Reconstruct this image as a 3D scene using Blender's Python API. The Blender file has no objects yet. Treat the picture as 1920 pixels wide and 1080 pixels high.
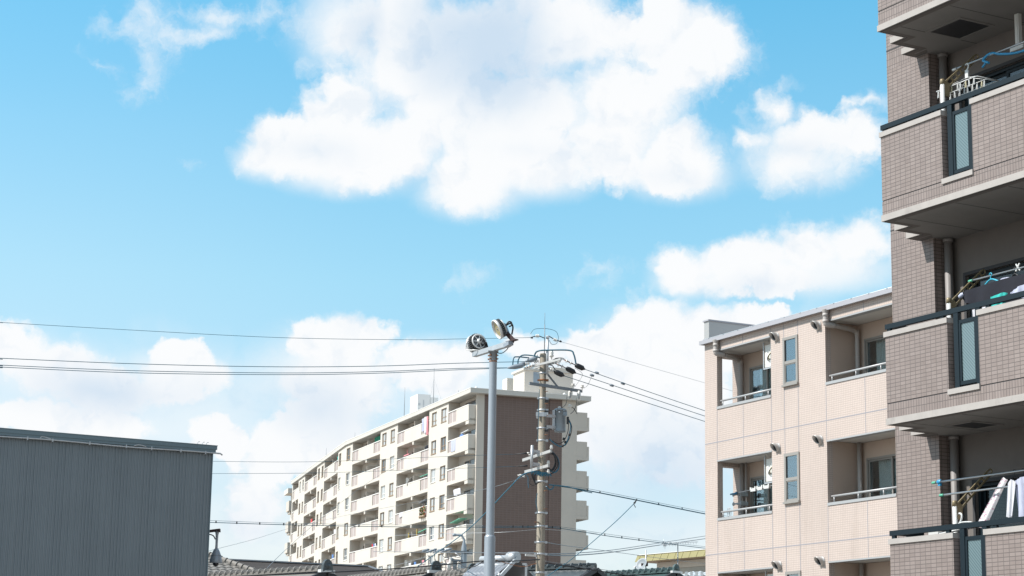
import bpy, bmesh, math, random
from math import sin, cos, pi, radians, atan2, sqrt
from mathutils import Vector, Matrix
random.seed(7)
SC = bpy.context.scene
COL = SC.collection

# ------------------------------------------------------------------ camera
EYE = Vector((0, 0, 1.6))
PITCH, ROLL, FOCAL = 0.2080, 0.01632, 3791.0          # focal length in pixels of a 1920 wide frame
_r = Vector((1, 0, 0)); _f = Vector((0, cos(PITCH), sin(PITCH))); _u = Vector((0, -sin(PITCH), cos(PITCH)))
RIGHT = cos(ROLL) * _r + sin(ROLL) * _u
UP = -sin(ROLL) * _r + cos(ROLL) * _u
FWD = _f
cam = bpy.data.cameras.new('camera')
cam.sensor_width = 36.0
cam.lens = FOCAL / 1920 * 36.0
cam.clip_start = 0.1
cam.clip_end = 6000
cam_o = bpy.data.objects.new('camera', cam)
COL.objects.link(cam_o)
cam_o.matrix_world = Matrix(((RIGHT.x, UP.x, -FWD.x, EYE.x), (RIGHT.y, UP.y, -FWD.y, EYE.y),
                             (RIGHT.z, UP.z, -FWD.z, EYE.z), (0, 0, 0, 1)))
SC.camera = cam_o

# ------------------------------------------------------------------ sun, sky, exposure
SUN_DIR = Vector((-0.655, -0.115, 0.747)).normalized()
SUN_EL = math.asin(SUN_DIR.z)
SUN_AZ = atan2(SUN_DIR.x, SUN_DIR.y)
sun = bpy.data.lights.new('sun', 'SUN')
sun.energy = 4.2
sun.angle = radians(0.53)
sun.color = (1.0, 0.955, 0.90)
sun_o = bpy.data.objects.new('sun', sun)
COL.objects.link(sun_o)
sun_o.rotation_euler = (-SUN_DIR).to_track_quat('-Z', 'Y').to_euler()
SC.view_settings.view_transform = 'Standard'
SC.view_settings.look = 'None'
SC.view_settings.exposure = 0.6
SC.view_settings.gamma = 1.0
SC.view_settings.use_curve_mapping = False
SC.cycles.use_denoising = True
SC.cycles.max_bounces = 8
SC.cycles.diffuse_bounces = 4
SC.cycles.glossy_bounces = 3
SC.cycles.transparent_max_bounces = 12
SC.cycles.caustics_reflective = False
SC.cycles.caustics_refractive = False

world = bpy.data.worlds.new('World')
SC.world = world
world.use_nodes = True
WT = world.node_tree
WT.nodes.clear()


class NT:
    """small helper for writing node graphs"""
    def __init__(s, tree): s.t = tree
    def n(s, kind, **kw):
        nd = s.t.nodes.new(kind)
        for k, v in kw.items(): setattr(nd, k, v)
        return nd
    def put(s, sock, v):
        if hasattr(v, 'is_output'): s.t.links.new(v, sock)
        else: sock.default_value = v
    def math(s, op, a, b=0.0, c=None, clamp=False):
        nd = s.n('ShaderNodeMath', operation=op, use_clamp=clamp)
        s.put(nd.inputs[0], a); s.put(nd.inputs[1], b)
        if c is not None: s.put(nd.inputs[2], c)
        return nd.outputs[0]
    def vmath(s, op, a, b=(0, 0, 0), scale=None):
        nd = s.n('ShaderNodeVectorMath', operation=op)
        s.put(nd.inputs[0], a); s.put(nd.inputs[1], b)
        if scale is not None: s.put(nd.inputs['Scale'], scale)
        return nd.outputs['Value'] if op in ('LENGTH', 'DOT_PRODUCT', 'DISTANCE') else nd.outputs['Vector']
    def noise(s, vec, scale, detail=4.0, rough=0.55, color=False, w=None):
        nd = s.n('ShaderNodeTexNoise')
        nd.noise_dimensions = '3D'
        s.put(nd.inputs['Vector'], vec)
        nd.inputs['Scale'].default_value = scale; nd.inputs['Detail'].default_value = detail
        nd.inputs['Roughness'].default_value = rough
        return nd.outputs['Color'] if color else nd.outputs['Fac']
    def mix(s, fac, a, b, mode='MIX'):
        nd = s.n('ShaderNodeMix', data_type='RGBA', blend_type=mode)
        s.put(nd.inputs['Factor'], fac); s.put(nd.inputs['A'], a); s.put(nd.inputs['B'], b)
        return nd.outputs['Result']
    def smooth(s, v, lo, hi, a=0.0, b=1.0):
        nd = s.n('ShaderNodeMapRange', interpolation_type='SMOOTHSTEP')
        s.put(nd.inputs['Value'], v); s.put(nd.inputs['From Min'], lo); s.put(nd.inputs['From Max'], hi)
        s.put(nd.inputs['To Min'], a); s.put(nd.inputs['To Max'], b)
        return nd.outputs['Result']
    def lin(s, v, lo, hi, a=0.0, b=1.0):
        nd = s.n('ShaderNodeMapRange')
        s.put(nd.inputs['Value'], v); s.put(nd.inputs['From Min'], lo); s.put(nd.inputs['From Max'], hi)
        s.put(nd.inputs['To Min'], a); s.put(nd.inputs['To Max'], b)
        return nd.outputs['Result']


W = NT(WT)
tc = W.n('ShaderNodeTexCoord')
sky = W.n('ShaderNodeTexSky', sky_type='NISHITA')
sky.sun_disc = False
sky.sun_elevation = SUN_EL
sky.sun_rotation = SUN_AZ
sky.altitude = 20
sky.air_density = 1.0
sky.dust_density = 0.3
sky.ozone_density = 2.5
SKY_STRENGTH = 0.12
# direction -> azimuth and elevation in degrees (azimuth 0 = +Y, clockwise)
sep = W.n('ShaderNodeSeparateXYZ')
WT.links.new(tc.outputs['Generated'], sep.inputs[0])
az = W.math('MULTIPLY', W.math('ARCTAN2', sep.outputs[0], sep.outputs[1]), 180 / pi)
el = W.math('MULTIPLY', W.math('ARCSINE', sep.outputs[2]), 180 / pi)
comb = W.n('ShaderNodeCombineXYZ')
WT.links.new(az, comb.inputs[0]); WT.links.new(el, comb.inputs[1])
AE = comb.outputs[0]
# clouds of the day: azimuth, elevation, half width, half height (degrees), tilt (degrees), strength
CUMULUS = [(-6.93, 15.7, 1.49, 0.94, 20.0, 1.0), (-6.29, 15.35, 1.88, 0.76, 0.0, 1.0), (-5.1, 16.75, 1.34, 1.28, 30.0, 1.0), (-4.28, 15.58, 1.88, 1.13, -10.0, 1.0), (-2.78, 17.58, 2.7, 2.27, 0.0, 1.0), (-1.3, 15.06, 1.64, 1.18, 0.0, 1.0), (-2.9, 16.23, 1.89, 1.36, 0.0, 1.0), (-3.34, 15.31, 1.41, 0.76, 0.0, 1.0), (2.91, 15.57, 1.41, 0.94, 0.0, 1.0), (-1.02, 16.42, 2.68, 1.66, 0.0, 1.0), (0.7, 16.9, 3.0, 1.66, 0.0, 1.0), (0.88, 15.4, 2.35, 0.94, 0.0, 1.0), (2.9, 17.22, 2.53, 1.66, 0.0, 1.0), (2.59, 16.17, 2.05, 1.36, 0.0, 1.0), (4.78, 15.79, 1.65, 1.21, 0.0, 1.0), (4.47, 15.27, 1.33, 0.88, 0.0, 1.0), (4.78, 18.85, 2.0, 1.81, 0.0, 1.0), (5.88, 18.54, 1.12, 1.06, 0.0, 1.0), (-1.08, 19.12, 4.0, 1.66, 0.0, 1.0), (1.3, 19.15, 2.88, 1.66, 0.0, 1.0), (-4.41, 19.31, 1.76, 1.06, 0.0, 0.6), (-3.29, 19.05, 1.76, 1.36, 0.0, 1.0), (8.35, 16.11, 1.73, 0.94, 0.0, 0.62), (7.58, 16.95, 0.71, 0.76, 0.0, 0.62), (7.87, 15.23, 0.94, 0.73, 0.0, 0.55), (9.72, 15.85, 1.18, 0.83, 0.0, 0.6), (6.96, 16.21, 0.71, 0.42, 0.0, 0.55), (10.2, 16.8, 0.79, 0.42, 0.0, 0.4), (5.01, 12.56, 1.11, 0.79, 0.0, 1.0), (6.62, 12.85, 1.71, 0.91, 5.0, 1.0), (8.61, 13.09, 2.02, 0.85, 0.0, 1.0), (10.12, 13.16, 1.71, 0.79, 0.0, 1.0), (7.07, 12.17, 2.01, 0.57, 0.0, 1.0), (4.09, 10.9, 1.42, 1.09, 0.0, 1.0), (5.69, 10.6, 1.69, 1.0, 0.0, 1.0), (7.21, 10.74, 1.46, 0.76, 0.0, 1.0), (2.48, 10.29, 1.2, 0.88, 0.0, 1.0), (3.71, 9.39, 2.6, 1.51, 0.0, 1.0), (2.65, 8.63, 1.99, 1.66, 0.0, 0.8), (4.62, 8.04, 1.98, 1.81, 0.0, 0.7), (-5.64, 10.27, 0.95, 0.79, 0.0, 1.0), (-4.88, 10.29, 1.38, 1.0, 0.0, 1.0), (-4.12, 10.62, 0.77, 0.63, 0.0, 1.0), (-6.1, 10.48, 0.52, 0.6, 0.0, 1.0), (-4.84, 9.09, 1.84, 1.21, 0.0, 0.85), (-9.54, 9.81, 0.89, 0.6, 0.0, 1.0), (-9.21, 9.23, 1.22, 0.76, 0.0, 0.8), (-14.03, 9.73, 1.23, 0.73, 0.0, 0.9), (-12.77, 9.36, 1.38, 0.79, 0.0, 0.9), (-11.56, 8.83, 1.68, 0.91, 0.0, 0.8), (-13.4, 7.93, 1.68, 0.63, 0.0, 1.0), (-11.5, 7.8, 1.68, 0.6, 0.0, 0.9), (-8.38, 7.48, 0.79, 0.54, -25.0, 1.0), (-7.91, 6.9, 0.55, 0.54, 0.0, 1.0), (-6.72, 7.08, 1.07, 0.79, 20.0, 1.0), (-7.12, 5.88, 0.84, 1.13, 0.0, 1.0), (-5.99, 7.55, 1.37, 0.76, 0.0, 0.9), (-5.1, 8.03, 1.53, 0.91, 0.0, 0.7), (-2.88, 9.89, 1.07, 0.68, 0.0, 0.7), (-1.8, 9.62, 1.38, 0.76, 0.0, 0.7), (0.41, 10.11, 1.38, 0.6, 0.0, 0.6)]
VEIL = [(-10.72, 19.03, 1.12, 1.36, 0.0, 0.8), (-10.88, 17.77, 0.71, 1.21, -20.0, 0.65), (-9.4, 18.9, 1.76, 0.42, 8.0, 0.8), (-8.65, 19.39, 1.28, 0.45, 0.0, 0.7), (-12.16, 18.77, 0.96, 0.45, -35.0, 0.45), (-7.25, 19.47, 1.28, 0.53, 0.0, 0.6), (-5.46, 17.93, 1.11, 0.38, 0.0, 0.5), (-6.92, 19.2, 0.96, 0.45, 0.0, 0.5), (-11.93, 17.54, 0.95, 0.21, -35.0, 0.3), (-1.09, 12.12, 0.85, 0.51, 30.0, 0.5), (2.62, 12.25, 1.16, 0.36, 10.0, 0.5), (-9.28, 14.98, 0.55, 0.24, -30.0, 0.3), (6.67, 18.38, 0.96, 0.91, 0.0, 0.4), (8.06, 17.75, 0.95, 0.3, 0.0, 0.35), (-6.61, 15.49, 1.88, 0.76, 0.0, 0.6), (9.25, 15.49, 2.2, 0.91, 0.0, 0.5)]
WIDE = [(-9.89, 8.01, 6.41, 2.57, 0.0, 1.0), (-0.86, 8.58, 6.42, 1.96, 0.0, 1.0), (3.72, 7.29, 5.03, 3.63, 0.0, 1.0), (4.47, 5.06, 4.55, 1.81, 0.0, 1.0), (-6.78, 4.85, 4.55, 1.81, 0.0, 1.0), (-12.87, 8.77, 4.28, 1.81, 0.0, 1.0), (0.17, 1.31, 39.31, 4.99, 0.0, 0.9), (7.51, 10.44, 3.84, 1.66, 0.0, 0.7), (-5.2, 19.43, 1.6, 1.66, 0.0, 0.9)]
SHADE = [(-0.83, 18.67, 3.67, 2.57, -15.0, 1.35), (-5.68, 15.53, 2.35, 0.6, 0.0, 0.45), (0.56, 15.7, 3.77, 0.6, -10.0, 0.3), (5.09, 15.11, 2.04, 0.6, 0.0, 0.45), (-4.4, 19.02, 1.44, 1.36, 0.0, 0.8), (-5.42, 8.47, 3.97, 1.51, 0.0, 0.7), (-11.42, 8.84, 4.28, 1.21, 0.0, 0.85), (4.47, 6.54, 3.96, 2.87, 0.0, 0.9), (8.03, 15.67, 1.88, 0.76, 0.0, 0.5), (7.22, 11.94, 3.09, 0.6, 0.0, 0.5), (-7.09, 5.14, 2.28, 1.21, 0.0, 0.5)]
MELT = [(-5.04, 15.03, 2.66, 0.91, 0.0, 1.0), (-1.3, 14.69, 2.19, 1.13, 0.0, 1.0), (0.73, 15.1, 2.35, 0.98, 0.0, 1.0), (4.78, 15.19, 2.19, 1.06, 0.0, 1.0), (-7.14, 15.31, 1.41, 0.83, 0.0, 1.0), (-4.12, 15.44, 2.67, 1.21, 0.0, 1.0), (8.34, 15.51, 2.67, 1.21, 0.0, 0.8), (8.6, 12.37, 3.71, 0.91, 0.0, 1.0), (5.09, 12.25, 1.47, 0.83, 0.0, 1.0), (-5.19, 18.98, 2.08, 1.66, 0.0, 0.7), (-5.45, 9.37, 2.76, 1.81, 0.0, 0.9), (4.17, 9.69, 3.53, 2.27, 0.0, 1.0), (-9.67, 9.36, 1.68, 0.76, 0.0, 0.7), (-13.05, 9.2, 2.3, 0.91, 0.0, 0.8), (-2.11, 9.76, 2.45, 1.06, 0.0, 0.8), (3.37, 16.62, 2.21, 1.66, 0.0, 0.8)]



def blob_field(vec, blobs, k):
    acc = None
    for (a, e, ra, re, tilt, st) in blobs:
        mp = W.n('ShaderNodeMapping', vector_type='TEXTURE')
        if acc is None: W.put(mp.inputs['Vector'], vec)
        else:                                                 # evaluated one after the other (keeps the shader stack small)
            nd = W.n('ShaderNodeVectorMath', operation='MULTIPLY_ADD')
            W.put(nd.inputs[0], acc); nd.inputs[1].default_value = (1e-6, 1e-6, 0); W.put(nd.inputs[2], vec)
            W.put(mp.inputs['Vector'], nd.outputs[0])
        mp.inputs['Location'].default_value = (a, e, 0)
        mp.inputs['Rotation'].default_value = (0, 0, radians(tilt))
        mp.inputs['Scale'].default_value = (ra, re, 1)
        ln = W.vmath('LENGTH', mp.outputs[0])
        f = W.math('MULTIPLY_ADD', ln, -st, st)              # st*(1-r)
        if acc is None: acc = f
        else:
            nd = W.n('ShaderNodeMath', operation='SMOOTH_MAX')
            W.put(nd.inputs[0], acc); W.put(nd.inputs[1], f); nd.inputs[2].default_value = k
            acc = nd.outputs[0]
    return acc


def centred(colour, amount):
    v = W.vmath('SUBTRACT', colour, (0.5, 0.5, 0.5))
    return W.vmath('MULTIPLY', v, (amount, amount, 0))


w1 = centred(W.noise(AE, 0.42, 3.0, 0.5, color=True), 1.7)
w2 = centred(W.noise(AE, 1.7, 5.0, 0.6, color=True), 0.85)
PW = W.vmath('ADD', W.vmath('ADD', AE, w1), w2)
fine = W.math('SUBTRACT', W.noise(W.vmath('ADD', AE, w2), 0.85, 10.0, 0.66), 0.5)
billow = W.math('SUBTRACT', W.noise(PW, 0.55, 4.0, 0.5), 0.5)
cum = blob_field(PW, CUMULUS, 0.16)
dens = W.math('ADD', cum, W.math('MULTIPLY', fine, 0.85))
soft = W.lin(W.noise(AE, 0.33, 2.0, 0.5), 0.35, 0.65, 0.26, 0.80)    # crisp heads, melting flanks
soft = W.math('MULTIPLY', soft, W.smooth(el, 8.5, 14.0, 0.45, 1.0))
a_cum = W.math('MULTIPLY', W.smooth(dens, -0.06, soft), 0.985)
veil = blob_field(PW, VEIL, 0.2)
vd = W.math('ADD', veil, W.math('MULTIPLY', fine, 1.5))
a_veil = W.math('MULTIPLY', W.smooth(vd, 0.0, 0.9), 0.72)
wide = blob_field(AE, WIDE, 0.3)
a_wide = W.math('MULTIPLY', W.smooth(W.math('ADD', wide, W.math('MULTIPLY', billow, 0.9)), -0.1, 0.9), 0.62)
melt = blob_field(AE, MELT, 0.25)                                     # undersides that dissolve into the air
a_melt = W.math('MULTIPLY', W.smooth(W.math('ADD', melt, W.math('MULTIPLY', fine, 0.35)), 0.0, 0.8), 0.9)
a_cum = W.math('SUBTRACT', 1.0, W.math('MULTIPLY', W.math('SUBTRACT', 1.0, a_cum), W.math('SUBTRACT', 1.0, a_melt)))
alpha = W.math('SUBTRACT', 1.0, W.math('MULTIPLY', W.math('MULTIPLY', W.math('SUBTRACT', 1.0, a_cum), W.math('SUBTRACT', 1.0, a_veil)), W.math('SUBTRACT', 1.0, a_wide)))
sh = blob_field(W.vmath('ADD', AE, w1), SHADE, 0.3)
lightward = W.vmath('ADD', PW, (-0.30, 0.42, 0))                      # a little towards the sun: folds turn grey on their far side
fold = W.math('SUBTRACT', W.noise(lightward, 0.5, 6.0, 0.56), W.noise(PW, 0.5, 6.0, 0.56))
sh_f = W.math('ADD', W.smooth(W.math('ADD', sh, W.math('MULTIPLY', billow, 0.45)), 0.0, 1.15, 0.0, 0.95), W.smooth(fold, 0.0, 0.20, 0.0, 0.30))
sh_f = W.math('MINIMUM', sh_f, 1.0)
cloud_col = W.mix(sh_f, (0.642,0.65,0.658,1), (0.40,0.49,0.585,1))
ramp = W.n('ShaderNodeValToRGB')                             # the clear air of the day: cyan above, milky low down
WT.links.new(W.math('MULTIPLY', el, 1 / 30), ramp.inputs[0])
cr = ramp.color_ramp
for i, (p, c) in enumerate(((2 / 30, (0.90, 0.80, 0.80)), (7 / 30, (0.95, 0.99, 0.93)), (12 / 30, (0.98, 1.22, 1.05)), (16 / 30, (0.87, 1.29, 1.14)), (20 / 30, (0.66, 1.32, 1.22)))):
    e_ = cr.elements[i] if i < 2 else cr.elements.new(p)
    e_.position = p; e_.color = (*[v * 0.96 for v in c], 1)
airy = W.math('MULTIPLY', W.smooth(az, 1.0, -15.0), W.smooth(el, 18.0, 9.0, 0.03, 0.17))   # milkier towards the sun side
base = W.mix(1.0, sky.outputs['Color'], ramp.outputs[0], 'MULTIPLY')
bs = W.mix(airy, W.vmath('SCALE', base, scale=SKY_STRENGTH), (0.60, 0.64, 0.66, 1))
# broken cloud added over the unseen rest of the sky, for whiter fill light
rest = W.math('MAXIMUM', W.smooth(W.math('ABSOLUTE', az), 19.0, 27.0), W.smooth(el, 24.0, 32.0))
rn = W.smooth(W.noise(tc.outputs['Generated'], 2.6, 6.0, 0.6), 0.40, 0.62)
a_rest = W.math('MULTIPLY', W.math('MULTIPLY', rest, rn), 0.85)
alpha = W.math('MAXIMUM', alpha, a_rest)
final = W.mix(alpha, bs, cloud_col)
bg = W.n('ShaderNodeBackground')
WT.links.new(final, bg.inputs['Color'])
bg.inputs['Strength'].default_value = 1.0
wo = W.n('ShaderNodeOutputWorld')
WT.links.new(bg.outputs[0], wo.inputs[0])
world.cycles.sampling_method = 'MANUAL'
world.cycles.sample_map_resolution = 512

# ------------------------------------------------------------------ materials
def mat(name, colour, rough=0.6, metal=0.0, spec=0.5, var=0.0, var_scale=3.0, bump=0.0, bump_scale=60.0, dirt=None):
    m = bpy.data.materials.new(name); m.use_nodes = True
    t = NT(m.node_tree); b = m.node_tree.nodes['Principled BSDF']
    b.inputs['Roughness'].default_value = rough; b.inputs['Metallic'].default_value = metal
    b.inputs['Specular IOR Level'].default_value = spec
    col = (*colour, 1)
    oc = t.n('ShaderNodeTexCoord').outputs['Object']
    c = col
    if var:
        nz = t.noise(oc, var_scale, 6, 0.6)
        k = t.lin(nz, 0.25, 0.75, 1 - var, 1 + var)
        c = t.vmath('SCALE', col[:3], scale=k)
    if dirt:                                                  # (colour, scale, lo, hi, stretch z)
        mp = t.n('ShaderNodeMapping'); t.put(mp.inputs['Vector'], oc); mp.inputs['Scale'].default_value = (1, 1, dirt[4])
        f = t.smooth(t.noise(mp.outputs[0], dirt[1], 6, 0.65), dirt[2], dirt[3])
        c = t.mix(f, c, (*dirt[0], 1))
    t.put(b.inputs['Base Color'], c)
    if bump:
        bp = t.n('ShaderNodeBump'); bp.inputs['Strength'].default_value = bump; bp.inputs['Distance'].default_value = 0.01
        t.put(bp.inputs['Height'], t.noise(oc, bump_scale, 4)); t.put(b.inputs['Normal'], bp.outputs[0])
    return m


def tile_mat(name, c1, c2, grout, bw, bh, mortar, rough=0.55, joint_bump=0.4, stain=0.0, offset=0.0, spec=0.4):
    m = bpy.data.materials.new(name); m.use_nodes = True
    t = NT(m.node_tree); b = m.node_tree.nodes['Principled BSDF']
    uv = t.n('ShaderNodeUVMap').outputs[0]
    br = t.n('ShaderNodeTexBrick', offset=offset, offset_frequency=2, squash=1.0)
    t.put(br.inputs['Vector'], uv)
    br.inputs['Color1'].default_value = (*c1, 1); br.inputs['Color2'].default_value = (*c2, 1); br.inputs['Mortar'].default_value = (*grout, 1)
    br.inputs['Scale'].default_value = 1.0; br.inputs['Mortar Size'].default_value = mortar
    br.inputs['Mortar Smooth'].default_value = 0.15
    br.inputs['Brick Width'].default_value = bw; br.inputs['Row Height'].default_value = bh
    col = br.outputs['Color']
    big = t.noise(uv, 0.55, 5, 0.6)
    col = t.vmath('SCALE', col, scale=t.lin(big, 0.3, 0.7, 0.94, 1.05))
    if stain:
        mp = t.n('ShaderNodeMapping'); t.put(mp.inputs['Vector'], uv); mp.inputs['Scale'].default_value = (1.0, 0.12, 1)
        f = t.math('MULTIPLY', t.smooth(t.noise(mp.outputs[0], 2.2, 6, 0.65), 0.52, 0.78), stain)
        col = t.mix(f, col, (c1[0] * 0.62, c1[1] * 0.60, c1[2] * 0.57, 1))
    t.put(b.inputs['Base Color'], col)
    b.inputs['Roughness'].default_value = rough; b.inputs['Specular IOR Level'].default_value = spec
    bp = t.n('ShaderNodeBump', invert=True); bp.inputs['Strength'].default_value = joint_bump; bp.inputs['Distance'].default_value = 0.004
    t.put(bp.inputs['Height'], br.outputs['Fac']); t.put(b.inputs['Normal'], bp.outputs[0])
    return m


def glass_mat(name, tint=(0.75, 0.85, 0.88), refl=0.10, fk=0.9):
    """thin window pane: mirror reflection over a tinted see-through body"""
    m = bpy.data.materials.new(name); m.use_nodes = True
    t = NT(m.node_tree); t.t.nodes.clear()
    out = t.n('ShaderNodeOutputMaterial')
    gl = t.n('ShaderNodeBsdfGlossy'); gl.inputs['Roughness'].default_value = 0.02; gl.inputs['Color'].default_value = (0.95, 0.97, 1, 1)
    tr = t.n('ShaderNodeBsdfTransparent'); tr.inputs['Color'].default_value = (*tint, 1)
    lw = t.n('ShaderNodeLayerWeight'); lw.inputs['Blend'].default_value = 0.25
    f = t.math('MAXIMUM', t.math('MULTIPLY', lw.outputs['Fresnel'], fk), refl)
    mx = t.n('ShaderNodeMixShader'); t.put(mx.inputs[0], f); t.put(mx.inputs[1], tr.outputs[0]); t.put(mx.inputs[2], gl.outputs[0])
    t.put(out.inputs[0], mx.outputs[0])
    return m


M = {}
M['brown_tile'] = tile_mat('brown_tile', (0.222, 0.181, 0.166), (0.262, 0.217, 0.200), (0.118, 0.098, 0.090), 0.108, 0.054, 0.005, stain=0.5)
M['brown_soldier'] = tile_mat('brown_soldier', (0.222, 0.181, 0.166), (0.262, 0.217, 0.200), (0.118, 0.098, 0.090), 0.054, 0.106, 0.005, stain=0.3)
M['beige_tile'] = tile_mat('beige_tile', (0.508, 0.428, 0.384), (0.526, 0.444, 0.399), (0.395, 0.330, 0.296), 0.062, 0.047, 0.006, rough=0.6, joint_bump=0.5, stain=0.28)
M['flat_tile'] = tile_mat('flat_tile', (0.138, 0.094, 0.079), (0.147, 0.101, 0.085), (0.166, 0.118, 0.101), 0.36, 0.20, 0.03, rough=0.5, stain=0.25)
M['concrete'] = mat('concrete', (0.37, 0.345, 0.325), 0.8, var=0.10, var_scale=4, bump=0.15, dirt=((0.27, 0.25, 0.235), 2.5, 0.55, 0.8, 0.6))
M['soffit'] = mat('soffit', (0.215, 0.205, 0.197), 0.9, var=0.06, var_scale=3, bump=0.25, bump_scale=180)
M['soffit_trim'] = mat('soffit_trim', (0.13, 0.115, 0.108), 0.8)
M['joint'] = mat('joint', (0.045, 0.045, 0.048), 0.8)
M['render_wall'] = mat('render_wall', (0.165, 0.148, 0.138), 0.9, var=0.08, var_scale=2.5, bump=0.2, bump_scale=150)
M['navy_metal'] = mat('navy_metal', (0.006, 0.014, 0.020), 0.5, 0.0, 0.3)
M['frost'] = mat('frost', (0.30, 0.40, 0.42), 0.35, spec=0.6)
M['drain'] = mat('drain', (0.22, 0.205, 0.20), 0.55)
M['steel'] = mat('steel', (0.55, 0.56, 0.57), 0.35, 0.9)
M['galv'] = mat('galv', (0.48, 0.50, 0.52), 0.5, 0.55, var=0.12, var_scale=9)
M['galv_dark'] = mat('galv_dark', (0.20, 0.22, 0.24), 0.55, 0.4, var=0.15, var_scale=9)
M['tan_metal'] = mat('tan_metal', (0.24, 0.19, 0.11), 0.45, 0.3)
M['white_plastic'] = mat('white_plastic', (0.64, 0.65, 0.64), 0.4)
M['black'] = mat('black', (0.018, 0.019, 0.022), 0.55)
M['black_gloss'] = mat('black_gloss', (0.012, 0.012, 0.015), 0.08)
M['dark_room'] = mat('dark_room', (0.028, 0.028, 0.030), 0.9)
M['room'] = mat('room', (0.20, 0.19, 0.18), 0.9)
M['blue_plastic'] = mat('blue_plastic', (0.03, 0.26, 0.48), 0.4)
M['sky_plastic'] = mat('sky_plastic', (0.05, 0.40, 0.55), 0.4)
M['teal_cloth'] = mat('teal_cloth', (0.03, 0.42, 0.38), 0.85)
M['navy_cloth'] = mat('navy_cloth', (0.009, 0.010, 0.018), 0.9, var=0.2, var_scale=12)
M['white_cloth'] = mat('white_cloth', (0.62, 0.62, 0.66), 0.9, var=0.08, var_scale=9)
M['lilac_cloth'] = mat('lilac_cloth', (0.50, 0.52, 0.66), 0.9)
M['pale_cloth'] = mat('pale_cloth', (0.44, 0.465, 0.585), 0.9, var=0.08, var_scale=9)
M['glass'] = glass_mat('glass', (0.88, 0.93, 0.94), 0.05, 0.5)
M['glass_dark'] = glass_mat('glass_dark', (0.55, 0.60, 0.62), 0.025, 0.25)
M['glass_sky'] = glass_mat('glass_sky', (0.45, 0.62, 0.68), 0.28)
M['green_rubber'] = mat('green_rubber', (0.10, 0.42, 0.28), 0.5)


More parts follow.
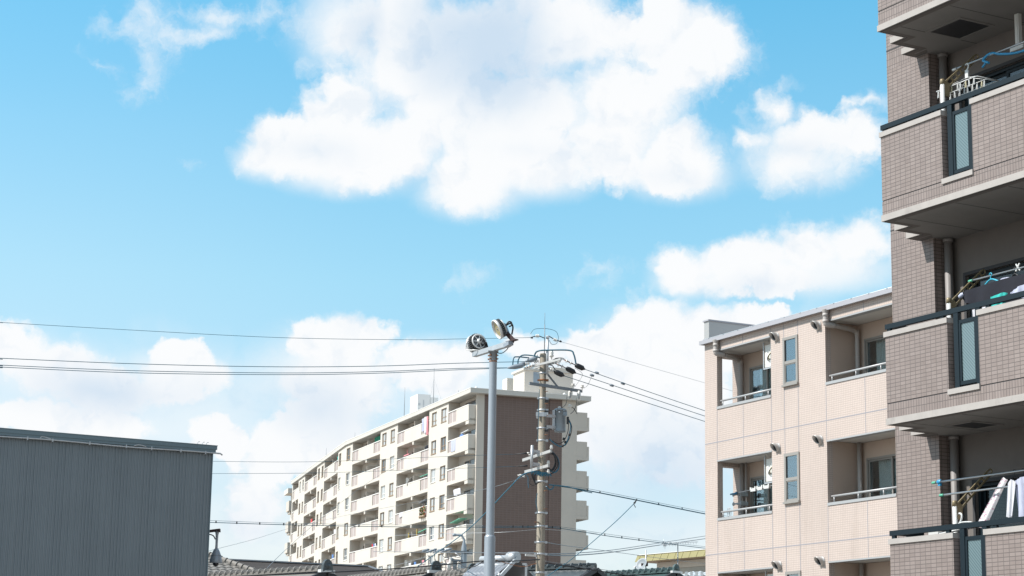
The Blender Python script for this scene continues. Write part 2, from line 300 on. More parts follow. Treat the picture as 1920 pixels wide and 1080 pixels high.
# ------------------------------------------------------------------ mesh builder
class MB:
    def __init__(s):
        s.v = []; s.f = []; s.mi = []; s.sm = []; s.uvs = []
    def face(s, pts, m=0, smooth=False, uv=None):
        i = len(s.v); s.v += [tuple(p) for p in pts]; s.f.append(tuple(range(i, i + len(pts)))); s.mi.append(m); s.sm.append(smooth); s.uvs.append(uv)
        return s
    def box(s, x0, x1, y0, y1, z0, z1, m=0):
        if x1 < x0: x0, x1 = x1, x0
        if y1 < y0: y0, y1 = y1, y0
        if z1 < z0: z0, z1 = z1, z0
        a, b, c, d = (x0, y0, z0), (x1, y0, z0), (x1, y1, z0), (x0, y1, z0)
        e, f, g, h = (x0, y0, z1), (x1, y0, z1), (x1, y1, z1), (x0, y1, z1)
        for q in ((a, b, f, e), (b, c, g, f), (c, d, h, g), (d, a, e, h), (e, f, g, h), (d, c, b, a)): s.face(q, m)
        return s
    def obox(s, p, q, w, h, m=0, up=(0, 0, 1), up_shift=0.0):
        """bar of width w and height h from p to q"""
        p, q = Vector(p), Vector(q); d = (q - p).normalized(); u = Vector(up)
        if abs(d.dot(u)) > 0.98: u = Vector((0, 1, 0))
        sd = d.cross(u).normalized() * (w / 2); u = sd.cross(d).normalized(); u = u * (h / 2)
        c = [p - sd - u, p + sd - u, p + sd + u, p - sd + u]; e = [v + (q - p) for v in c]
        s.face(c, m); s.face(e[::-1], m)
        for i in range(4): j = (i + 1) % 4; s.face((c[j], c[i], e[i], e[j]), m)
        return s
    def prism(s, poly, z0, z1, m=0, mtop=None, mbot=None):
        area = sum(poly[i][0] * poly[(i + 1) % len(poly)][1] - poly[(i + 1) % len(poly)][0] * poly[i][1] for i in range(len(poly)))
        if area < 0: poly = poly[::-1]
        n = len(poly)
        for i in range(n):
            (x0, y0), (x1, y1) = poly[i], poly[(i + 1) % n]
            s.face(((x0, y0, z0), (x1, y1, z0), (x1, y1, z1), (x0, y0, z1)), m)
        s.face([(x, y, z1) for x, y in poly], m if mtop is None else mtop)
        s.face([(x, y, z0) for x, y in poly[::-1]], m if mbot is None else mbot)
        return s
    def extrude(s, prof, p, q, m=0, up=(0, 0, 1)):
        """closed profile (side, up) swept straight from p to q"""
        p, q = Vector(p), Vector(q); d = (q - p).normalized(); u = Vector(up); sd = d.cross(u).normalized(); u = sd.cross(d)
        a = [p + sd * x + u * y for x, y in prof]; b = [v + (q - p) for v in a]; n = len(a)
        for i in range(n): j = (i + 1) % n; s.face((a[i], a[j], b[j], b[i]), m)
        s.face(a[::-1], m); s.face(b, m)
        return s
    def tube(s, pts, r, seg=8, m=0, cap=True, smooth=True):
        pts = [Vector(p) for p in pts]; n = len(pts)
        rr = r if isinstance(r, (list, tuple)) else [r] * n
        base = len(s.v); ref = None
        for i, p in enumerate(pts):
            d = (pts[min(i + 1, n - 1)] - pts[max(i - 1, 0)]).normalized()
            if ref is None:
                ref = Vector((0, 0, 1)) if abs(d.z) < 0.9 else Vector((1, 0, 0))
            a = (ref - d * ref.dot(d))
            if a.length < 1e-6: a = d.orthogonal()
            a.normalize(); ref = a; b = d.cross(a)
            for k in range(seg):
                t = 2 * pi * k / seg
                s.v.append(tuple(p + (a * cos(t) + b * sin(t)) * rr[i]))
        for i in range(n - 1):
            for k in range(seg):
                k2 = (k + 1) % seg
                s.f.append((base + i * seg + k, base + i * seg + k2, base + (i + 1) * seg + k2, base + (i + 1) * seg + k)); s.mi.append(m); s.sm.append(smooth); s.uvs.append(None)
        if cap:
            s.f.append(tuple(base + k for k in range(seg))[::-1]); s.mi.append(m); s.sm.append(False); s.uvs.append(None)
            s.f.append(tuple(base + (n - 1) * seg + k for k in range(seg))); s.mi.append(m); s.sm.append(False); s.uvs.append(None)
        return s
    def lathe(s, prof, origin=(0, 0, 0), axis=(0, 0, 1), seg=20, m=0, smooth=True):
        """profile of (radius, along axis)"""
        o = Vector(origin); ax = Vector(axis).normalized(); a = ax.orthogonal().normalized(); b = ax.cross(a); base = len(s.v); n = len(prof)
        for r, z in prof:
            for k in range(seg):
                t = 2 * pi * k / seg; s.v.append(tuple(o + ax * z + (a * cos(t) + b * sin(t)) * max(r, 1e-4)))
        for i in range(n - 1):
            for k in range(seg):
                k2 = (k + 1) % seg
                s.f.append((base + i * seg + k, base + i * seg + k2, base + (i + 1) * seg + k2, base + (i + 1) * seg + k)); s.mi.append(m); s.sm.append(smooth); s.uvs.append(None)
        return s
    def sheet(s, grid, m=0, smooth=True):
        """grid[i][j] of points"""
        base = len(s.v); nr = len(grid); nc = len(grid[0])
        for row in grid: s.v += [tuple(p) for p in row]
        for i in range(nr - 1):
            for j in range(nc - 1):
                s.f.append((base + i * nc + j, base + i * nc + j + 1, base + (i + 1) * nc + j + 1, base + (i + 1) * nc + j)); s.mi.append(m); s.sm.append(smooth); s.uvs.append(None)
        return s
    def wall(s, u0, u1, z0, z1, holes, y=0.0, depth=0.15, m=0, mrev=None, back=True):
        """wall in the local u-z plane facing -y with rectangular holes (ua, ub, za, zb) and their reveals"""
        us = sorted({u0, u1, *[h[0] for h in holes], *[h[1] for h in holes]}); zs = sorted({z0, z1, *[h[2] for h in holes], *[h[3] for h in holes]})
        us = [a for a in us if u0 <= a <= u1]; zs = [a for a in zs if z0 <= a <= z1]
        for i in range(len(us) - 1):
            for j in range(len(zs) - 1):
                a, b, c, d = us[i], us[i + 1], zs[j], zs[j + 1]
                cu, cz = (a + b) / 2, (c + d) / 2
                if any(h[0] < cu < h[1] and h[2] < cz < h[3] for h in holes): continue
                s.face(((a, y, c), (b, y, c), (b, y, d), (a, y, d)), m)
                if back: s.face(((b, y + depth, c), (a, y + depth, c), (a, y + depth, d), (b, y + depth, d)), m)
        k = m if mrev is None else mrev
        y2 = y + depth
        for a, b, c, d in holes:
            s.face(((a, y, c), (a, y, d), (a, y2, d), (a, y2, c)), k); s.face(((b, y, d), (b, y, c), (b, y2, c), (b, y2, d)), k)
            s.face(((a, y, d), (b, y, d), (b, y2, d), (a, y2, d)), k); s.face(((b, y, c), (a, y, c), (a, y2, c), (b, y2, c)), k)
        s.face(((u0, y, z1), (u1, y, z1), (u1, y2, z1), (u0, y2, z1)), m); s.face(((u0, y, z0), (u0, y2, z0), (u1, y2, z0), (u1, y, z0)), m)
        s.face(((u1, y, z0), (u1, y2, z0), (u1, y2, z1), (u1, y, z1)), m); s.face(((u0, y2, z0), (u0, y, z0), (u0, y, z1), (u0, y2, z1)), m)
        return s
    def mesh(s, name, mats):
        me = bpy.data.meshes.new(name)
        me.from_pydata(s.v, [], s.f)
        for q in (mats if isinstance(mats, (list, tuple)) else [mats]): me.materials.append(M[q] if isinstance(q, str) else q)
        me.polygons.foreach_set('material_index', s.mi); me.polygons.foreach_set('use_smooth', s.sm)
        ul = me.uv_layers.new(name='UVMap'); data = [0.0] * (2 * len(me.loops)); li = 0
        for fi, f in enumerate(s.f):
            if s.uvs[fi] is not None: pts = s.uvs[fi]
            else:
                n = me.polygons[fi].normal
                if abs(n.z) > 0.8: pts = [(s.v[i][0], s.v[i][1]) for i in f]
                elif abs(n.x) > abs(n.y): pts = [(s.v[i][1], s.v[i][2]) for i in f]
                else: pts = [(s.v[i][0], s.v[i][2]) for i in f]
            for p in pts: data[li] = p[0]; data[li + 1] = p[1]; li += 2
        ul.data.foreach_set('uv', data)
        me.validate(clean_customdata=False); me.update()
        return me
    def build(s, name, mats, parent=None, loc=(0, 0, 0), rotz=0.0, bevel=0.0):
        o = put(name, s.mesh(name, mats), parent, loc, rotz)
        if bevel:
            b = o.modifiers.new('bevel', 'BEVEL'); b.width = bevel; b.segments = 2; b.limit_method = 'ANGLE'; b.angle_limit = radians(40)
        return o


def put(name, me, parent=None, loc=(0, 0, 0), rotz=0.0):
    o = bpy.data.objects.new(name, me); COL.objects.link(o)
    o.location = loc; o.rotation_euler = (0, 0, rotz)
    if parent is not None: o.parent = parent
    return o


def tag(o, label, cat, group=None):
    o['label'] = label; o['category'] = cat
    if group: o['group'] = group
    return o


def thing(name, label, cat, loc=(0, 0, 0), rotz=0.0, group=None):
    o = bpy.data.objects.new(name, None); COL.objects.link(o); o.empty_display_size = 0.2
    o.location = loc; o.rotation_euler = (0, 0, rotz)
    return tag(o, label, cat, group)


def structure(o):
    o['kind'] = 'structure'; return o


def copy_tree(o, parent=None, loc=None, label=None):
    c = o.copy(); COL.objects.link(c)
    if parent is not None: c.parent = parent
    if loc is not None: c.location = loc
    if label: c['label'] = label
    for ch in list(o.children): copy_tree(ch, c)
    return c


class Frame:
    """plan frame of a building: u along its front to the right, v inwards, z up"""
    def __init__(s, org, rot): s.o = Vector(org); s.rot = rot; s.c, s.s = cos(rot), sin(rot)
    def w(s, u, v, z=0.0): return Vector((s.o.x + u * s.c - v * s.s, s.o.y + u * s.s + v * s.c, z))


def at(x, y, Y):
    """point at depth Y (metres along +Y) in the direction seen at (x, y) of the 1920 x 1080 photograph"""
    d = RIGHT * ((x - 960) / FOCAL) - UP * ((y - 540) / FOCAL) + FWD
    return EYE + d * (Y / d.y)


def spline(pts, n=10):
    pts = [Vector(p) for p in pts]; out = []
    for i in range(len(pts) - 1):
        p0 = pts[max(i - 1, 0)]; p1 = pts[i]; p2 = pts[i + 1]; p3 = pts[min(i + 2, len(pts) - 1)]
        for k in range(n):
            t = k / n
            out.append(0.5 * ((2 * p1) + (p2 - p0) * t + (2 * p0 - 5 * p1 + 4 * p2 - p3) * t * t + (3 * p1 - p0 - 3 * p2 + p3) * t ** 3))
    out.append(pts[-1]); return out


# ------------------------------------------------------------------ ground
g = MB(); g.face(((-1500, -600, 0), (1500, -600, 0), (1500, 3000, 0), (-1500, 3000, 0)))
M['ground'] = mat('ground', (0.27, 0.25, 0.225), 0.95, var=0.25, var_scale=0.05)
structure(g.build('ground', 'ground'))

# ------------------------------------------------------------------ brown tiled apartment building on the right
FB = Frame((5.2512, 28.0, 0), -1.0695563)
bb = thing('apartment_building', 'brown tiled apartment building with stepped balconies at the right edge', 'building', FB.o, FB.rot)
FL = [-0.15, 2.735, 5.638, 8.56, 11.406, 14.27]      # underside of each balcony slab
UR = 14.0                                            # balconies run on to here, outside the frame
VB = 1.58                                            # back wall of the balconies
# outer walls: pillar at the far end and the wall behind the balconies, with soldier courses at each floor
w = MB()
zs = [0.0]
for z in FL[1:]: zs += [z - 0.01, z + 0.29]
zs += [17.2]
for i in range(len(zs) - 1):
    m = 1 if i % 2 else 0
    a, b = zs[i], zs[i + 1]
    w.face(((-1.32, 1.255, a), (-0.355, 1.255, a), (-0.355, 1.255, b), (-1.32, 1.255, b)), m)
    w.face(((-0.355, 1.255, a), (-0.355, VB, a), (-0.355, VB, b), (-0.355, 1.255, b)), m)
    w.face(((-1.32, 9.0, a), (-1.32, 1.255, a), (-1.32, 1.255, b), (-1.32, 9.0, b)), m)
w.face(((-1.32, 1.255, 17.2), (-0.355, 1.255, 17.2), (-0.355, 9, 17.2), (-1.32, 9, 17.2)), 0)
w.build('pillar_wall', ['brown_tile', 'brown_soldier'], bb)
for z in FL[2:5]:
    j = MB(); j.box(-1.322, -0.353, 1.252, 1.2549, z + 0.288, z + 0.306); j.build('pillar_joint', 'joint', bb)
# back wall with the openings of the balcony doors
doors = {4: (-0.02, 1.78, 8.75, 10.89 - 0.0), 3: (-0.03, 1.77, 5.85, 7.965), 2: (0.02, 1.82, 2.95, 4.93), 5: (0.0, 1.8, 11.6, 13.75)}
doors[4] = (0.0, 1.8, 8.75, 10.90)
hol = [doors[k] for k in (2, 3, 4, 5)]
w = MB(); w.wall(-0.354, 15.0, 0.0, 17.2, hol, y=VB, depth=0.16)
w.build('back_wall', 'render_wall', bb)
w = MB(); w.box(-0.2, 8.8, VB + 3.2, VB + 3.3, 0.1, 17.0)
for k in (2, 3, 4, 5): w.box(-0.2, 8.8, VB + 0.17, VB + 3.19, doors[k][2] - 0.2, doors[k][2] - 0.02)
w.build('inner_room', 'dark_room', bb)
w = MB(); w.box(-1.31, 15.0, 1.3, 9.0, 17.21, 17.4)
w.build('roof', 'concrete', bb)


def sash_door(parent, u0, u1, z0, z1, v, open_frac=0.0, frame='navy_metal'):
    """two-leaf sliding balcony door"""
    d = MB(); t = 0.05
    d.box(u0, u1, v - 0.004, v + 0.09, z1 - t, z1); d.box(u0, u1, v, v + 0.09, z0, z0 + t)
    d.box(u0, u0 + t, v - 0.002, v + 0.09, z0 + t, z1 - t); d.box(u1 - t, u1, v - 0.002, v + 0.09, z0 + t, z1 - t)
    dd = d.build('sliding_door', frame, parent)
    mid = (u0 + u1) / 2
    for k, (a, b, vv) in enumerate(((u0 + t, mid + 0.02, v + 0.05), (mid - 0.02, u1 - t, v + 0.015))):
        s = MB(); q = 0.045
        s.box(a, a + q, vv, vv + 0.03, z0 + t, z1 - t); s.box(b - q, b, vv, vv + 0.03, z0 + t, z1 - t)
        s.box(a + q, b - q, vv + 0.001, vv + 0.029, z1 - t - q, z1 - t); s.box(a + q, b - q, vv + 0.001, vv + 0.029, z0 + t, z0 + t + q)
        s.build('sash', frame, dd)
        p = MB(); p.box(a + q, b - q, vv + 0.011, vv + 0.017, z0 + t + q, z1 - t - q); p.build('pane', 'glass_dark', dd)
    return dd


for k in (2, 3, 4, 5): sash_door(bb, *doors[k], VB + 0.05)
for k in (2, 3, 4, 5):
    tr = MB(); a, b, c, d = doors[k]
    tr.box(a - 0.05, b + 0.05, VB - 0.02, VB - 0.001, d, d + 0.05); tr.box(a - 0.05, a, VB - 0.02, VB - 0.001, c, d); tr.box(b, b + 0.05, VB - 0.02, VB - 0.001, c, d)
    tr.build('door_trim', 'joint', bb)

# one balcony: slab outline steps back towards the pillar
STEP = [(0.0, 0.0), (UR, 0.0), (UR, VB - 0.002), (-0.357, VB - 0.002), (-0.357, 1.252), (-0.62, 1.252), (-0.62, 0.96), (-0.31, 0.96), (-0.31, 0.49), (0.0, 0.49)]


def inset(poly, d):
    """shrink the stepped outline by d (axis-parallel edges)"""
    n = len(poly); out = []
    area = sum(poly[i][0] * poly[(i + 1) % n][1] - poly[(i + 1) % n][0] * poly[i][1] for i in range(n)); sg = 1 if area > 0 else -1
    for i in range(n):
        p, q, r = Vector(poly[i - 1]), Vector(poly[i]), Vector(poly[(i + 1) % n])
        a = (q - p).normalized(); b = (r - q).normalized()
        na = Vector((-a.y, a.x)) * sg; nb = Vector((-b.y, b.x)) * sg
        out.append((q.x + (na.x + nb.x) * d, q.y + (na.y + nb.y) * d))
    return out


def balcony(z0, hatch=None, full=True):
    """z0 = underside of the slab"""
    bal = MB()
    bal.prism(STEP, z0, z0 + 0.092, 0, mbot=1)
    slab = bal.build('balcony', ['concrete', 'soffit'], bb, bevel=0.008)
    s = MB()                                              # drip groove, painted rim and panel joints of the soffit
    e0, e1, e2 = inset(STEP, 0.03), inset(STEP, 0.045), inset(STEP, 0.13)
    n = len(STEP)
    for i in range(n):
        k = (i + 1) % n
        if i in (1, 2, 3): continue
        s.face([(*e0[i], z0 - 0.003), (*e0[k], z0 - 0.003), (*e1[k], z0 - 0.003), (*e1[i], z0 - 0.003)][::-1], 1)
        s.face([(*e1[i], z0 - 0.0025), (*e1[k], z0 - 0.0025), (*e2[k], z0 - 0.0025), (*e2[i], z0 - 0.0025)][::-1], 0)
    for u in (0.36, 1.405, 2.45): s.box(u - 0.006, u + 0.006, 0.15, VB - 0.01, z0 - 0.002, z0 - 0.0005, 1)
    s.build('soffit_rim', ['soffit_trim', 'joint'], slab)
    if hatch:
        h = MB(); a, b, c, d = hatch
        h.box(a, b, c, d, z0 - 0.006, z0 - 0.001, 1); h.box(a - 0.05, a, c - 0.05, d + 0.05, z0 - 0.014, z0 - 0.001, 0); h.box(b, b + 0.05, c - 0.05, d + 0.05, z0 - 0.014, z0 - 0.001, 0)
        h.box(a, b, c - 0.05, c, z0 - 0.014, z0 - 0.001, 0); h.box(a, b, d, d + 0.05, z0 - 0.014, z0 - 0.001, 0)
        h.build('escape_hatch', ['soffit', 'black'], slab)
    # stepped parapet: soldier course, joint, stack bonded panels, coping
    t = 0.14
    def wallrun(u0, u1, v0, v1, za, zb, m, mb): mb.box(u0, u1, v0, v1, za, zb, m)
    p = MB()
    zb, zj, zc, zt = z0 + 0.092, z0 + 0.298, z0 + 1.245, z0 + 1.318
    runs = [(0.02, 1.32, 0.008, t), (1.935, UR, 0.008, t)]
    for (a, b, c, d) in runs: p.box(a, b, c, d, zj + 0.008, zc, 0)
    p.box(1.32, 1.935, 0.05, t, zb, zj - 0.04, 1)
    for (a, b) in ((0.02, 1.32), (1.935, UR)): p.box(a, b, 0.008, t, zb, zj - 0.008, 1)
    p.box(1.32, 1.935, 0.008, 0.05, zb, zj - 0.04, 1)
    steps = [(0.02, 0.02 + t, t, 0.52), (-0.29, 0.02, 0.50, 0.50 + t), (-0.29, -0.29 + t, 0.50 + t, 0.98), (-0.60, -0.29, 0.97, 0.97 + t), (-0.60, -0.60 + t, 0.97 + t, 1.252)]
    for (a, b, c, d) in steps: p.box(a, b, c, d, zj + 0.008, zc, 0); p.box(a, b, c, d, zb, zj - 0.008, 1)
    pw = p.build('parapet', ['brown_tile', 'brown_soldier'], slab)
    q = MB()
    for (a, b, c, d) in runs: q.box(a + 0.006, b - 0.006, c + 0.006, d - 0.006, zj - 0.008, zj + 0.008)
    for (a, b, c, d) in steps: q.box(a + 0.006, b - 0.006, c + 0.006, d - 0.006, zj - 0.008, zj + 0.008)
    q.build('joint_strip', 'joint', pw)
    q = MB()
    q.box(0.0, 1.335, -0.012, t + 0.015, zc, zt); q.box(1.92, UR, -0.012, t + 0.015, zc, zt)
    q.box(1.315, 1.94, -0.014, t + 0.01, zj - 0.04, zj + 0.032)
    q.box(0.0, t + 0.035, t + 0.015, 0.535, zc, zt - 0.002); q.box(-0.31, 0.0, 0.485, 0.655, zc, zt - 0.004); q.box(-0.31, -0.135, 0.655, 0.995, zc, zt - 0.006)
    q.box(-0.62, -0.31, 0.955, 1.125, zc, zt - 0.008); q.box(-0.62, -0.445, 1.125, 1.252, zc, zt - 0.010)
    q.build('coping', 'concrete', slab, bevel=0.01)
    # railing
    r = MB(); zr = z0 + 1.40
    r.box(-0.02, UR, 0.035, 0.095, zr - 0.035, zr + 0.035)
    r.box(0.03, 0.09, 0.095, 0.56, zr - 0.03, zr + 0.03); r.box(-0.26, 0.03, 0.53, 0.58, zr - 0.03, zr + 0.028)
    r.box(-0.26, -0.21, 0.58, 1.04, zr - 0.03, zr + 0.026); r.box(-0.57, -0.26, 1.0, 1.04, zr - 0.03, zr + 0.024)
    for u in (0.05, 1.17, 2.08, 3.3, 4.5): r.box(u - 0.035, u + 0.035, 0.045, 0.085, zt, zr - 0.035)
    for (u, v) in ((-0.235, 0.56), (-0.54, 1.02)): r.box(u - 0.025, u + 0.025, v - 0.02, v + 0.02, zt - 0.008, zr - 0.03)
    for u in (1.455, 1.885): r.box(u - 0.045, u + 0.045, 0.04, 0.09, zj + 0.032, zr - 0.035)
    r.build('railing', 'navy_metal', slab, bevel=0.006)
    # framed frosted panel in the gap
    f = MB(); a, b, zl, zh = 1.502, 1.838, z0 + 0.37, z0 + 1.255
    f.box(a, b, 0.05, 0.085, zh - 0.05, zh); f.box(a, b, 0.05, 0.085, zl, zl + 0.05); f.box(a, a + 0.04, 0.048, 0.085, zl + 0.05, zh - 0.05); f.box(b - 0.03, b, 0.048, 0.085, zl + 0.05, zh - 0.05)
    fr = f.build('panel_frame', 'navy_metal', slab)
    g_ = MB(); g_.box(a + 0.04, b - 0.03, 0.064, 0.070, zl + 0.05, zh - 0.05); g_.build('frosted_pane', 'wired_frost', fr)
    return slab


# frosted wired glass: fine diagonal wires
def wired():
    m = bpy.data.materials.new('wired_frost'); m.use_nodes = True
    t = NT(m.node_tree); b = m.node_tree.nodes['Principled BSDF']
    uv = t.n('ShaderNodeUVMap').outputs[0]
    wv = t.n('ShaderNodeTexWave', wave_type='BANDS', bands_direction='DIAGONAL'); t.put(wv.inputs['Vector'], uv); wv.inputs['Scale'].default_value = 13.0; wv.inputs['Distortion'].default_value = 0.0
    f = t.smooth(wv.outputs['Fac'], 0.75, 0.95)
    t.put(b.inputs['Base Color'], t.mix(f, (0.135, 0.195, 0.21, 1), (0.075, 0.115, 0.125, 1)))
    b.inputs['Roughness'].default_value = 0.22; b.inputs['Specular IOR Level'].default_value = 0.7
    return m


M['wired_frost'] = wired()
balcony(FL[1]); balcony(FL[2], hatch=(0.52, 0.98, 0.70, 1.19)); balcony(FL[3]); balcony(FL[4], hatch=(0.42, 1.07, 0.63, 1.19)); balcony(FL[5])
# drain pipe in the corner, one length per storey
for k in range(1, 5):
    d = MB(); d.tube([(-0.27, 1.46, FL[k] + 0.095), (-0.27, 1.46, FL[k + 1] - 0.004)], 0.062, 16)
    d.lathe([(0.062, -0.05), (0.078, -0.048), (0.078, 0.0), (0.062, 0.002)], (-0.27, 1.46, FL[k + 1] - 0.006), (0, 0, 1), 16)
    d.build('drain_pipe', 'drain', bb)


# clothes posts with swing-out arms (fixed to the building)
def post(z0, ztop):
    p = MB(); p.tube([(0.965, 0.36, z0 + 0.1), (0.965, 0.36, ztop)], 0.030, 12)
    po = p.build('clothes_post', 'white_plastic', bb)
    c = MB(); c.lathe([(0.0, 0.028), (0.030, 0.024), (0.036, 0.0), (0.036, -0.05), (0.031, -0.052)], (0.965, 0.36, ztop + 0.004), (0, 0, 1), 12)
    c.box(0.935, 0.995, 0.38, 0.47, ztop - 0.22, ztop - 0.02)
    c.build('post_cap', 'tan_metal', po)
    a = MB(); p0 = Vector((0.985, 0.40, ztop - 0.06)); p1 = Vector((0.985, 0.98, ztop + 0.46)); d = (p1 - p0).normalized(); n = Vector((0, -d.z, d.y))
    a.obox(p0 + n * 0.04, p1 + n * 0.03, 0.022, 0.022); a.obox(p0 - n * 0.045, p1 - n * 0.035, 0.022, 0.022)
    L = (p1 - p0).length
    for i in range(7): q = p0 + d * (L * (i + 0.5) / 7); a.obox(q - n * 0.04, q + n * 0.035, 0.016, 0.018, up=(1, 0, 0))
    a.tube(spline([p1 + n * 0.03, p1 + d * 0.035 + n * 0.02, p1 + d * 0.045, p1 + d * 0.035 - n * 0.025, p1 - n * 0.035], 4), 0.011, 6)
    a.build('drying_arm', 'tan_metal', po)


post(FL[3], 10.455); post(FL[2], 7.30); post(FL[1], 4.50)
# air conditioner feed and bracket on the top visible balcony
tr = MB(); tr.box(1.60, 1.68, 1.16, 1.22, 10.92, 11.40); tr.box(1.63, 1.66, 1.15, 1.16, 10.95, 11.38); tr.box(1.52, 1.78, 1.13, 1.24, 10.86, 10.92)
hb = tr.build('hanging_bracket', 'white_plastic', bb)


# ---- laundry on the brown balconies (every piece is its own thing)
def hang(name, mb, mats, org, label, cat, group=None):
    """mesh given in the balcony frame, its origin set at org (u, v, z)"""
    o = mb
    o.v = [(x - org[0], y - org[1], z - org[2]) for x, y, z in o.v]
    ob = o.build(name, mats, None, FB.w(*org), FB.rot)
    return tag(ob, label, cat, group)


def pole(u0, u1, v, z, label, tipm='green_rubber', r=0.014):
    p = MB(); p.tube([(u0, v, z), (u1, v, z)], r, 10, 0); p.tube([(u0 - 0.05, v, z), (u0 + 0.03, v, z)], r * 1.35, 10, 1)
    return hang('laundry_pole', p, ['steel', tipm], (u0, v, z), label, 'laundry pole', 'laundry poles on the brown balconies')


pole(0.80, 4.6, 0.75, 10.745, 'steel laundry pole carrying the peg hanger and blue rope, top brown balcony', 'white_plastic')
pole(1.00, 4.6, 0.75, 7.61, 'steel laundry pole above the dark garments on the middle brown balcony', 'green_rubber')
p1 = pole(0.06, 4.6, 0.80, 4.885, 'upper steel laundry pole with blue clip on its end, lowest brown balcony')
pole(0.50, 4.6, 0.55, 4.655, 'lower steel laundry pole with green tip, lowest brown balcony')
c = MB(); c.lathe([(0.03, -0.03), (0.036, -0.01), (0.036, 0.02), (0.026, 0.04)], (0.16, 0.80, 4.885), (1, 0, 0), 10); c.box(0.14, 0.19, 0.785, 0.815, 4.83, 4.86)
hang('pole_clip', c, 'blue_plastic', (0.16, 0.80, 4.885), 'blue plastic clip near the end of the upper laundry pole', 'clip')

# blue rope tied on the top pole
rp = [(1.55, 0.70, 10.62), (1.42, 0.72, 10.70), (1.50, 0.75, 10.765), (1.62, 0.75, 10.75), (1.75, 0.75, 10.70), (2.1, 0.76, 10.63), (2.6, 0.77, 10.64), (3.2, 0.78, 10.74)]
rm = MB(); rm.tube(spline(rp, 8), 0.019, 7); rm.tube(spline([(1.40, 0.72, 10.60), (1.46, 0.72, 10.645), (1.40, 0.73, 10.70)], 5), 0.016, 6)
hang('rope', rm, 'blue_plastic', (1.55, 0.70, 10.62), 'blue rope looped along the top balcony laundry pole', 'rope')


# square peg hanger on the top balcony
def peg_hanger(u, v, ztop, name_label):
    h = MB(); z1 = ztop - 0.30; s_u, s_v = 0.42, 0.20; r = 0.0065
    cs = [(u - s_u, v - s_v, z1), (u + s_u, v - s_v, z1), (u + s_u, v + s_v, z1), (u - s_u, v + s_v, z1)]
    for i in range(4): h.tube([cs[i], cs[(i + 1) % 4]], r * 1.3, 6)
    h.tube([(u - s_u, v, z1), (u + s_u, v, z1)], r, 6); h.tube([(u, v - s_v, z1), (u, v + s_v, z1)], r, 6)
    for c_ in cs: h.tube([c_, (u, v, ztop - 0.17)], r * 0.75, 5)
    h.box(u - 0.03, u + 0.03, v - 0.012, v + 0.012, ztop - 0.18, ztop - 0.06)
    h.tube(spline([(u, v, ztop - 0.06), (u + 0.035, v, ztop - 0.02), (u + 0.02, v, ztop + 0.03), (u - 0.02, v, ztop + 0.025)], 5), 0.011, 6)
    o = hang('peg_hanger', h, 'white_plastic', (u, v, ztop), name_label, 'peg hanger')
    rnd = random.Random(3)
    pg = []
    for i in range(9):
        for vv in (v - s_v, v, v + s_v):
            pg.append((u - s_u + 2 * s_u * (i + rnd.uniform(0.2, 0.8)) / 9, vv))
    for (a, b) in pg:
        k = MB(); ln = 0.085; t = rnd.uniform(-0.3, 0.3)
        k.obox((a, b, z1 - 0.01), (a + t * 0.03 - 0.012, b, z1 - 0.02 - ln), 0.008, 0.009); k.obox((a + 0.01, b, z1 - 0.012), (a + t * 0.03 + 0.014, b, z1 - 0.02 - ln), 0.008, 0.009)
        k.v = [(x - u, y - v, z - ztop) for x, y, z in k.v]
        k.build('peg', 'cream_plastic' if rnd.random() < 0.4 else 'white_plastic', o)
    return o


M['cream_plastic'] = mat('cream_plastic', (0.60, 0.55, 0.38), 0.45)
peg_hanger(1.10, 0.70, 10.70, 'white square peg hanger with dangling pegs on the top brown balcony')


def garment(prof_top, prof_bot, v, folds=5, amp=0.02, n=26, rows=14, phase=0.0):
    """hanging cloth between an upper and a lower edge (lists of (u, z)), gently folded"""
    def lerp(pr, t):
        s = t * (len(pr) - 1); i = min(int(s), len(pr) - 2); f = s - i
        return (pr[i][0] * (1 - f) + pr[i + 1][0] * f, pr[i][1] * (1 - f) + pr[i + 1][1] * f)
    mb = MB(); front = []; back = []
    for i in range(rows + 1):
        r = i / rows; row = []; rb = []
        for k in range(n + 1):
            t = k / n; a = lerp(prof_top, t); b = lerp(prof_bot, t)
            y = v + amp * (0.25 + r) * sin(folds * 2 * pi * t + phase + 1.5 * r) + 0.4 * amp * sin(folds * 4.3 * pi * t + phase * 2)
            row.append((a[0] * (1 - r) + b[0] * r, y, a[1] * (1 - r) + b[1] * r)); rb.append((row[-1][0], y + 0.006, row[-1][2]))
        front.append(row); back.append(rb[::-1])
    mb.sheet(front); mb.sheet(back)
    return mb


# middle balcony: dark shirt hung flat along the pole, sleeve hanging left
d = garment([(1.10, 7.36), (1.22, 7.40), (1.5, 7.41), (2.0, 7.43), (2.6, 7.42), (3.2, 7.43)], [(1.17, 7.24), (1.3, 7.20), (1.6, 7.10), (2.0, 7.02), (2.6, 6.95), (3.2, 6.9)], 0.45, 4, 0.018)
dk = hang('dark_shirt', d, 'navy_cloth', (2.0, 0.45, 7.42), 'dark navy shirt stretched out along the middle brown balcony', 'shirt', None)
d = MB(); d.lathe([(0.0, -0.05), (0.03, -0.03), (0.035, 0.02), (0.02, 0.06)], (1.12, 0.45, 7.34), (1, 0, 0.4), 10)
d.v = [(x - 2.0, y - 0.45, z - 7.42) for x, y, z in d.v]; d.build('cuff', 'pale_cloth', dk)
d = garment([(1.9, 7.17), (2.15, 7.19), (2.22, 7.17)], [(1.9, 6.99), (2.02, 6.98), (2.14, 7.00)], 0.27, 2, 0.012)
hang('teal_cloth', d, 'teal_cloth', (2.05, 0.27, 7.17), 'teal patterned cloth below the dark shirt, middle brown balcony', 'cloth')
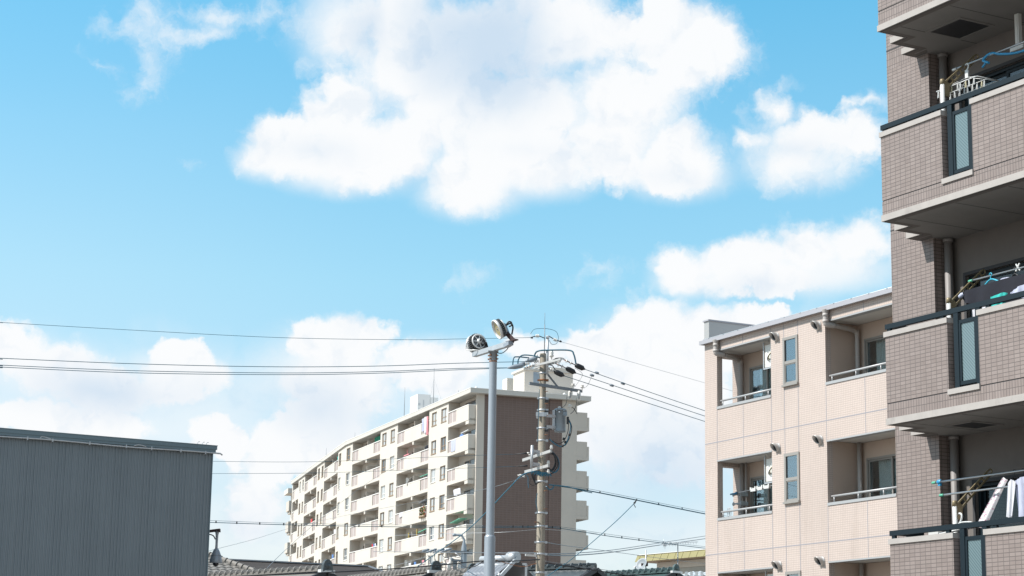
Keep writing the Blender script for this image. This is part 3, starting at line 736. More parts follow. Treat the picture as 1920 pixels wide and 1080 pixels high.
d = garment([(2.3, 7.16), (2.5, 7.22), (3.0, 7.24)], [(2.3, 7.08), (2.5, 7.05), (3.0, 7.05)], 0.25, 2, 0.02)
hang('pale_shirt', d, 'pale_cloth', (2.6, 0.25, 7.2), 'pale lilac garment behind the railing at the right edge, middle brown balcony', 'shirt')
d = garment([(1.50, 7.10), (1.66, 7.14), (1.80, 7.14)], [(1.50, 6.85), (1.66, 6.83), (1.80, 6.85)], 0.3, 2, 0.012)
hang('white_towel', d, 'white_cloth', (1.65, 0.3, 7.1), 'small white towel seen between the rails, middle brown balcony', 'towel')


def hanger(u, v, z, w_, m, label, drop=0.14, tilt=0.0, name='coat_hanger', r=0.010):
    h = MB(); L = Vector((u - w_, v, z - drop - tilt)); Rr = Vector((u + w_, v, z - drop + tilt)); top = Vector((u, v, z - 0.05))
    h.tube(spline([L, (u - w_ * 0.6, v, z - drop * 0.72 - tilt * 0.6), top, (u + w_ * 0.6, v, z - drop * 0.72 + tilt * 0.6), Rr], 5), r, 6)
    h.tube([L, Rr], r * 0.8, 6)
    h.tube(spline([top, (u + 0.005, v, z - 0.015), (u + 0.03, v, z + 0.02), (u, v, z + 0.04), (u - 0.025, v, z + 0.015)], 4), r * 0.6, 6)
    return hang(name, h, m, (u, v, z), label, 'hanger', 'hangers on the brown balconies')


hanger(1.42, 0.72, 7.60, 0.27, 'sky_plastic', 'light blue hanger with small pegs, left on the middle balcony pole', 0.17, 0.03, r=0.012)
hanger(1.86, 0.75, 7.60, 0.20, 'black', 'black hanger next to the blue one on the middle balcony pole', 0.19)
hanger(2.55, 0.70, 7.62, 0.42, 'sky_plastic', 'large light blue hanger at the right edge on the middle balcony pole', 0.26, 0.04, r=0.016)
d = garment([(1.60, 7.47), (1.72, 7.51), (1.84, 7.50)], [(1.60, 7.36), (1.72, 7.34), (1.84, 7.33)], 0.66, 2, 0.01)
hang('blue_shirt', d, 'lilac_cloth', (1.72, 0.66, 7.5), 'dusty blue cloth hung between two hangers, middle brown balcony', 'cloth')
pb = MB()
for i in range(8):
    a = 1.17 + 0.065 * i; pb.obox((a, 0.72, 7.44), (a + (0.012 if i % 2 else -0.01), 0.72, 7.345), 0.016, 0.018)
pb.tube([(1.15, 0.72, 7.44), (1.66, 0.72, 7.46)], 0.006, 6)
hang('peg_row', pb, 'white_plastic', (1.4, 0.72, 7.44), 'row of white pegs under the light blue hanger', 'pegs')
x = MB()
for a in (-1, 1): x.obox((1.93 - 0.04 * a, 0.75, 7.58), (1.93 + 0.035 * a, 0.75, 7.68), 0.018, 0.02)
hang('pole_peg', x, 'white_plastic', (1.93, 0.75, 7.61), 'big white peg clamped on the middle balcony pole', 'peg')

# lowest balcony
def dotted():
    m = bpy.data.materials.new('dotted_cloth'); m.use_nodes = True
    t = NT(m.node_tree); b = m.node_tree.nodes['Principled BSDF']
    vo = t.n('ShaderNodeTexVoronoi'); t.put(vo.inputs['Vector'], t.n('ShaderNodeTexCoord').outputs['Object']); vo.inputs['Scale'].default_value = 26
    t.put(b.inputs['Base Color'], t.mix(t.smooth(vo.outputs['Distance'], 0.22, 0.34), (0.55, 0.22, 0.33, 1), (0.76, 0.72, 0.74, 1)))
    b.inputs['Roughness'].default_value = 0.9
    return m


M['dotted_cloth'] = dotted()
d = garment([(1.60, 4.77), (1.64, 4.80), (1.72, 4.76)], [(1.06, 4.20), (1.14, 4.17), (1.24, 4.15)], 0.62, 1, 0.015, rows=22)
sl = hang('dotted_sleeve', d, 'dotted_cloth', (1.64, 0.62, 4.78), 'white dotted sleeve hanging slantwise on the lowest brown balcony', 'garment')
d = garment([(1.86, 4.70), (1.92, 4.74), (2.00, 4.70)], [(1.79, 4.27), (1.86, 4.24), (1.93, 4.26)], 0.50, 1.5, 0.015)
hang('white_shirt_sleeve', d, 'white_cloth', (1.92, 0.5, 4.72), 'pale sleeve hanging straight down in front of the dark door, lowest balcony', 'garment')
d = garment([(1.96, 4.72), (2.1, 4.76), (2.4, 4.75), (2.7, 4.72)], [(1.98, 4.24), (2.15, 4.21), (2.4, 4.22), (2.7, 4.2)], 0.53, 3, 0.03)
hang('white_shirt', d, 'pale_cloth', (2.3, 0.53, 4.75), 'pale lilac shirt cut by the right edge on the lowest brown balcony', 'shirt')
d = garment([(1.86, 4.06), (2.0, 4.10), (2.25, 4.10)], [(1.8, 3.7), (2.0, 3.68), (2.3, 3.7)], 0.45, 2, 0.02)
hang('blue_towel', d, 'pale_cloth', (2.0, 0.45, 4.1), 'pale blue cloth seen under the rail on the lowest balcony', 'towel')
for i, (u, l) in enumerate(((1.66, 'left'), (1.83, 'second'), (2.0, 'third'), (2.16, 'right'))):
    hanger(u, 0.80, 4.875, 0.14, 'black', ('black wire hanger on the upper pole of the lowest balcony, ' + {'left': 'leftmost', 'second': 'second from left', 'third': 'third from left', 'right': 'nearest the right edge'}[l]), 0.12, 0.01, r=0.007)
d = garment([(1.80, 4.72), (2.0, 4.78), (2.5, 4.76)], [(1.6, 4.2), (1.9, 4.1), (2.5, 4.1)], 1.0, 3, 0.02)
hang('dark_garment', d, 'navy_cloth', (2.0, 1.0, 4.75), 'dark garment hanging behind the pale sleeves on the lowest balcony', 'garment')
# white folding laundry rack lying on the parapet of the lowest balcony
k = MB(); z = FL[1] + 1.345
def rk(u): return 0.46 if u < 0.9 else 0.30
for i in range(7): k.tube([(0.62 + 0.14 * i, 0.22, z - 0.02 + 0.012 * i), (0.66 + 0.14 * i, 0.60, z + 0.07 + 0.008 * i)], 0.012, 6)
for v_, zz in ((0.22, -0.02), (0.35, 0.01), (0.48, 0.04), (0.60, 0.07)): k.tube([(0.58, v_, z + zz), (1.54, v_, z + zz + 0.085)], 0.014, 6)
k.tube(spline([(1.08, 0.24, z + 0.06), (1.2, 0.24, z + 0.125), (1.4, 0.24, z + 0.12), (1.52, 0.24, z + 0.08)], 5), 0.010, 6); k.box(0.60, 0.80, 0.20, 0.46, z - 0.01, z + 0.035)
k.tube(spline([(0.98, 0.40, z + 0.10), (0.95, 0.40, z + 0.20), (0.99, 0.40, z + 0.27), (1.05, 0.40, z + 0.26), (1.05, 0.40, z + 0.20), (1.0, 0.40, z + 0.12)], 5), 0.014, 6)
hang('folding_rack', k, 'white_plastic', (1.0, 0.4, z), 'white folded laundry rack with loop hook leaning on the lowest balcony rail', 'laundry rack')


# ------------------------------------------------------------------ beige apartment house in the middle right
FG = Frame((4.6711, 48.0, 0), -1.0899463)
bg_ = thing('apartment_house', 'beige tiled apartment house with recessed balconies and grey roof edge', 'building', FG.o, FG.rot)
M['beige_frame'] = mat('beige_frame', (0.30, 0.285, 0.265), 0.5, 0.2)
M['sill_metal'] = mat('sill_metal', (0.40, 0.405, 0.41), 0.5, 0.3)
M['gutter_metal'] = mat('gutter_metal', (0.38, 0.375, 0.40), 0.45, 0.15)
M['recess_wall'] = mat('recess_wall', (0.50, 0.40, 0.335), 0.8, var=0.04, var_scale=2)
M['recess_soffit'] = mat('recess_soffit', (0.62, 0.60, 0.57), 0.85, var=0.04)
M['pipe_beige'] = mat('pipe_beige', (0.40, 0.37, 0.35), 0.5)
M['hood_metal'] = mat('hood_metal', (0.44, 0.425, 0.41), 0.4, 0.35)
M['curtain'] = mat('curtain', (0.60, 0.66, 0.64), 0.95)
M['curtain_pale'] = mat('curtain_pale', (0.62, 0.64, 0.66), 0.95)
M['joint_blue'] = mat('joint_blue', (0.27, 0.265, 0.29), 0.7)
SILL = [-1.76, 0.88, 3.52, 6.16, 8.80]; HEAD = [-0.40, 2.25, 4.905, 7.525, 10.168]      # balcony openings, storey by storey
ZR = 10.44; UE = 11.0; DV = 0.88; DEEP = 7.0
L1, R1, L2, R2 = 0.53, 2.757, 4.832, 7.19
holes = []
for k in (1, 2, 3, 4):
    holes += [(L1, R1, SILL[k], HEAD[k]), (L2, R2, SILL[k], HEAD[k])]
    holes += [(3.285, 3.785, SILL[k] + 0.175, HEAD[k] - 0.14)]
w = MB(); w.wall(0.0, UE, 0.0, ZR, holes, depth=0.15, mrev=0)
fw = w.build('front_wall', 'beige_tile', bg_)
# end wall, pierced beside every left balcony
w = MB()
eh = [(0.16, 0.795, SILL[k] + 0.02, HEAD[k] - 0.06) for k in (1, 2, 3, 4)]
w.wall(0.151, DEEP, 0.0, ZR, eh, depth=0.30)
w.v = [(y, x, z) for x, y, z in w.v]; w.f = [f[::-1] for f in w.f]
w.build('end_wall', 'beige_tile', bg_)
# recess linings
for k in (1, 2, 3, 4):
    for (a, b) in ((L1, R1), (L2, R2)):
        w = MB()
        x0 = 0.301 if a == L1 else a - 0.0
        # back wall with its glass door opening; side walls; ceiling; floor
        du = (0.60, 1.98) if a == L1 else (5.07, 6.75)
        zt = HEAD[k] - 0.33; zb = SILL[k] - 1.0
        w.wall(x0 if a == L1 else a, b + 0.2, zb, HEAD[k] + 0.02, [(du[0], du[1], zb + 0.1, zt)], y=DV, depth=0.12, m=0)
        if a == L2: w.box(a - 0.1, a - 0.001, 0.151, DV - 0.001, zb, HEAD[k] + 0.02, 0)
        w.box(b + 0.001, b + 0.12, 0.151, DV - 0.001, zb, HEAD[k] + 0.02, 0)
        w.box(x0 + 0.002, b + 0.1, 0.149, DV - 0.002, HEAD[k] + 0.025, HEAD[k] + 0.2, 1)
        w.box(x0 + 0.002, b + 0.1, 0.152, DV - 0.002, zb - 0.12, zb, 1)
        w.box(du[0] - 0.3, du[1] + 0.3, DV + 1.6, DV + 1.7, zb, HEAD[k], 2)
        w.build('balcony_recess', ['recess_wall', 'recess_soffit', 'room'], bg_)
# back of the building
w = MB(); w.box(0.301, UE, DEEP - 0.2, DEEP, 0.0, ZR - 0.01); w.box(UE - 0.2, UE, 0.152, DEEP - 0.201, 0, ZR - 0.01)
w.build('rear_wall', 'beige_tile', bg_)
# joints of the cladding
J = MB()
for z in (2.72, 5.354, 7.987): J.box(0.0, UE, -0.002, -0.0005, z - 0.011, z + 0.011)
def vj(u, z0, z1): J.box(u - 0.009, u + 0.009, -0.0022, -0.0008, z0, z1)
for k in (1, 2, 3, 4):
    zj1 = {1: 5.354, 2: 5.354, 3: 7.987, 4: ZR}[k] if k > 1 else 2.72
    lo = {1: 0.0, 2: 2.72, 3: 5.354, 4: 7.987}[k]
    hi = {1: 2.72, 2: 5.354, 3: 7.987, 4: ZR - 0.05}[k]
    for u in (0.529, 2.757, 4.830): vj(u, lo + 0.011, SILL[k] - 0.05); vj(u, HEAD[k] + 0.005, hi - 0.011)
    for u in (1.62, 6.21): vj(u, lo + 0.011, SILL[k] - 0.05); vj(u, HEAD[k] + 0.005, hi - 0.011)
    for u in (3.27, 3.80): vj(u, lo + 0.011, SILL[k] + 0.1); vj(u, HEAD[k] - 0.10, hi - 0.011)
J.build('cladding_joint', 'joint_blue', fw)
# balcony edge trims, railings
for k in (1, 2, 3, 4):
    for (a, b) in ((L1, R1), (L2, R2)):
        s = MB(); s.box(a + 0.001, b - 0.001, -0.018, 0.165, SILL[k] - 0.032, SILL[k] + 0.03); s.build('balcony_sill', 'sill_metal', bg_)
        s = MB(); s.box(a - 0.01, b + 0.01, -0.012, 0.16, HEAD[k] - 0.004, HEAD[k] + 0.028); s.build('balcony_head', 'sill_metal', bg_)
        r = MB(); r.tube([(a + 0.02, 0.09, SILL[k] + 0.175), (b - 0.02, 0.09, SILL[k] + 0.175)], 0.024, 12)
        for u in (a + 0.10, a + 1.06, b - 0.24) if a == L1 else (a + 0.11, a + 0.96, a + 1.82): r.tube([(u, 0.09, SILL[k] + 0.03), (u, 0.09, SILL[k] + 0.165)], 0.016, 10)
        r.build('railing', 'sill_metal', bg_)


def pane_window(parent, u0, u1, z0, z1, v, pale):
    """narrow two-pane window, fixed over hinged"""
    f = MB(); t = 0.035; zm = z0 + (z1 - z0) * 0.475
    f.box(u0 - 0.035, u1 + 0.035, v - 0.028, v + 0.03, z1 - t, z1 + 0.03); f.box(u0 - 0.035, u0 + t, v - 0.026, v + 0.03, z0, z1 - t); f.box(u1 - t, u1 + 0.035, v - 0.026, v + 0.03, z0, z1 - t)
    f.box(u0 + t, u1 - t, v - 0.022, v + 0.03, zm - 0.035, zm + 0.035); f.box(u0 + t, u1 - t, v - 0.022, v + 0.03, z0, z0 + t)
    f.box(u0 - 0.05, u1 + 0.05, v - 0.06, v + 0.03, z0 - 0.045, z0 - 0.001)
    wn = f.build('window', 'beige_frame', parent)
    s = MB(); q = 0.022
    a, b, c, d = u0 + t, u1 - t, z0 + t, zm - 0.035
    s.box(a, a + q, v - 0.012, v + 0.02, c, d); s.box(b - q, b, v - 0.012, v + 0.02, c, d); s.box(a + q, b - q, v - 0.012, v + 0.02, c, c + q); s.box(a + q, b - q, v - 0.012, v + 0.02, d - q, d)
    s.build('sash', 'beige_frame', wn)
    for (c, d) in ((z0 + t + q, zm - 0.035 - q), (zm + 0.035, z1 - t)):
        p = MB(); p.box(u0 + t, u1 - t, v + 0.001, v + 0.006, c, d); p.build('pane', 'glass_sky', wn)
    c_ = MB()
    n = 24; c_.sheet([[(u0 + (u1 - u0) * i / n, v + 0.09 + 0.010 * sin(i * 1.9), zq) for i in range(n + 1)] for zq in (z1, (z0 + z1) / 2, z0)])
    c_.build('curtain', 'curtain_pale' if pale else 'curtain', wn)
    return wn


for k in (1, 2, 3, 4): pane_window(bg_, 3.285, 3.785, SILL[k] + 0.175, HEAD[k] - 0.14, 0.0, k == 3)


def glass_door(parent, u0, u1, z0, z1, v, wave):
    f = MB(); t = 0.045
    f.box(u0, u1, v - 0.02, v + 0.09, z1 - t, z1); f.box(u0, u0 + t, v - 0.018, v + 0.09, z0, z1 - t); f.box(u1 - t, u1, v - 0.018, v + 0.09, z0, z1 - t); f.box(u0 + t, u1 - t, v, v + 0.09, z0, z0 + t)
    dd = f.build('balcony_door', 'beige_frame', parent)
    mid = (u0 + u1) / 2
    for (a, b, vv) in ((u0 + t, mid + 0.03, v + 0.01), (mid - 0.03, u1 - t, v + 0.045)):
        s = MB(); q = 0.04
        s.box(a, a + q, vv, vv + 0.03, z0 + t, z1 - t); s.box(b - q, b, vv, vv + 0.03, z0 + t, z1 - t); s.box(a + q, b - q, vv + 0.001, vv + 0.029, z1 - t - q, z1 - t); s.box(a + q, b - q, vv + 0.001, vv + 0.029, z0 + t, z0 + t + q)
        s.build('sash', 'beige_frame', dd)
        p = MB(); p.box(a + q, b - q, vv + 0.012, vv + 0.017, z0 + t + q, z1 - t - q); p.build('pane', 'glass', dd)
    c = MB(); n = 90; rows = 12; g_ = []
    for i in range(rows + 1):
        zq = z1 - t - (z1 - z0 - t) * i / rows
        g_.append([(u0 + 0.2 + (u1 - u0 - 0.28) * j / n, v + 0.16 + 0.022 * sin(j * 0.85 + wave) * (0.6 + 0.4 * i / rows) + 0.012 * sin(j * 2.1 + 0.3 * i), zq) for j in range(n + 1)])
    c.sheet(g_); c.build('curtain', 'curtain', dd)
    return dd


for k in (1, 2, 3, 4):
    glass_door(bg_, 0.60, 1.98, SILL[k] - 0.9, HEAD[k] - 0.33, DV + 0.01, k * 1.3)
    glass_door(bg_, 5.07, 6.75, SILL[k] - 0.9, HEAD[k] - 0.33, DV + 0.01, k * 2.1)

# vent hoods
hm = MB()                                                 # short pipe with a slanted, hooded mouth
def slant(r, ltop, lbot, seg=20): return [(r * cos(2 * pi * k / seg), -(lbot + (ltop - lbot) * (0.5 + 0.5 * sin(2 * pi * k / seg)) ** 0.7), r * sin(2 * pi * k / seg)) for k in range(seg + 1)]
hm.sheet([[(x * 1.12, -0.001, z * 1.12) for x, y, z in slant(0.075, 0, 0)], [(x * 1.12, -0.018, z * 1.12) for x, y, z in slant(0.075, 0, 0)], [(x, -0.02, z) for x, y, z in slant(0.075, 0, 0)],
          slant(0.077, 0.10, 0.03), slant(0.073, 0.145, 0.035), slant(0.066, 0.165, 0.04), slant(0.058, 0.150, 0.035), slant(0.056, 0.06, 0.012)])
hm.face([(x, y, z) for x, y, z in slant(0.057, 0.08, 0.016)[:-1]], 1)
hme = hm.mesh('vent_hood', ['hood_metal', 'black'])
for k in (1, 2, 3, 4):
    for u in (2.995, 4.593):
        put('vent_hood', hme, fw, (u, 0.0, {4: 10.13, 3: 7.587, 2: 4.95, 1: 2.31}[k])).scale = (1.3, 1.15, 1.3)

# roof: eaves gutter, roof sheet, snow rail, parapet box
rf = MB()
prof = [(0.0, 0.0), (0.175, 0.0), (0.185, 0.02), (0.185, 0.105), (0.17, 0.105), (0.0, 0.115)]
rf.box(-0.07, UE, -0.105, 0.0, 10.41, 10.425); rf.box(-0.07, UE, -0.118, -0.105, 10.395, 10.49); rf.box(-0.072, -0.057, -0.105, 0.3, 10.40, 10.49)
gut = rf.build('gutter', 'gutter_metal', bg_, bevel=0.004)
rs = MB()
rs.face(((-0.05, -0.10, 10.475), (UE, -0.10, 10.475), (UE, DEEP + 0.1, 10.62), (-0.05, DEEP + 0.1, 10.62)), 0); rs.face(((-0.05, DEEP + 0.1, 10.43), (UE, DEEP + 0.1, 10.43), (UE, -0.10, 10.44), (-0.05, -0.10, 10.44)), 0)
rs.box(-0.05, UE, -0.099, -0.08, 10.441, 10.472, 0); rs.box(-0.05, -0.035, -0.079, DEEP, 10.441, 10.472, 0)
rs.build('roof', 'gutter_metal', bg_)
rl = MB(); rl.tube([(-0.02, -0.02, 10.525), (UE, -0.02, 10.525)], 0.016, 8)
u = 0.1
while u < UE: rl.box(u - 0.015, u + 0.015, -0.03, -0.01, 10.47, 10.545); u += 0.62
u = 0.35
while u < UE: rl.box(u - 0.012, u + 0.012, -0.126, -0.10, 10.49, 10.505); u += 0.62
rl.build('snow_rail', 'galv', bg_)
pb = MB(); pb.box(-0.02, 0.19, 0.0, 2.6, 10.48, 10.965, 0); pb.box(-0.045, 0.215, -0.03, 2.63, 10.965, 11.0, 1)
pb.build('roof_parapet', ['hood_metal', 'gutter_metal'], bg_)
# rain pipes: down from the gutter, back into the recess and down its corner
for (u, uc) in ((0.615, 0.35), (4.975, 4.90)):
    p = MB(); r = 0.062
    p.tube(spline([(u, -0.085, 10.41), (u, -0.085, 10.22), (u, -0.085, 10.12), (u + 0.02, -0.03, 10.085), (u + 0.06, 0.12, 10.075)], 6), r, 14)
    e = (0.40 if uc < 1 else 4.96)
    p.tube(spline([(u + 0.06, 0.12, 10.075), ((u + e) / 2 + 0.03, 0.5, 10.05), (e, 0.70, 10.03), (e, 0.77, 9.97), (e, 0.775, 9.85), (e, 0.775, 7.56)], 6), r * 0.85, 14)
    for z in (10.30, 10.16): p.lathe([(r, -0.03), (r + 0.01, -0.028), (r + 0.01, 0.028), (r, 0.03)], (u, -0.085, z), (0, 0, 1), 14)
    for z in (9.45,): p.box(e - 0.07, e + 0.07, 0.74, 0.80, z - 0.012, z + 0.012)
    p.lathe([(0.062, -0.0), (0.085, 0.06), (0.085, 0.075)], (u, -0.085, 10.345), (0, 0, 1), 14)
    p.build('rain_pipe', 'pipe_beige', bg_)
    for k in (1, 2, 3):
        p = MB(); p.tube([(e, 0.775, SILL[k] - 1.0), (e, 0.775, HEAD[k] + 0.02)], r * 0.85, 14)
        if e < 1: p.tube([(e + 0.17, 0.78, SILL[k] - 1.0), (e + 0.17, 0.78, HEAD[k] + 0.02)], 0.03, 10)
        p.box(e - 0.07, e + 0.07, 0.74, 0.80, SILL[k] + 0.60, SILL[k] + 0.62)
        p.build('rain_pipe', 'pipe_beige', bg_)


# ---- things on its balconies
def hang2(name, mb, mats, org, label, cat, group=None):
    mb.v = [(x - org[0], y - org[1], z - org[2]) for x, y, z in mb.v]
    return tag(mb.build(name, mats, None, FG.w(*org), FG.rot), label, cat, group)


def air_con(org, rot, label, group=None, hang_bar=True):
    """outdoor unit hung under the ceiling: casing, fan grille, feed pipes, hanging frame"""
    t = thing('air_conditioner', label, 'air conditioner', org, rot, group)
    b = MB(); b.box(-0.13, 0.13, -0.36, 0.36, 0.0, 0.52); b.build('casing', 'ac_white', t, bevel=0.012)
    gq = MB()
    gq.lathe([(0.20, 0.131), (0.205, 0.138), (0.19, 0.138), (0.185, 0.131)], (0, -0.10, 0.26), (1, 0, 0), 24)
    for r in (0.05, 0.09, 0.13, 0.165): gq.lathe([(r, 0.132), (r + 0.006, 0.136), (r + 0.012, 0.132)], (0, -0.10, 0.26), (1, 0, 0), 24)
    for k in range(8): a = k * pi / 4; gq.obox((0.134, -0.10 + 0.04 * cos(a), 0.26 + 0.04 * sin(a)), (0.134, -0.10 + 0.19 * cos(a), 0.26 + 0.19 * sin(a)), 0.006, 0.008)
    gq.build('fan_grille', 'galv_dark', t)
    p = MB(); p.box(-0.06, 0.05, -0.364, -0.361, 0.10, 0.40); p.box(-0.02, 0.02, -0.368, -0.3645, 0.33, 0.36, 1); p.build('service_panel', ['ac_white', 'galv_dark'], t)
    if hang_bar:
        f = MB()
        for y in (-0.38, 0.38):
            for x in (-0.15, 0.15): f.box(x - 0.012, x + 0.012, y - 0.012, y + 0.012, -0.04, 0.60)
            f.box(-0.162, 0.162, y - 0.012, y + 0.012, -0.05, -0.02)
        f.build('hanging_frame', 'galv', t)
        c = MB(); c.tube(spline([(0.02, -0.37, 0.18), (0.10, -0.42, 0.24), (0.22, -0.40, 0.33), (0.34, -0.36, 0.36)], 6), 0.018, 8, 0); c.tube(spline([(0.0, -0.37, 0.15), (0.09, -0.44, 0.2), (0.22, -0.43, 0.29), (0.34, -0.36, 0.32)], 6), 0.010, 6, 1)
        c.build('feed_pipe', ['cream_plastic', 'black'], t)
    return t


M['ac_white'] = mat('ac_white', (0.66, 0.66, 0.63), 0.5, var=0.04)
for k, lab in ((4, 'white air conditioner hung under the balcony ceiling of the beige house, top storey'), (3, 'white air conditioner hung over the laundry rod of the beige house, middle storey'), (2, 'white air conditioner barely showing at the lowest visible storey of the beige house')):
    air_con(FG.w(2.35, 0.57, HEAD[k] - 0.62), FG.rot, lab, 'air conditioners on the beige house')
# laundry rod with three white clips, two hooks, wire bicycle-like loops on the rail
p = MB(); p.tube([(0.37, 0.5, 6.80), (2.6, 0.5, 6.87)], 0.011, 8); p.tube([(0.33, 0.5, 6.80), (0.55, 0.5, 6.806)], 0.020, 8, 1); p.lathe([(0.0, 0), (0.035, 0.03), (0.02, 0.07)], (0.54, 0.5, 6.81), (1, 0, 0), 8, 1)
hang2('laundry_rod', p, ['galv_dark', 'blue_plastic'], (1.5, 0.5, 6.83), 'dark laundry rod with blue end on the middle balcony of the beige house', 'laundry rod')
for i, u in enumerate((1.30, 1.57, 1.84)):
    q = MB(); q.box(u - 0.10, u + 0.10, 0.47, 0.53, 6.785 + 0.008 * i, 6.855 + 0.008 * i); q.box(u - 0.115, u - 0.07, 0.465, 0.535, 6.82, 6.885 + 0.008 * i); q.box(u + 0.07, u + 0.115, 0.465, 0.535, 6.83, 6.89 + 0.008 * i)
    hang2('rod_clip', q, 'white_plastic', (u, 0.5, 6.82), 'white plastic clip on the laundry rod, ' + ('leftmost of three', 'middle of three', 'rightmost of three')[i], 'clip', 'clips on the laundry rod')
for z, lab in ((6.79, 'upper'), (6.57, 'lower')):
    q = MB(); q.box(0.35, 0.66, 0.55, 0.57, z - 0.02, z + 0.02); q.lathe([(0.03, 0), (0.045, 0.005), (0.045, 0.015), (0.03, 0.02)], (0.36, 0.55, z), (0, 1, 0), 14); q.box(0.50, 0.66, 0.56, 0.75, z - 0.03, z - 0.01); q.box(0.62, 0.68, 0.56, 0.76, z - 0.05, z + 0.04)
    hang2('rod_hook', q, 'galv', (0.5, 0.56, z), lab + ' metal rod hook in front of the rain pipe, middle balcony of the beige house', 'hook', 'rod hooks on the beige house')
q = MB()
for du in (0.0, 0.06): q.tube(spline([(0.78 + du, 0.12, 6.19), (0.76 + du, 0.12, 6.32), (0.80 + du, 0.12, 6.42), (0.85 + du, 0.12, 6.32), (0.83 + du, 0.12, 6.19)], 5), 0.007, 5)
hang2('wire_loop', q, 'galv', (0.8, 0.12, 6.3), 'bent wire loop standing at the left of the middle balcony rail', 'wire loop')
q = MB(); q.box(0.33, 0.95, 0.50, 0.70, 6.165, 6.215, 0); q.box(0.36, 0.9, 0.52, 0.68, 6.215, 6.25, 0)
hang2('planter_tray', q, 'black', (0.6, 0.6, 6.17), 'black flat tray at the left end of the middle balcony', 'tray')


# ------------------------------------------------------------------ cream apartment block far behind, bent once along its front
FA = Frame((-3.5865, 174.0, 0), -1.2148963)
A2ROT = -0.1096                                        # the far wing turns by this much
ab = thing('apartment_block', 'long cream apartment block with rows of balconies and a brown tiled end wall', 'building', FA.o, FA.rot)
wing = ((-38.5, 0.0, 0.0), A2ROT)
M['cream'] = mat('cream', (0.565, 0.528, 0.47), 0.85, var=0.05, var_scale=0.5, dirt=((0.50, 0.46, 0.405), 0.9, 0.58, 0.85, 0.25))
M['cream_plain'] = mat('cream_plain', (0.60, 0.55, 0.49), 0.85, var=0.05, var_scale=0.5)  # slightly lighter cream without the dirt streaks
M['end_concrete'] = mat('end_concrete', (0.52, 0.475, 0.42), 0.85, var=0.05, var_scale=0.4)
M['mauve_panel'] = mat('mauve_panel', (0.43, 0.365, 0.355), 0.6)
M['cap_white'] = mat('cap_white', (0.74, 0.72, 0.69), 0.6)
M['recess_grey'] = mat('recess_grey', (0.54, 0.49, 0.43), 0.9, var=0.06, var_scale=0.7)
M['wood_frame'] = mat('wood_frame', (0.33, 0.235, 0.155), 0.6)
M['win_pale'] = mat('win_pale', (0.42, 0.45, 0.46), 0.15, spec=0.7)
M['win_dark'] = mat('win_dark', (0.10, 0.12, 0.135), 0.10, spec=0.7)
M['roof_cap'] = mat('roof_cap', (0.52, 0.50, 0.46), 0.8, var=0.06, var_scale=0.5)
M['tank_white'] = mat('tank_white', (0.66, 0.66, 0.65), 0.6)
M['louvre'] = mat('louvre', (0.30, 0.36, 0.42), 0.5)
NF = 9; FH = 2.598; TOP = 26.58                         # storeys modelled, storey height, underside of the top balcony
rnd = random.Random(11)


def fl(k): return TOP - FH * k


def place(o, seg):
    if seg: o.location = wing[0]; o.rotation_euler = (0, 0, wing[1])
    return o


BAYS = {0: [(-5.46, 0.0), (-20.62, -10.95), (-36.15, -26.30)], 1: [(-14.40, -5.20), (-28.85, -19.75), (-38.75, -34.0)]}
PIERS = {0: [(-10.95, -5.46), (-26.30, -20.62), (-38.5, -36.15)], 1: [(-5.20, 0.0), (-19.75, -14.40), (-34.0, -28.85), (-39.3, -38.75)]}
WINS = {0: [(-10.2, -8.78), (-7.52, -6.0), (-25.72, -24.28), (-22.9, -21.5), (-38.40, -37.0)], 1: [(-4.65, -3.25), (-18.95, -17.6), (-16.4, -15.05), (-33.2, -32.0), (-30.9, -29.7)]}
for seg in (0, 1):
    # piers carry the windows
    for (a, b) in PIERS[seg]:
        hs = [(u0, u1, fl(k) + 0.70, fl(k) + 1.91) for (u0, u1) in WINS[seg] if a <= u0 <= b for k in range(NF)]
        w = MB(); w.wall(a, b, 0.0, 28.85, hs, depth=0.16, m=0)
        w.box(a + 0.002, b - 0.002, 0.162, 4.0, 0.0, 28.84, 1)
        place(w.build('pier_wall', ['cream', 'recess_grey'], ab), seg)
    # wall behind the balconies
    lo = BAYS[seg][-1][0] if seg == 0 else -39.28
    w = MB()
    for (a, b) in BAYS[seg]:
        hs = []
        for k in range(NF):
            c = fl(k)
            if b - a > 7: hs += [(a + 1.3, a + 3.9, c + 0.16, c + 2.0), (b - 3.9, b - 1.3, c + 0.16, c + 2.0)]
            else: hs += [(a + 1.6, b - 1.2, c + 0.16, c + 2.0)]
        w.wall(a, b, 0.0, 28.84, hs, y=1.05, depth=0.15)
        w.box(a, b, 2.4, 2.5, 0.0, 28.8, 1)
    place(w.build('balcony_wall', ['recess_grey', 'dark_room'], ab), seg)

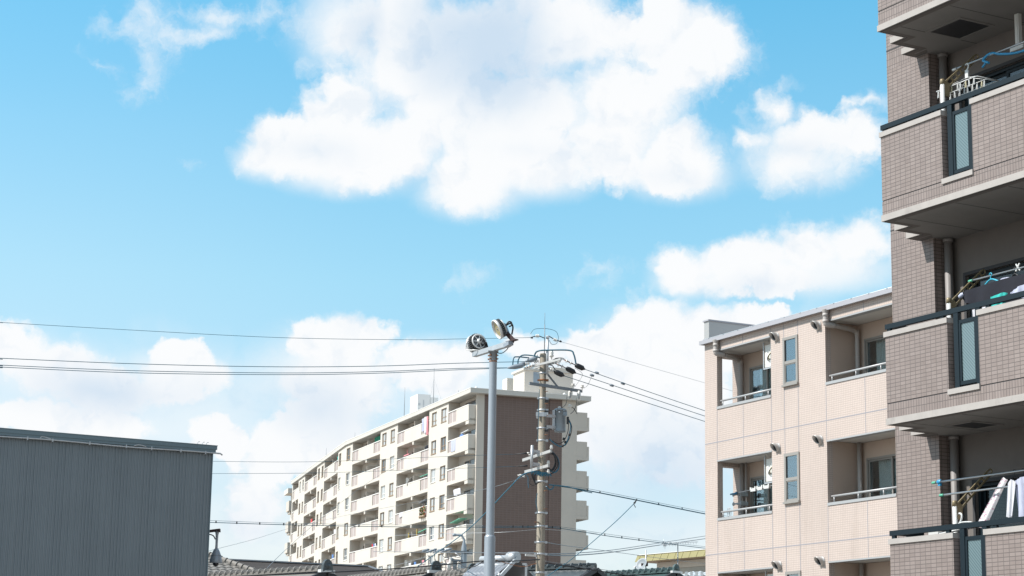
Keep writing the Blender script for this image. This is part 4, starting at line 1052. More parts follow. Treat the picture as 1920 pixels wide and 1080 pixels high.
# window template: timber-coloured frame, pane with curtain
def far_window(u0, u1, z0, z1, seg, pale):
    f = MB(); v = 0.10; t = 0.07; m = (u0 + u1) / 2
    f.box(u0, u0 + t, v, v + 0.06, z0, z1); f.box(u1 - t, u1, v, v + 0.06, z0, z1); f.box(u0 + t, u1 - t, v, v + 0.06, z1 - t, z1); f.box(u0 + t, u1 - t, v, v + 0.06, z0, z0 + t)
    f.box(m - 0.04, m + 0.04, v + 0.002, v + 0.058, z0 + t, z1 - t); f.box(u0 + t, u1 - t, v - 0.01, v + 0.05, z0 + 0.42, z0 + 0.47)
    f.box(u0 - 0.02, u1 + 0.02, -0.05, v - 0.002, z0 - 0.06, z0 - 0.001)
    fw_ = place(f.build('window', 'wood_frame' if not pale else 'cap_white', ab), seg)
    p = MB(); p.box(u0 + t, m - 0.04, v + 0.02, v + 0.03, z0 + t, z1 - t, 0 if rnd.random() < 0.6 else 1); p.box(m + 0.04, u1 - t, v + 0.035, v + 0.045, z0 + t, z1 - t, 1 if rnd.random() < 0.6 else 0)
    p.build('pane', ['win_pale', 'win_dark'], fw_)


for seg in (0, 1):
    for (u0, u1) in WINS[seg]:
        for k in range(NF): far_window(u0, u1, fl(k) + 0.70, fl(k) + 1.91, seg, rnd.random() < 0.25)


def far_balcony(a, b, k, seg):
    z = fl(k); D = 1.048; wide = b - a > 7; end = seg == 0 and b == 0.0
    m = MB(); g1 = 2.15 if b - a > 5 else 1.4
    m.box(a, b, 0.0, 0.12, z, z + 0.30, 0)
    hi = z + 1.30
    right = b - 2.25 if wide else b
    if seg == 1 and not wide: right = b
    m.box(a + g1, right, 0.0, 0.12, z + 0.301, hi, 0)
    m.box(a, b, 0.121, D, z, z + 0.16, 1)
    if end: m.box(b - 0.12, b, 0.121, 0.70, z, hi, 0)
    mid = (a + b) / 2 if not end else b - 0.42
    if end: m.box(b - 0.85, b - 0.02, 0.03, D, z - 0.32, z - 0.001, 0)
    else: m.box(mid - 0.22, mid + 0.22, 0.03, D, z - 0.32, z - 0.001, 0)
    bo = place(m.build('balcony', ['cream', 'cream_plain'], ab), seg)
    c = MB(); c.box(a, b, -0.02, 0.14, hi + 0.001, hi + 0.075)
    if end: c.box(b - 0.13, b + 0.012, 0.141, 0.70, hi + 0.001, hi + 0.075)
    c.build('handrail', 'cap_white', bo)
    spans = [(a, a + g1)] + ([(right, b)] if right < b - 0.5 else [])
    for (p, q) in spans:
        g = MB(); g.box(p + 0.06, q - 0.04, 0.045, 0.075, z + 0.305, hi - 0.002, 0)
        mm = (p + q) / 2
        g.box(mm - 0.05, mm + 0.05, 0.03, 0.09, z + 0.302, hi - 0.001, 1)
        n = int((q - p) / 0.16)
        for i in range(n): x = p + 0.1 + i * 0.16; g.box(x - 0.012, x + 0.012, 0.036, 0.044, z + 0.31, hi - 0.01, 2)
        g.build('grille', ['mauve_panel', 'cap_white', 'recess_grey'], bo)
    if wide:
        s = MB(); s.box(mid - 0.03, mid + 0.03, 0.13, D, z + 0.162, z + 1.95); s.build('partition', 'recess_grey', bo)
    # door leaves
    for (p, q) in (((a + 1.3, a + 3.9), (b - 3.9, b - 1.3)) if wide else ((a + 1.6, b - 1.2),)):
        d = MB(); d.box(p, q, 1.10, 1.13, z + 0.18, z + 1.98, 0); mm = (p + q) / 2
        for x in (p + 0.04, mm, q - 0.04): d.box(x - 0.04, x + 0.04, 1.07, 1.099, z + 0.17, z + 1.99, 1)
        d.build('balcony_door', ['win_dark', 'wood_frame'], bo)
    # pipes in the corner
    d = MB()
    for x in ((b - 0.35, b - 0.6) if end else (mid + 0.9,)): d.tube([(x, 0.9, z + 0.16), (x, 0.9, z + FH - 0.01)], 0.05, 8)
    d.build('drain_pipe', 'cream', bo)


for seg in (0, 1):
    for (a, b) in BAYS[seg]:
        for k in range(NF): far_balcony(a, b, k, seg)

# end wall: concrete piers on both sides of brown tile, with a shallow fold
w = MB(); UEND = 0.3
w.box(0.0, UEND, 0.66, 1.34, 0, 28.85, 0)
w.box(-1.0, UEND - 0.05, 1.341, 7.45, 0, 28.85, 1); w.box(-1.0, UEND + 0.02, 7.451, 8.62, 0, 28.85, 1)
w.box(-1.0, UEND, 8.621, 10.05, 0, 28.85, 0)
ew = w.build('end_wall', ['end_concrete', 'flat_tile'], ab)
jn = MB()
for k in range(NF): z = fl(k) + 0.05; jn.box(0.05, UEND + 0.003, 0.655, 1.343, z - 0.02, z + 0.02); jn.box(0.2, UEND + 0.003, 8.618, 10.053, z - 0.02, z + 0.02)
jn.build('wall_joint', 'recess_grey', ew)
# core body behind everything
w = MB(); w.prism([(-0.05, 2.6), (-0.05, 10.0), (-37.0, 10.0), (-38.5, 2.6)], 0, 28.84); w.build('core_wall', 'recess_grey', ab)
w = MB(); w.box(-39.2, 1.5, 2.6, 9.5, 0, 28.83); place(w.build('core_wall', 'cream_plain', ab), 1)
# access galleries on the far side, seen end-on
for k in range(NF):
    z = fl(k) - 0.12; g = MB()
    g.box(-36.0, 0.30, 10.051, 11.22, z - 0.22, z + 0.06, 0); g.box(-36.0, 0.30, 11.05, 11.22, z + 0.061, z + 1.0, 0); g.box(-36.0, 0.28, 10.06, 11.04, z + 0.061, z + 1.42, 0)
    g.build('access_gallery', 'end_concrete', ab)
# roof slabs
r = MB(); r.box(-38.5, 0.86, -0.16, 11.15, 28.86, 29.24, 0); r.box(-38.5, 0.88, -0.18, 11.17, 29.241, 29.29, 1)
r.build('roof', ['roof_cap', 'cap_white'], ab)
r = MB(); r.box(-39.5, 0.03, -0.16, 11.15, 28.865, 29.235, 0); r.box(-39.55, 0.03, -0.18, 11.17, 29.236, 29.287, 1)
place(r.build('roof', ['roof_cap', 'cap_white'], ab), 1)
# stair tower at the far end with its own small landings
s = MB(); s.box(-47.0, -44.3, 0.95, 5.0, 0, 28.3, 0); s.box(-47.5, -44.0, 0.14, 5.2, 28.3, 28.9, 0)
for k in range(NF): z = 27.35 - 2.6 * k; s.box(-46.5, -44.0, 0.32, 0.949, z - 1.25, z, 1); s.box(-46.3, -44.2, 0.5, 0.949, z - 1.55, z - 1.251, 1)
place(s.build('stair_tower', ['cream_plain', 'end_concrete'], ab), 1)
# plant room and water tank on the roof
p = MB(); p.box(-4.3, -1.5, 5.70, 10.35, 29.29, 31.62, 0); p.box(-4.45, -1.35, 5.55, 10.5, 31.621, 31.80, 1); p.box(-3.9, -1.52, 7.2, 10.30, 31.801, 32.05, 0)
pr_ = p.build('plant_room', ['cream_plain', 'roof_cap'], ab)
lv = MB(); lv.box(-1.5, -1.485, 6.55, 7.35, 30.35, 31.50)
for i in range(9): lv.box(-1.485, -1.46, 6.57, 7.33, 30.40 + i * 0.12, 30.45 + i * 0.12)
lv.build('louvre', 'louvre', pr_)
p = MB(); p.box(-7.1, -5.9, 5.70, 6.6, 29.29, 31.55, 0); p.build('chimney', 'cream', ab)
p = MB(); p.box(-26.4, -24.0, 3.0, 4.35, 30.05, 32.45, 0); p.box(-25.2, -23.9, 4.36, 5.1, 30.05, 32.2, 0); p.box(-27.6, -23.8, 2.5, 5.2, 29.85, 30.049, 1)
for x in (-26.2, -24.1):
    for y in (2.9, 4.7): p.box(x - 0.06, x + 0.06, y - 0.06, y + 0.06, 29.29, 29.849, 1)
tk = p.build('water_tank', ['tank_white', 'cap_white'], ab)
p = MB()
for z in (30.7, 31.3): p.box(-24.0, -23.97, 3.1, 3.3, z, z + 0.25)
p.box(-23.99, -23.96, 3.6, 3.66, 30.06, 31.9); p.build('ladder', 'galv', tk)
for (u, v) in ((-1.0, 1.0), (-0.9, 9.3)):
    p = MB(); p.box(u - 0.25, u + 0.25, v - 0.2, v + 0.2, 29.29, 29.50); p.lathe([(0.18, 29.50), (0.2, 29.55), (0.05, 29.72), (0.0, 29.73)], (u, v, 0), (0, 0, 1), 10); p.build('roof_vent', 'tank_white', ab)


def mast(seg, u, v, h, label, guys=0.0, yagi=False):
    """lightning rod or aerial on the roof"""
    m = MB(); m.tube([(0, 0, 0), (0, 0, h * 0.55), (0, 0, h)], [0.035, 0.03, 0.015], 8); m.box(-0.15, 0.15, -0.15, 0.15, 0, 0.08)
    if yagi:
        m.box(-0.35, 0.35, -0.02, 0.02, h * 0.34, h * 0.38); m.box(-0.25, 0.25, -0.2, 0.2, h * 0.1, h * 0.28)
    if guys:
        for s_ in (-1, 1): m.tube([(0, 0, h * 0.8), (s_ * guys, 0.3, 0)], 0.006, 4)
    c, s_ = cos(A2ROT), sin(A2ROT)
    uu, vv = (u, v) if not seg else (-38.5 + u * c - v * s_, u * s_ + v * c)
    tag(m.build('roof_mast', 'galv_dark', None, FA.w(uu, vv, 29.29), FA.rot), label, 'mast')


mast(0, -27.0, 2.6, 4.2, 'thin lightning rod left of the white water tank on the far block', 0)
mast(0, -20.2, 3.4, 5.2, 'tall lightning rod right of the white water tank, held by guy wires', 3.4)
mast(1, -6.8, 2.0, 1.9, 'short lightning rod on the roof at the bend of the far block')
mast(1, -26.3, 2.0, 2.6, 'aerial with box on the roof near the left end of the far block', 0, True)
mast(0, -9.6, 6.0, 3.6, 'slim rod standing on the roof left of the plant room, beside the utility pole', 0)
mast(0, -6.4, 1.2, 0.9, 'stub of pipe on the roof edge near the right corner of the far block')


# ---- what hangs and stands on the far balconies
def hang3(name, mb, mats, org, label, cat, group=None, seg=0):
    mb.v = [(x - org[0], y - org[1], z - org[2]) for x, y, z in mb.v]
    c, s_ = cos(A2ROT), sin(A2ROT)
    uu, vv = (org[0], org[1]) if not seg else (-38.5 + org[0] * c - org[1] * s_, org[0] * s_ + org[1] * c)
    return tag(mb.build(name, mats, None, FA.w(uu, vv, org[2]), FA.rot + (A2ROT if seg else 0)), label, cat, group)


def simple_cloth(u0, u1, v, z0, z1): return garment([(u0, z1), ((u0 + u1) / 2, z1 + 0.02), (u1, z1)], [(u0 + 0.03, z0), ((u0 + u1) / 2, z0 - 0.03), (u1 - 0.02, z0)], v, 2, 0.05, 12, 6)


M['red_cloth'] = mat('red_cloth', (0.55, 0.05, 0.06), 0.9)
M['pink_cloth'] = mat('pink_cloth', (0.60, 0.25, 0.28), 0.9)
M['blue_cloth'] = mat('blue_cloth', (0.10, 0.20, 0.42), 0.9)
M['green_net'] = mat('green_net', (0.02, 0.22, 0.13), 0.9)
M['yellow_rack'] = mat('yellow_rack', (0.60, 0.45, 0.12), 0.6)
M['leaf'] = mat('leaf', (0.07, 0.12, 0.03), 0.8, var=0.4, var_scale=8)
M['flower'] = mat('flower', (0.45, 0.10, 0.06), 0.8)
z0 = fl(0)
hang3('laundry_rod', MB().tube([(-13.6, 0.3, z0 + 1.92), (-11.1, 0.3, z0 + 1.95)], 0.03, 6), 'green_rubber', (-12.3, 0.3, z0 + 1.9), 'green rod carrying the washing on the top balcony of the far block', 'laundry rod')
hang3('blanket', simple_cloth(-12.9, -12.2, -0.08, z0 + 0.55, z0 + 1.72), 'pale_cloth', (-12.5, -0.08, z0 + 1.7), 'pale blue towel hung over the grille, top balcony of the far block', 'towel')
hang3('blanket', simple_cloth(-12.15, -11.5, -0.10, z0 + 0.3, z0 + 1.78), 'white_cloth', (-11.8, -0.1, z0 + 1.7), 'white sheet beside the red spotted cloth, top balcony of the far block', 'sheet')
hang3('blanket', simple_cloth(-11.45, -11.0, -0.10, z0 + 0.05, z0 + 1.75), 'pink_cloth', (-11.2, -0.1, z0 + 1.7), 'red and white spotted cloth at the right end, top balcony of the far block', 'cloth')
hang3('toy_balls', MB().lathe([(0, -.12), (.1, -.06), (.12, 0), (.1, .06), (0, .12)], (-13.2, 0.2, z0 + 1.62), (0, 0, 1), 10), 'red_cloth', (-13.2, 0.2, z0 + 1.62), 'small red bundle on the top balcony washing line', 'bundle')
hang3('green_net', simple_cloth(-29.9, -27.9, 0.45, z0 + 1.3, z0 + 2.05), 'green_net', (-29, 0.45, z0 + 2), 'green net stretched across a top balcony of the far block', 'net')
z1_ = fl(1)
hang3('pink_peg_hanger', MB().box(-19.6, -18.0, 0.35, 0.55, z1_ + 1.62, z1_ + 1.72).tube([(-18.8, 0.45, z1_ + 1.72), (-18.8, 0.45, z1_ + 2.2)], 0.03, 6), 'pink_cloth', (-18.8, 0.45, z1_ + 1.7), 'pink peg hanger in a balcony one below the top', 'peg hanger')
hang3('dark_bundle', MB().lathe([(0, -.35), (.30, -.2), (.36, 0), (.26, .25), (0, .33)], (-12.2, 0.4, z1_ + 1.5), (1, 0, 0), 12), 'navy_cloth', (-12.2, 0.4, z1_ + 1.5), 'dark bundle resting behind the rail one below the top, right of the partition', 'bundle')
hang3('white_rod', MB().tube([(-2.9, 0.35, z1_ + 1.78), (-0.9, 0.35, z1_ + 1.86)], 0.06, 6), 'white_plastic', (-2, 0.35, z1_ + 1.8), 'white roller blind box on the corner balcony one below the top', 'roller blind')
hang3('blue_bundle', MB().lathe([(0, -.4), (.16, -.2), (.2, 0.1), (.1, .3), (0, .38)], (-2.5, 0.3, z1_ + 1.48), (1, 0, 0), 10), 'blue_cloth', (-2.5, 0.3, z1_ + 1.48), 'blue bundle on the rail of the corner balcony one below the top', 'bundle')
hang3('patterned_cloth', simple_cloth(-4.6, -3.3, -0.03, z1_ + 0.3, z1_ + 1.3), 'pale_cloth', (-4, -0.03, z1_ + 1.3), 'pale patterned cloth covering the grille of the corner balcony one below the top', 'cloth')
z2_ = fl(2)
hang3('satellite_dish', MB().lathe([(0.0, 0.12), (0.25, 0.10), (0.42, 0.03), (0.48, 0.0), (0.47, -0.02), (0.0, 0.08)], (-17.2, 0.25, z2_ + 1.5), (-0.6, -0.7, 0.4), 18), 'white_plastic', (-17.2, 0.25, z2_ + 1.5), 'white satellite dish on a balcony of the far block, third row down', 'satellite dish')
hang3('green_rod', MB().tube([(-14.2, 0.3, z2_ + 1.7), (-11.3, 0.3, z2_ + 1.74)], 0.04, 6), 'green_rubber', (-12.7, 0.3, z2_ + 1.7), 'green laundry rod on a balcony of the far block, third row down', 'laundry rod')
hang3('white_sheet', simple_cloth(-3.6, -1.8, -0.02, z2_ - 1.1, z2_ - 0.55), 'white_cloth', (-2.7, -0.02, z2_ - 0.6), 'white sheet spread over the rail of the corner balcony, fourth row down', 'sheet')
z3_ = fl(3)
tr_ = thing('flower_pots', 'red flowers and green plants behind the grille, fourth row down', 'plants', FA.w(-12.0, -0.12, z3_ + 0.3), FA.rot)
lf = MB(); fwm = MB()
for i in range(160):
    a, b_, c = rnd.uniform(-0.8, 0.8), rnd.uniform(-0.08, 0.08), rnd.uniform(0.1, 1.0); q = (lf if rnd.random() < 0.72 else fwm); s_ = rnd.uniform(0.05, 0.11)
    d1 = Vector((rnd.uniform(-1, 1), rnd.uniform(-1, 1), rnd.uniform(-1, 1))).normalized() * s_; d2 = d1.orthogonal().normalized() * s_ * 0.7; P = Vector((a, b_, c))
    q.face((P - d1, P - d2, P + d1, P + d2))
lf.build('foliage', 'leaf', tr_); fwm.build('blossom', 'flower', tr_)
pm = MB()
for a in (-0.5, 0.0, 0.5): pm.lathe([(0.0, 0), (0.14, 0.0), (0.18, 0.22), (0.15, 0.22), (0.0, 0.2)], (a, 0, -0.02), (0, 0, 1), 10)
pm.build('pot', 'wood_frame', tr_)
hang3('towel', simple_cloth(-19.4, -18.3, -0.04, z3_ + 0.95, z3_ + 1.36), 'white_cloth', (-18.9, -0.04, z3_ + 1.3), 'small white towel over the grille, fourth row down', 'towel')
hang3('dark_awning', MB().obox((-13.4, 0.2, z3_ + 1.75), (-11.4, 0.2, z3_ + 1.95), 0.5, 0.05), 'galv_dark', (-12.4, 0.2, z3_ + 1.8), 'dark folded awning above the flowers, fourth row down', 'awning')
z4_ = fl(4)
hang3('awning', MB().obox((-3.4, 0.0, z4_ + 1.70), (-0.8, 0.0, z4_ + 1.92), 0.7, 0.04), 'green_rubber', (-2, 0, z4_ + 1.8), 'pale green awning over the corner balcony, fifth row down', 'awning')
hang3('yellow_rack', MB().box(-17.4, -17.3, 0.3, 0.4, z4_ + 1.3, z4_ + 1.95).box(-14.9, -14.8, 0.3, 0.4, z4_ + 1.3, z4_ + 2.1), 'yellow_rack', (-16, 0.35, z4_ + 1.3), 'yellow rack posts behind a rail, fifth row down', 'rack')
hang3('green_pole', MB().tube([(-14.0, 0.2, z4_ + 1.72), (-11.2, 0.2, z4_ + 1.9)], 0.05, 6), 'green_rubber', (-12.5, 0.2, z4_ + 1.8), 'green pole across a balcony, fifth row down', 'pole')
for i, (u, mm, lab) in enumerate(((-29.6, 'red_cloth', 'red shirt'), (-29.1, 'blue_cloth', 'blue shirt'), (-28.6, 'white_cloth', 'white shirt'), (-28.1, 'navy_cloth', 'black shirt'))):
    hang3('washing', simple_cloth(u, u + 0.42, 0.4, z4_ + 0.95, z4_ + 1.75), mm, (u + 0.2, 0.4, z4_ + 1.7), lab + ' in the row of washing on the balcony near the bend, fifth row down', 'shirt', 'washing on the far block')
z5_ = fl(5)
for i, (u, mm, lab) in enumerate(((-17.0, 'white_cloth', 'white cloth'), (-16.2, 'navy_cloth', 'black cloth'), (-15.4, 'blue_cloth', 'blue cloth'), (-13.0, 'pink_cloth', 'pink quilt'))):
    hang3('washing', simple_cloth(u, u + 0.6, 0.3, z5_ + 0.9, z5_ + 1.7), mm, (u + 0.3, 0.3, z5_ + 1.6), lab + ' drying on the balcony lowest but visible, sixth row down', 'cloth', 'washing on the far block')
for seg, u, k, lab in ((0, -18.6, 5, 'white air conditioner in a far block balcony, sixth row down'), (0, -18.9, 2, 'white air conditioner in a far block balcony, third row down'), (1, -12.6, 1, 'white air conditioner in a wing balcony, second row down')):
    c, s_ = cos(A2ROT), sin(A2ROT); v = 0.55
    uu, vv = (u, v) if not seg else (-38.5 + u * c - v * s_, u * s_ + v * c)
    air_con(FA.w(uu, vv, fl(k) + 1.55), FA.rot - pi / 2 - 0.3, lab, 'air conditioners on the far block', False)
for i, (u, k, mm, lab) in enumerate(((-6.4, 0, 'teal_cloth', 'teal cloth on a wing balcony, top row'), (-20.6, 0, 'navy_cloth', 'dark cloth at the end of a wing balcony, top row'), (-7.2, 3, 'white_cloth', 'white cloth on a wing balcony, fourth row down'), (-8.0, 4, 'blue_cloth', 'blue quilt on a wing balcony, fifth row down'), (-6.6, 5, 'white_cloth', 'white quilt over a wing balcony rail, sixth row down'), (-24.0, 2, 'red_cloth', 'red cloth on a wing balcony, third row down'))):
    hang3('washing', simple_cloth(u - 0.5, u + 0.5, 0.2, fl(k) + 1.0, fl(k) + 1.9), mm, (u, 0.2, fl(k) + 1.8), lab, 'cloth', 'washing on the far block', 1)


# ------------------------------------------------------------------ grey corrugated warehouse on the left
FW_ = Frame((-4.1316, 28.0, 0), 0.5069963)
wh = thing('warehouse', 'grey corrugated metal warehouse filling the lower left corner', 'building', FW_.o, FW_.rot)
M['corrugated'] = mat('corrugated', (0.185, 0.215, 0.238), 0.5, 0.2, 0.5, var=0.07, var_scale=1.6, dirt=((0.185, 0.21, 0.23), 9.0, 0.55, 0.85, 0.05))
M['flashing'] = mat('flashing', (0.13, 0.175, 0.20), 0.35, 0.4)
c = MB(); P_ = 0.046; n0 = int(9.0 / P_); pts = []
for i in range(n0, 0, -1):
    x = -i * P_; wv = 0.0016 * sin(i * 0.7) + 0.0012 * sin(i * 2.9) ; pts += [(x, 0.0), (x + 0.30 * P_, 0.0), (x + 0.42 * P_, 0.0105 + wv), (x + 0.88 * P_, 0.0105 + wv)]
pts.append((0.0, 0.0))
for (a, b) in zip(pts[:-1], pts[1:]): c.face(((a[0], a[1], 0), (b[0], b[1], 0), (b[0], b[1], 5.12), (a[0], a[1], 5.12)))
c.build('wall', 'corrugated', wh)
c = MB(); c.box(-9.0, -0.001, 0.03, 7.0, 0, 5.10); c.build('wall_core', 'corrugated', wh)
c = MB(); c.box(-9.0, 0.045, -0.07, 7.05, 5.135, 5.185); c.box(-9.0, 0.05, -0.075, 7.05, 5.186, 5.196, 0); c.box(-9.0, 0.03, -0.06, -0.045, 5.10, 5.134)
c.build('roof_flashing', 'flashing', wh)
c = MB(); c.box(0.0, 0.012, -0.012, 0.06, 0, 5.10); c.build('corner_trim', 'flashing', wh)
c = MB()
zz = lambda x: 5.085 + 0.006 * sin(x * 2.3)
c.tube([(-9 + 9.1 * i / 40, -0.055, zz(i * 0.3)) for i in range(41)] + [(0.13, -0.055, 5.07)], 0.011, 8)
for x in (-2.62, -2.28, -1.77, -1.26, -0.90, -0.48, -0.12): c.box(x - 0.007, x + 0.007, -0.068, 0.0, 5.062, 5.108)
c.tube(spline([(-2.45, -0.06, 5.10), (-2.42, -0.06, 5.125), (-2.3, -0.06, 5.10)], 4), 0.008, 6); c.tube(spline([(-1.15, -0.06, 5.10), (-1.08, -0.06, 5.12), (-0.98, -0.06, 5.10)], 4), 0.008, 6)
c.build('lightning_conduit', 'galv', wh)
c = MB()
for x in (-0.20, -0.13, -0.07): c.tube(spline([(x, 0.05, 5.19), (x, 0.05, 5.235), (x + 0.03, 0.05, 5.245)], 4), 0.004, 5)
c.build('bird_spikes', 'galv', wh)
# security camera on the gable of the warehouse
M['rust_steel'] = mat('rust_steel', (0.045, 0.022, 0.022), 0.7, var=0.3, var_scale=12)
M['housing_grey'] = mat('housing_grey', (0.30, 0.33, 0.37), 0.35, 0.2)
p = at(405, 1045, 28.6)
sc_ = thing('security_camera', 'grey dome security camera hanging on a bracket beside the warehouse wall', 'camera', p)
c = MB(); c.lathe([(0.0, 0.03), (0.028, 0.03), (0.046, 0.0), (0.070, -0.06), (0.085, -0.12), (0.092, -0.165), (0.086, -0.172), (0.0, -0.172)], (0, 0, 0.09), (0, 0, 1), 28); c.build('housing', 'housing_grey', sc_)
c = MB(); c.lathe([(0.0731, -0.062), (0.0745, -0.064), (0.0765, -0.070), (0.0745, -0.072)], (0, 0, 0.09), (0, 0, 1), 28); c.build('seam_ring', 'galv_dark', sc_)
c = MB(); c.lathe([(0.043, 0.0), (0.042, -0.018), (0.030, -0.036), (0.0, -0.045)], (0, 0, -0.083), (0, 0, 1), 20); c.build('dome_lens', 'black_gloss', sc_)

c = MB(); c.lathe([(0.019, 0.0), (0.017, 0.08), (0.020, 0.20), (0.028, 0.235), (0.036, 0.24), (0.036, 0.252), (0.0, 0.252)], (0, 0, 0.115), (0, 0, 1), 16); c.build('drop_pipe', 'housing_grey', sc_)
c = MB(); q = Vector((-0.16, 0.03, 0.36)); c.obox((0.04, 0, 0.385), q, 0.05, 0.035); c.obox((0.045, 0, 0.36), (-0.04, 0, 0.362), 0.07, 0.012); c.tube(spline([(-0.02, -0.01, 0.25), (-0.05, -0.01, 0.30), (-0.11, 0.0, 0.32), (-0.16, 0.02, 0.31)], 5), 0.008, 6)
c.build('wall_bracket', 'rust_steel', sc_)

# ------------------------------------------------------------------ twin floodlight pole in the foreground
M['pole_paint'] = mat('pole_paint', (0.33, 0.365, 0.405), 0.42, 0.25, var=0.05, var_scale=3, dirt=((0.27, 0.30, 0.33), 5.0, 0.5, 0.8, 0.25))
M['led_face'] = mat('led_face', (0.46, 0.38, 0.19), 0.35)
M['lamp_white'] = mat('lamp_white', (0.66, 0.66, 0.65), 0.45, 0.2)
M['fin_dark'] = mat('fin_dark', (0.19, 0.20, 0.21), 0.5, 0.3)
M['rust'] = mat('rust', (0.25, 0.11, 0.05), 0.85, var=0.3, var_scale=20)
YP = 27.0
pt = at(925, 660, YP); pb_ = Vector((pt.x, YP, 0))
fp = thing('floodlight_pole', 'grey floodlight pole carrying two round lamps on a short crossarm', 'floodlight', pb_)
zt = pt.z; zstep = at(918, 1005, YP).z
c = MB(); c.lathe([(0.073, 0.0), (0.073, zstep - 0.02), (0.070, zstep - 0.005), (0.056, zstep + 0.012)], (0, 0, 0), (0, 0, 1), 28); c.build('lower_pole', 'pole_paint', fp)
c = MB(); c.lathe([(0.0565, zstep - 0.02), (0.0525, zt - 0.12), (0.0525, zt + 0.01), (0, zt + 0.011)], (0, 0, 0), (0, 0, 1), 28); c.build('upper_pole', 'pole_paint', fp)
c = MB(); c.lathe([(0.0535, zt - 0.140), (0.0545, zt - 0.138), (0.0545, zt - 0.126), (0.0535, zt - 0.124)], (0, 0, 0), (0, 0, 1), 28); c.build('rust_band', 'rust', fp)
c = MB(); c.lathe([(0.054, zt - 0.12), (0.054, zt - 0.015), (0.062, zt - 0.012), (0.062, zt + 0.012), (0, zt + 0.013)], (0, 0, 0), (0, 0, 1), 28)
for a in (-0.6, 1.0):
    for z in (zt - 0.05, zt - 0.10): c.lathe([(0.011, 0.0), (0.011, 0.016), (0.006, 0.018), (0.006, 0.03), (0, 0.03)], (0.054 * sin(a), -0.054 * cos(a), z), (sin(a), -cos(a), 0), 6, 1)
for z in (zt - 0.05, zt - 0.10): c.lathe([(0.011, 0.0), (0.011, 0.02), (0, 0.02)], (-0.054, 0, z), (-1, 0, 0), 6, 1)
c.build('pole_cap', ['galv_dark', 'rust'], fp)
axd = Vector((0.482, -0.876, 0))                       # crossarm, towards its near right end
c = MB(); c.obox(Vector((0, 0, zt + 0.045)) - axd * 0.55, Vector((0, 0, zt + 0.045)) + axd * 0.42, 0.066, 0.066); c.box(-0.07, 0.07, -0.07, 0.07, zt + 0.002, zt + 0.011)
c.build('crossarm', 'galv', fp, bevel=0.004)


def floodlight(parent, centre, normal, face_r, k_=1.0):
    """round LED lamp: drum with cooling fins behind a white rim, lens facing along normal"""
    n = Vector(normal).normalized()
    h = MB(); r = face_r
    h.lathe([(r * 0.96, 0.0), (r, 0.012), (r, 0.028), (r * 0.90, 0.034), (r * 0.86, 0.020), (r * 0.86, 0.010)], centre, n, 36); rim = h.build('lamp_rim', 'lamp_white', parent)
    h = MB(); h.lathe([(0.0, 0.012), (r * 0.86, 0.012)], centre, n, 36, 0)
    h.lathe([(r * 0.20, 0.0135), (r * 0.68, 0.0135)], centre, n, 36, 1, False); h.lathe([(0, 0.015), (r * 0.10, 0.015), (r * 0.11, 0.0135)], centre, n, 16, 2); h.build('lens', ['lamp_white', 'led_face', 'fin_dark'], rim)
    h = MB(); h.lathe([(r * 0.95, 0.0), (r * 0.95, -0.012), (r * 0.62, -0.014), (r * 0.62, -0.10 * k_), (0.0, -0.10 * k_)], centre, n, 36)
    a = n.orthogonal().normalized(); b = n.cross(a); C = Vector(centre)
    for k in range(30):
        t = 2 * pi * k / 30; d = a * cos(t) + b * sin(t); h.obox(C + d * (r * 0.60) - n * (0.052 * k_), C + d * (r * 0.93) - n * (0.052 * k_), 0.004, 0.078 * k_, up=n)
    h.build('heat_sink', 'fin_dark', rim)
    h = MB(); h.lathe([(r * 0.74, -0.098 * k_), (r * 0.78, -0.104 * k_), (r * 0.78, -0.118 * k_), (r * 0.64, -0.122 * k_), (r * 0.62, -0.110 * k_), (r * 0.62, -0.098 * k_)], centre, n, 32)
    h.lathe([(0.0, -0.150 * k_), (r * 0.17, -0.150 * k_), (r * 0.24, -0.135 * k_), (r * 0.26, -0.110 * k_)], centre, n, 20)
    for k in range(7):
        t = 2 * pi * k / 7 + 0.2; d = a * cos(t) + b * sin(t); h.obox(C + d * (r * 0.22) - n * (0.113 * k_), C + d * (r * 0.70) - n * (0.113 * k_), 0.013, 0.012, up=n)
    h.build('back_ring', 'lamp_white', rim)
    h = MB(); h.tube(spline([C - n * (0.15 * k_), C - n * 0.18 + Vector((0.01, 0, 0.01)), C - n * 0.17 + Vector((0.05, 0, -0.04)), C - n * 0.12 + Vector((0.08, 0, -0.12))], 6), 0.011, 8); h.build('cable', 'black', rim)
    return rim


cl = at(897, 641, 27.45) - pb_
nl = Vector((-0.45, 0.86, -0.22)).normalized()
la = floodlight(fp, cl + nl * 0.08, nl, 0.140, 0.9)
c = MB(); s_ = nl.cross(Vector((0, 0, 1))).normalized()
m0 = Vector((0, 0, zt + 0.08)) - axd * 0.40
c.tube(spline([cl + s_ * 0.155 + nl * 0.05, cl + s_ * 0.15 + nl * 0.06 - Vector((0, 0, 0.10)), m0 + s_ * 0.06, m0 - s_ * 0.06, cl - s_ * 0.15 + nl * 0.06 - Vector((0, 0, 0.10)), cl - s_ * 0.155 + nl * 0.05], 5), 0.008, 8)
for k in range(3): c.tube(spline([cl - nl * 0.04 + Vector((0.06 + 0.015 * k, 0, -0.02)), cl + Vector((0.10 + 0.012 * k, 0, -0.06)), m0 + Vector((0.06, 0, 0.04)) + axd * 0.05 * k], 5), 0.012, 7, 1)
c.build('yoke', ['lamp_white', 'black'], la)
cr_ = at(934.3, 617, 26.75) - pb_
nr = Vector((-0.86, -0.242, -0.449)).normalized()
lb = floodlight(fp, cr_, nr, 0.140, 0.62)
c = MB(); e_ = Vector((0, 0, zt + 0.08)) + axd * 0.47
bk = cr_ - nr * 0.07 + Vector((0.02, 0, -0.01))
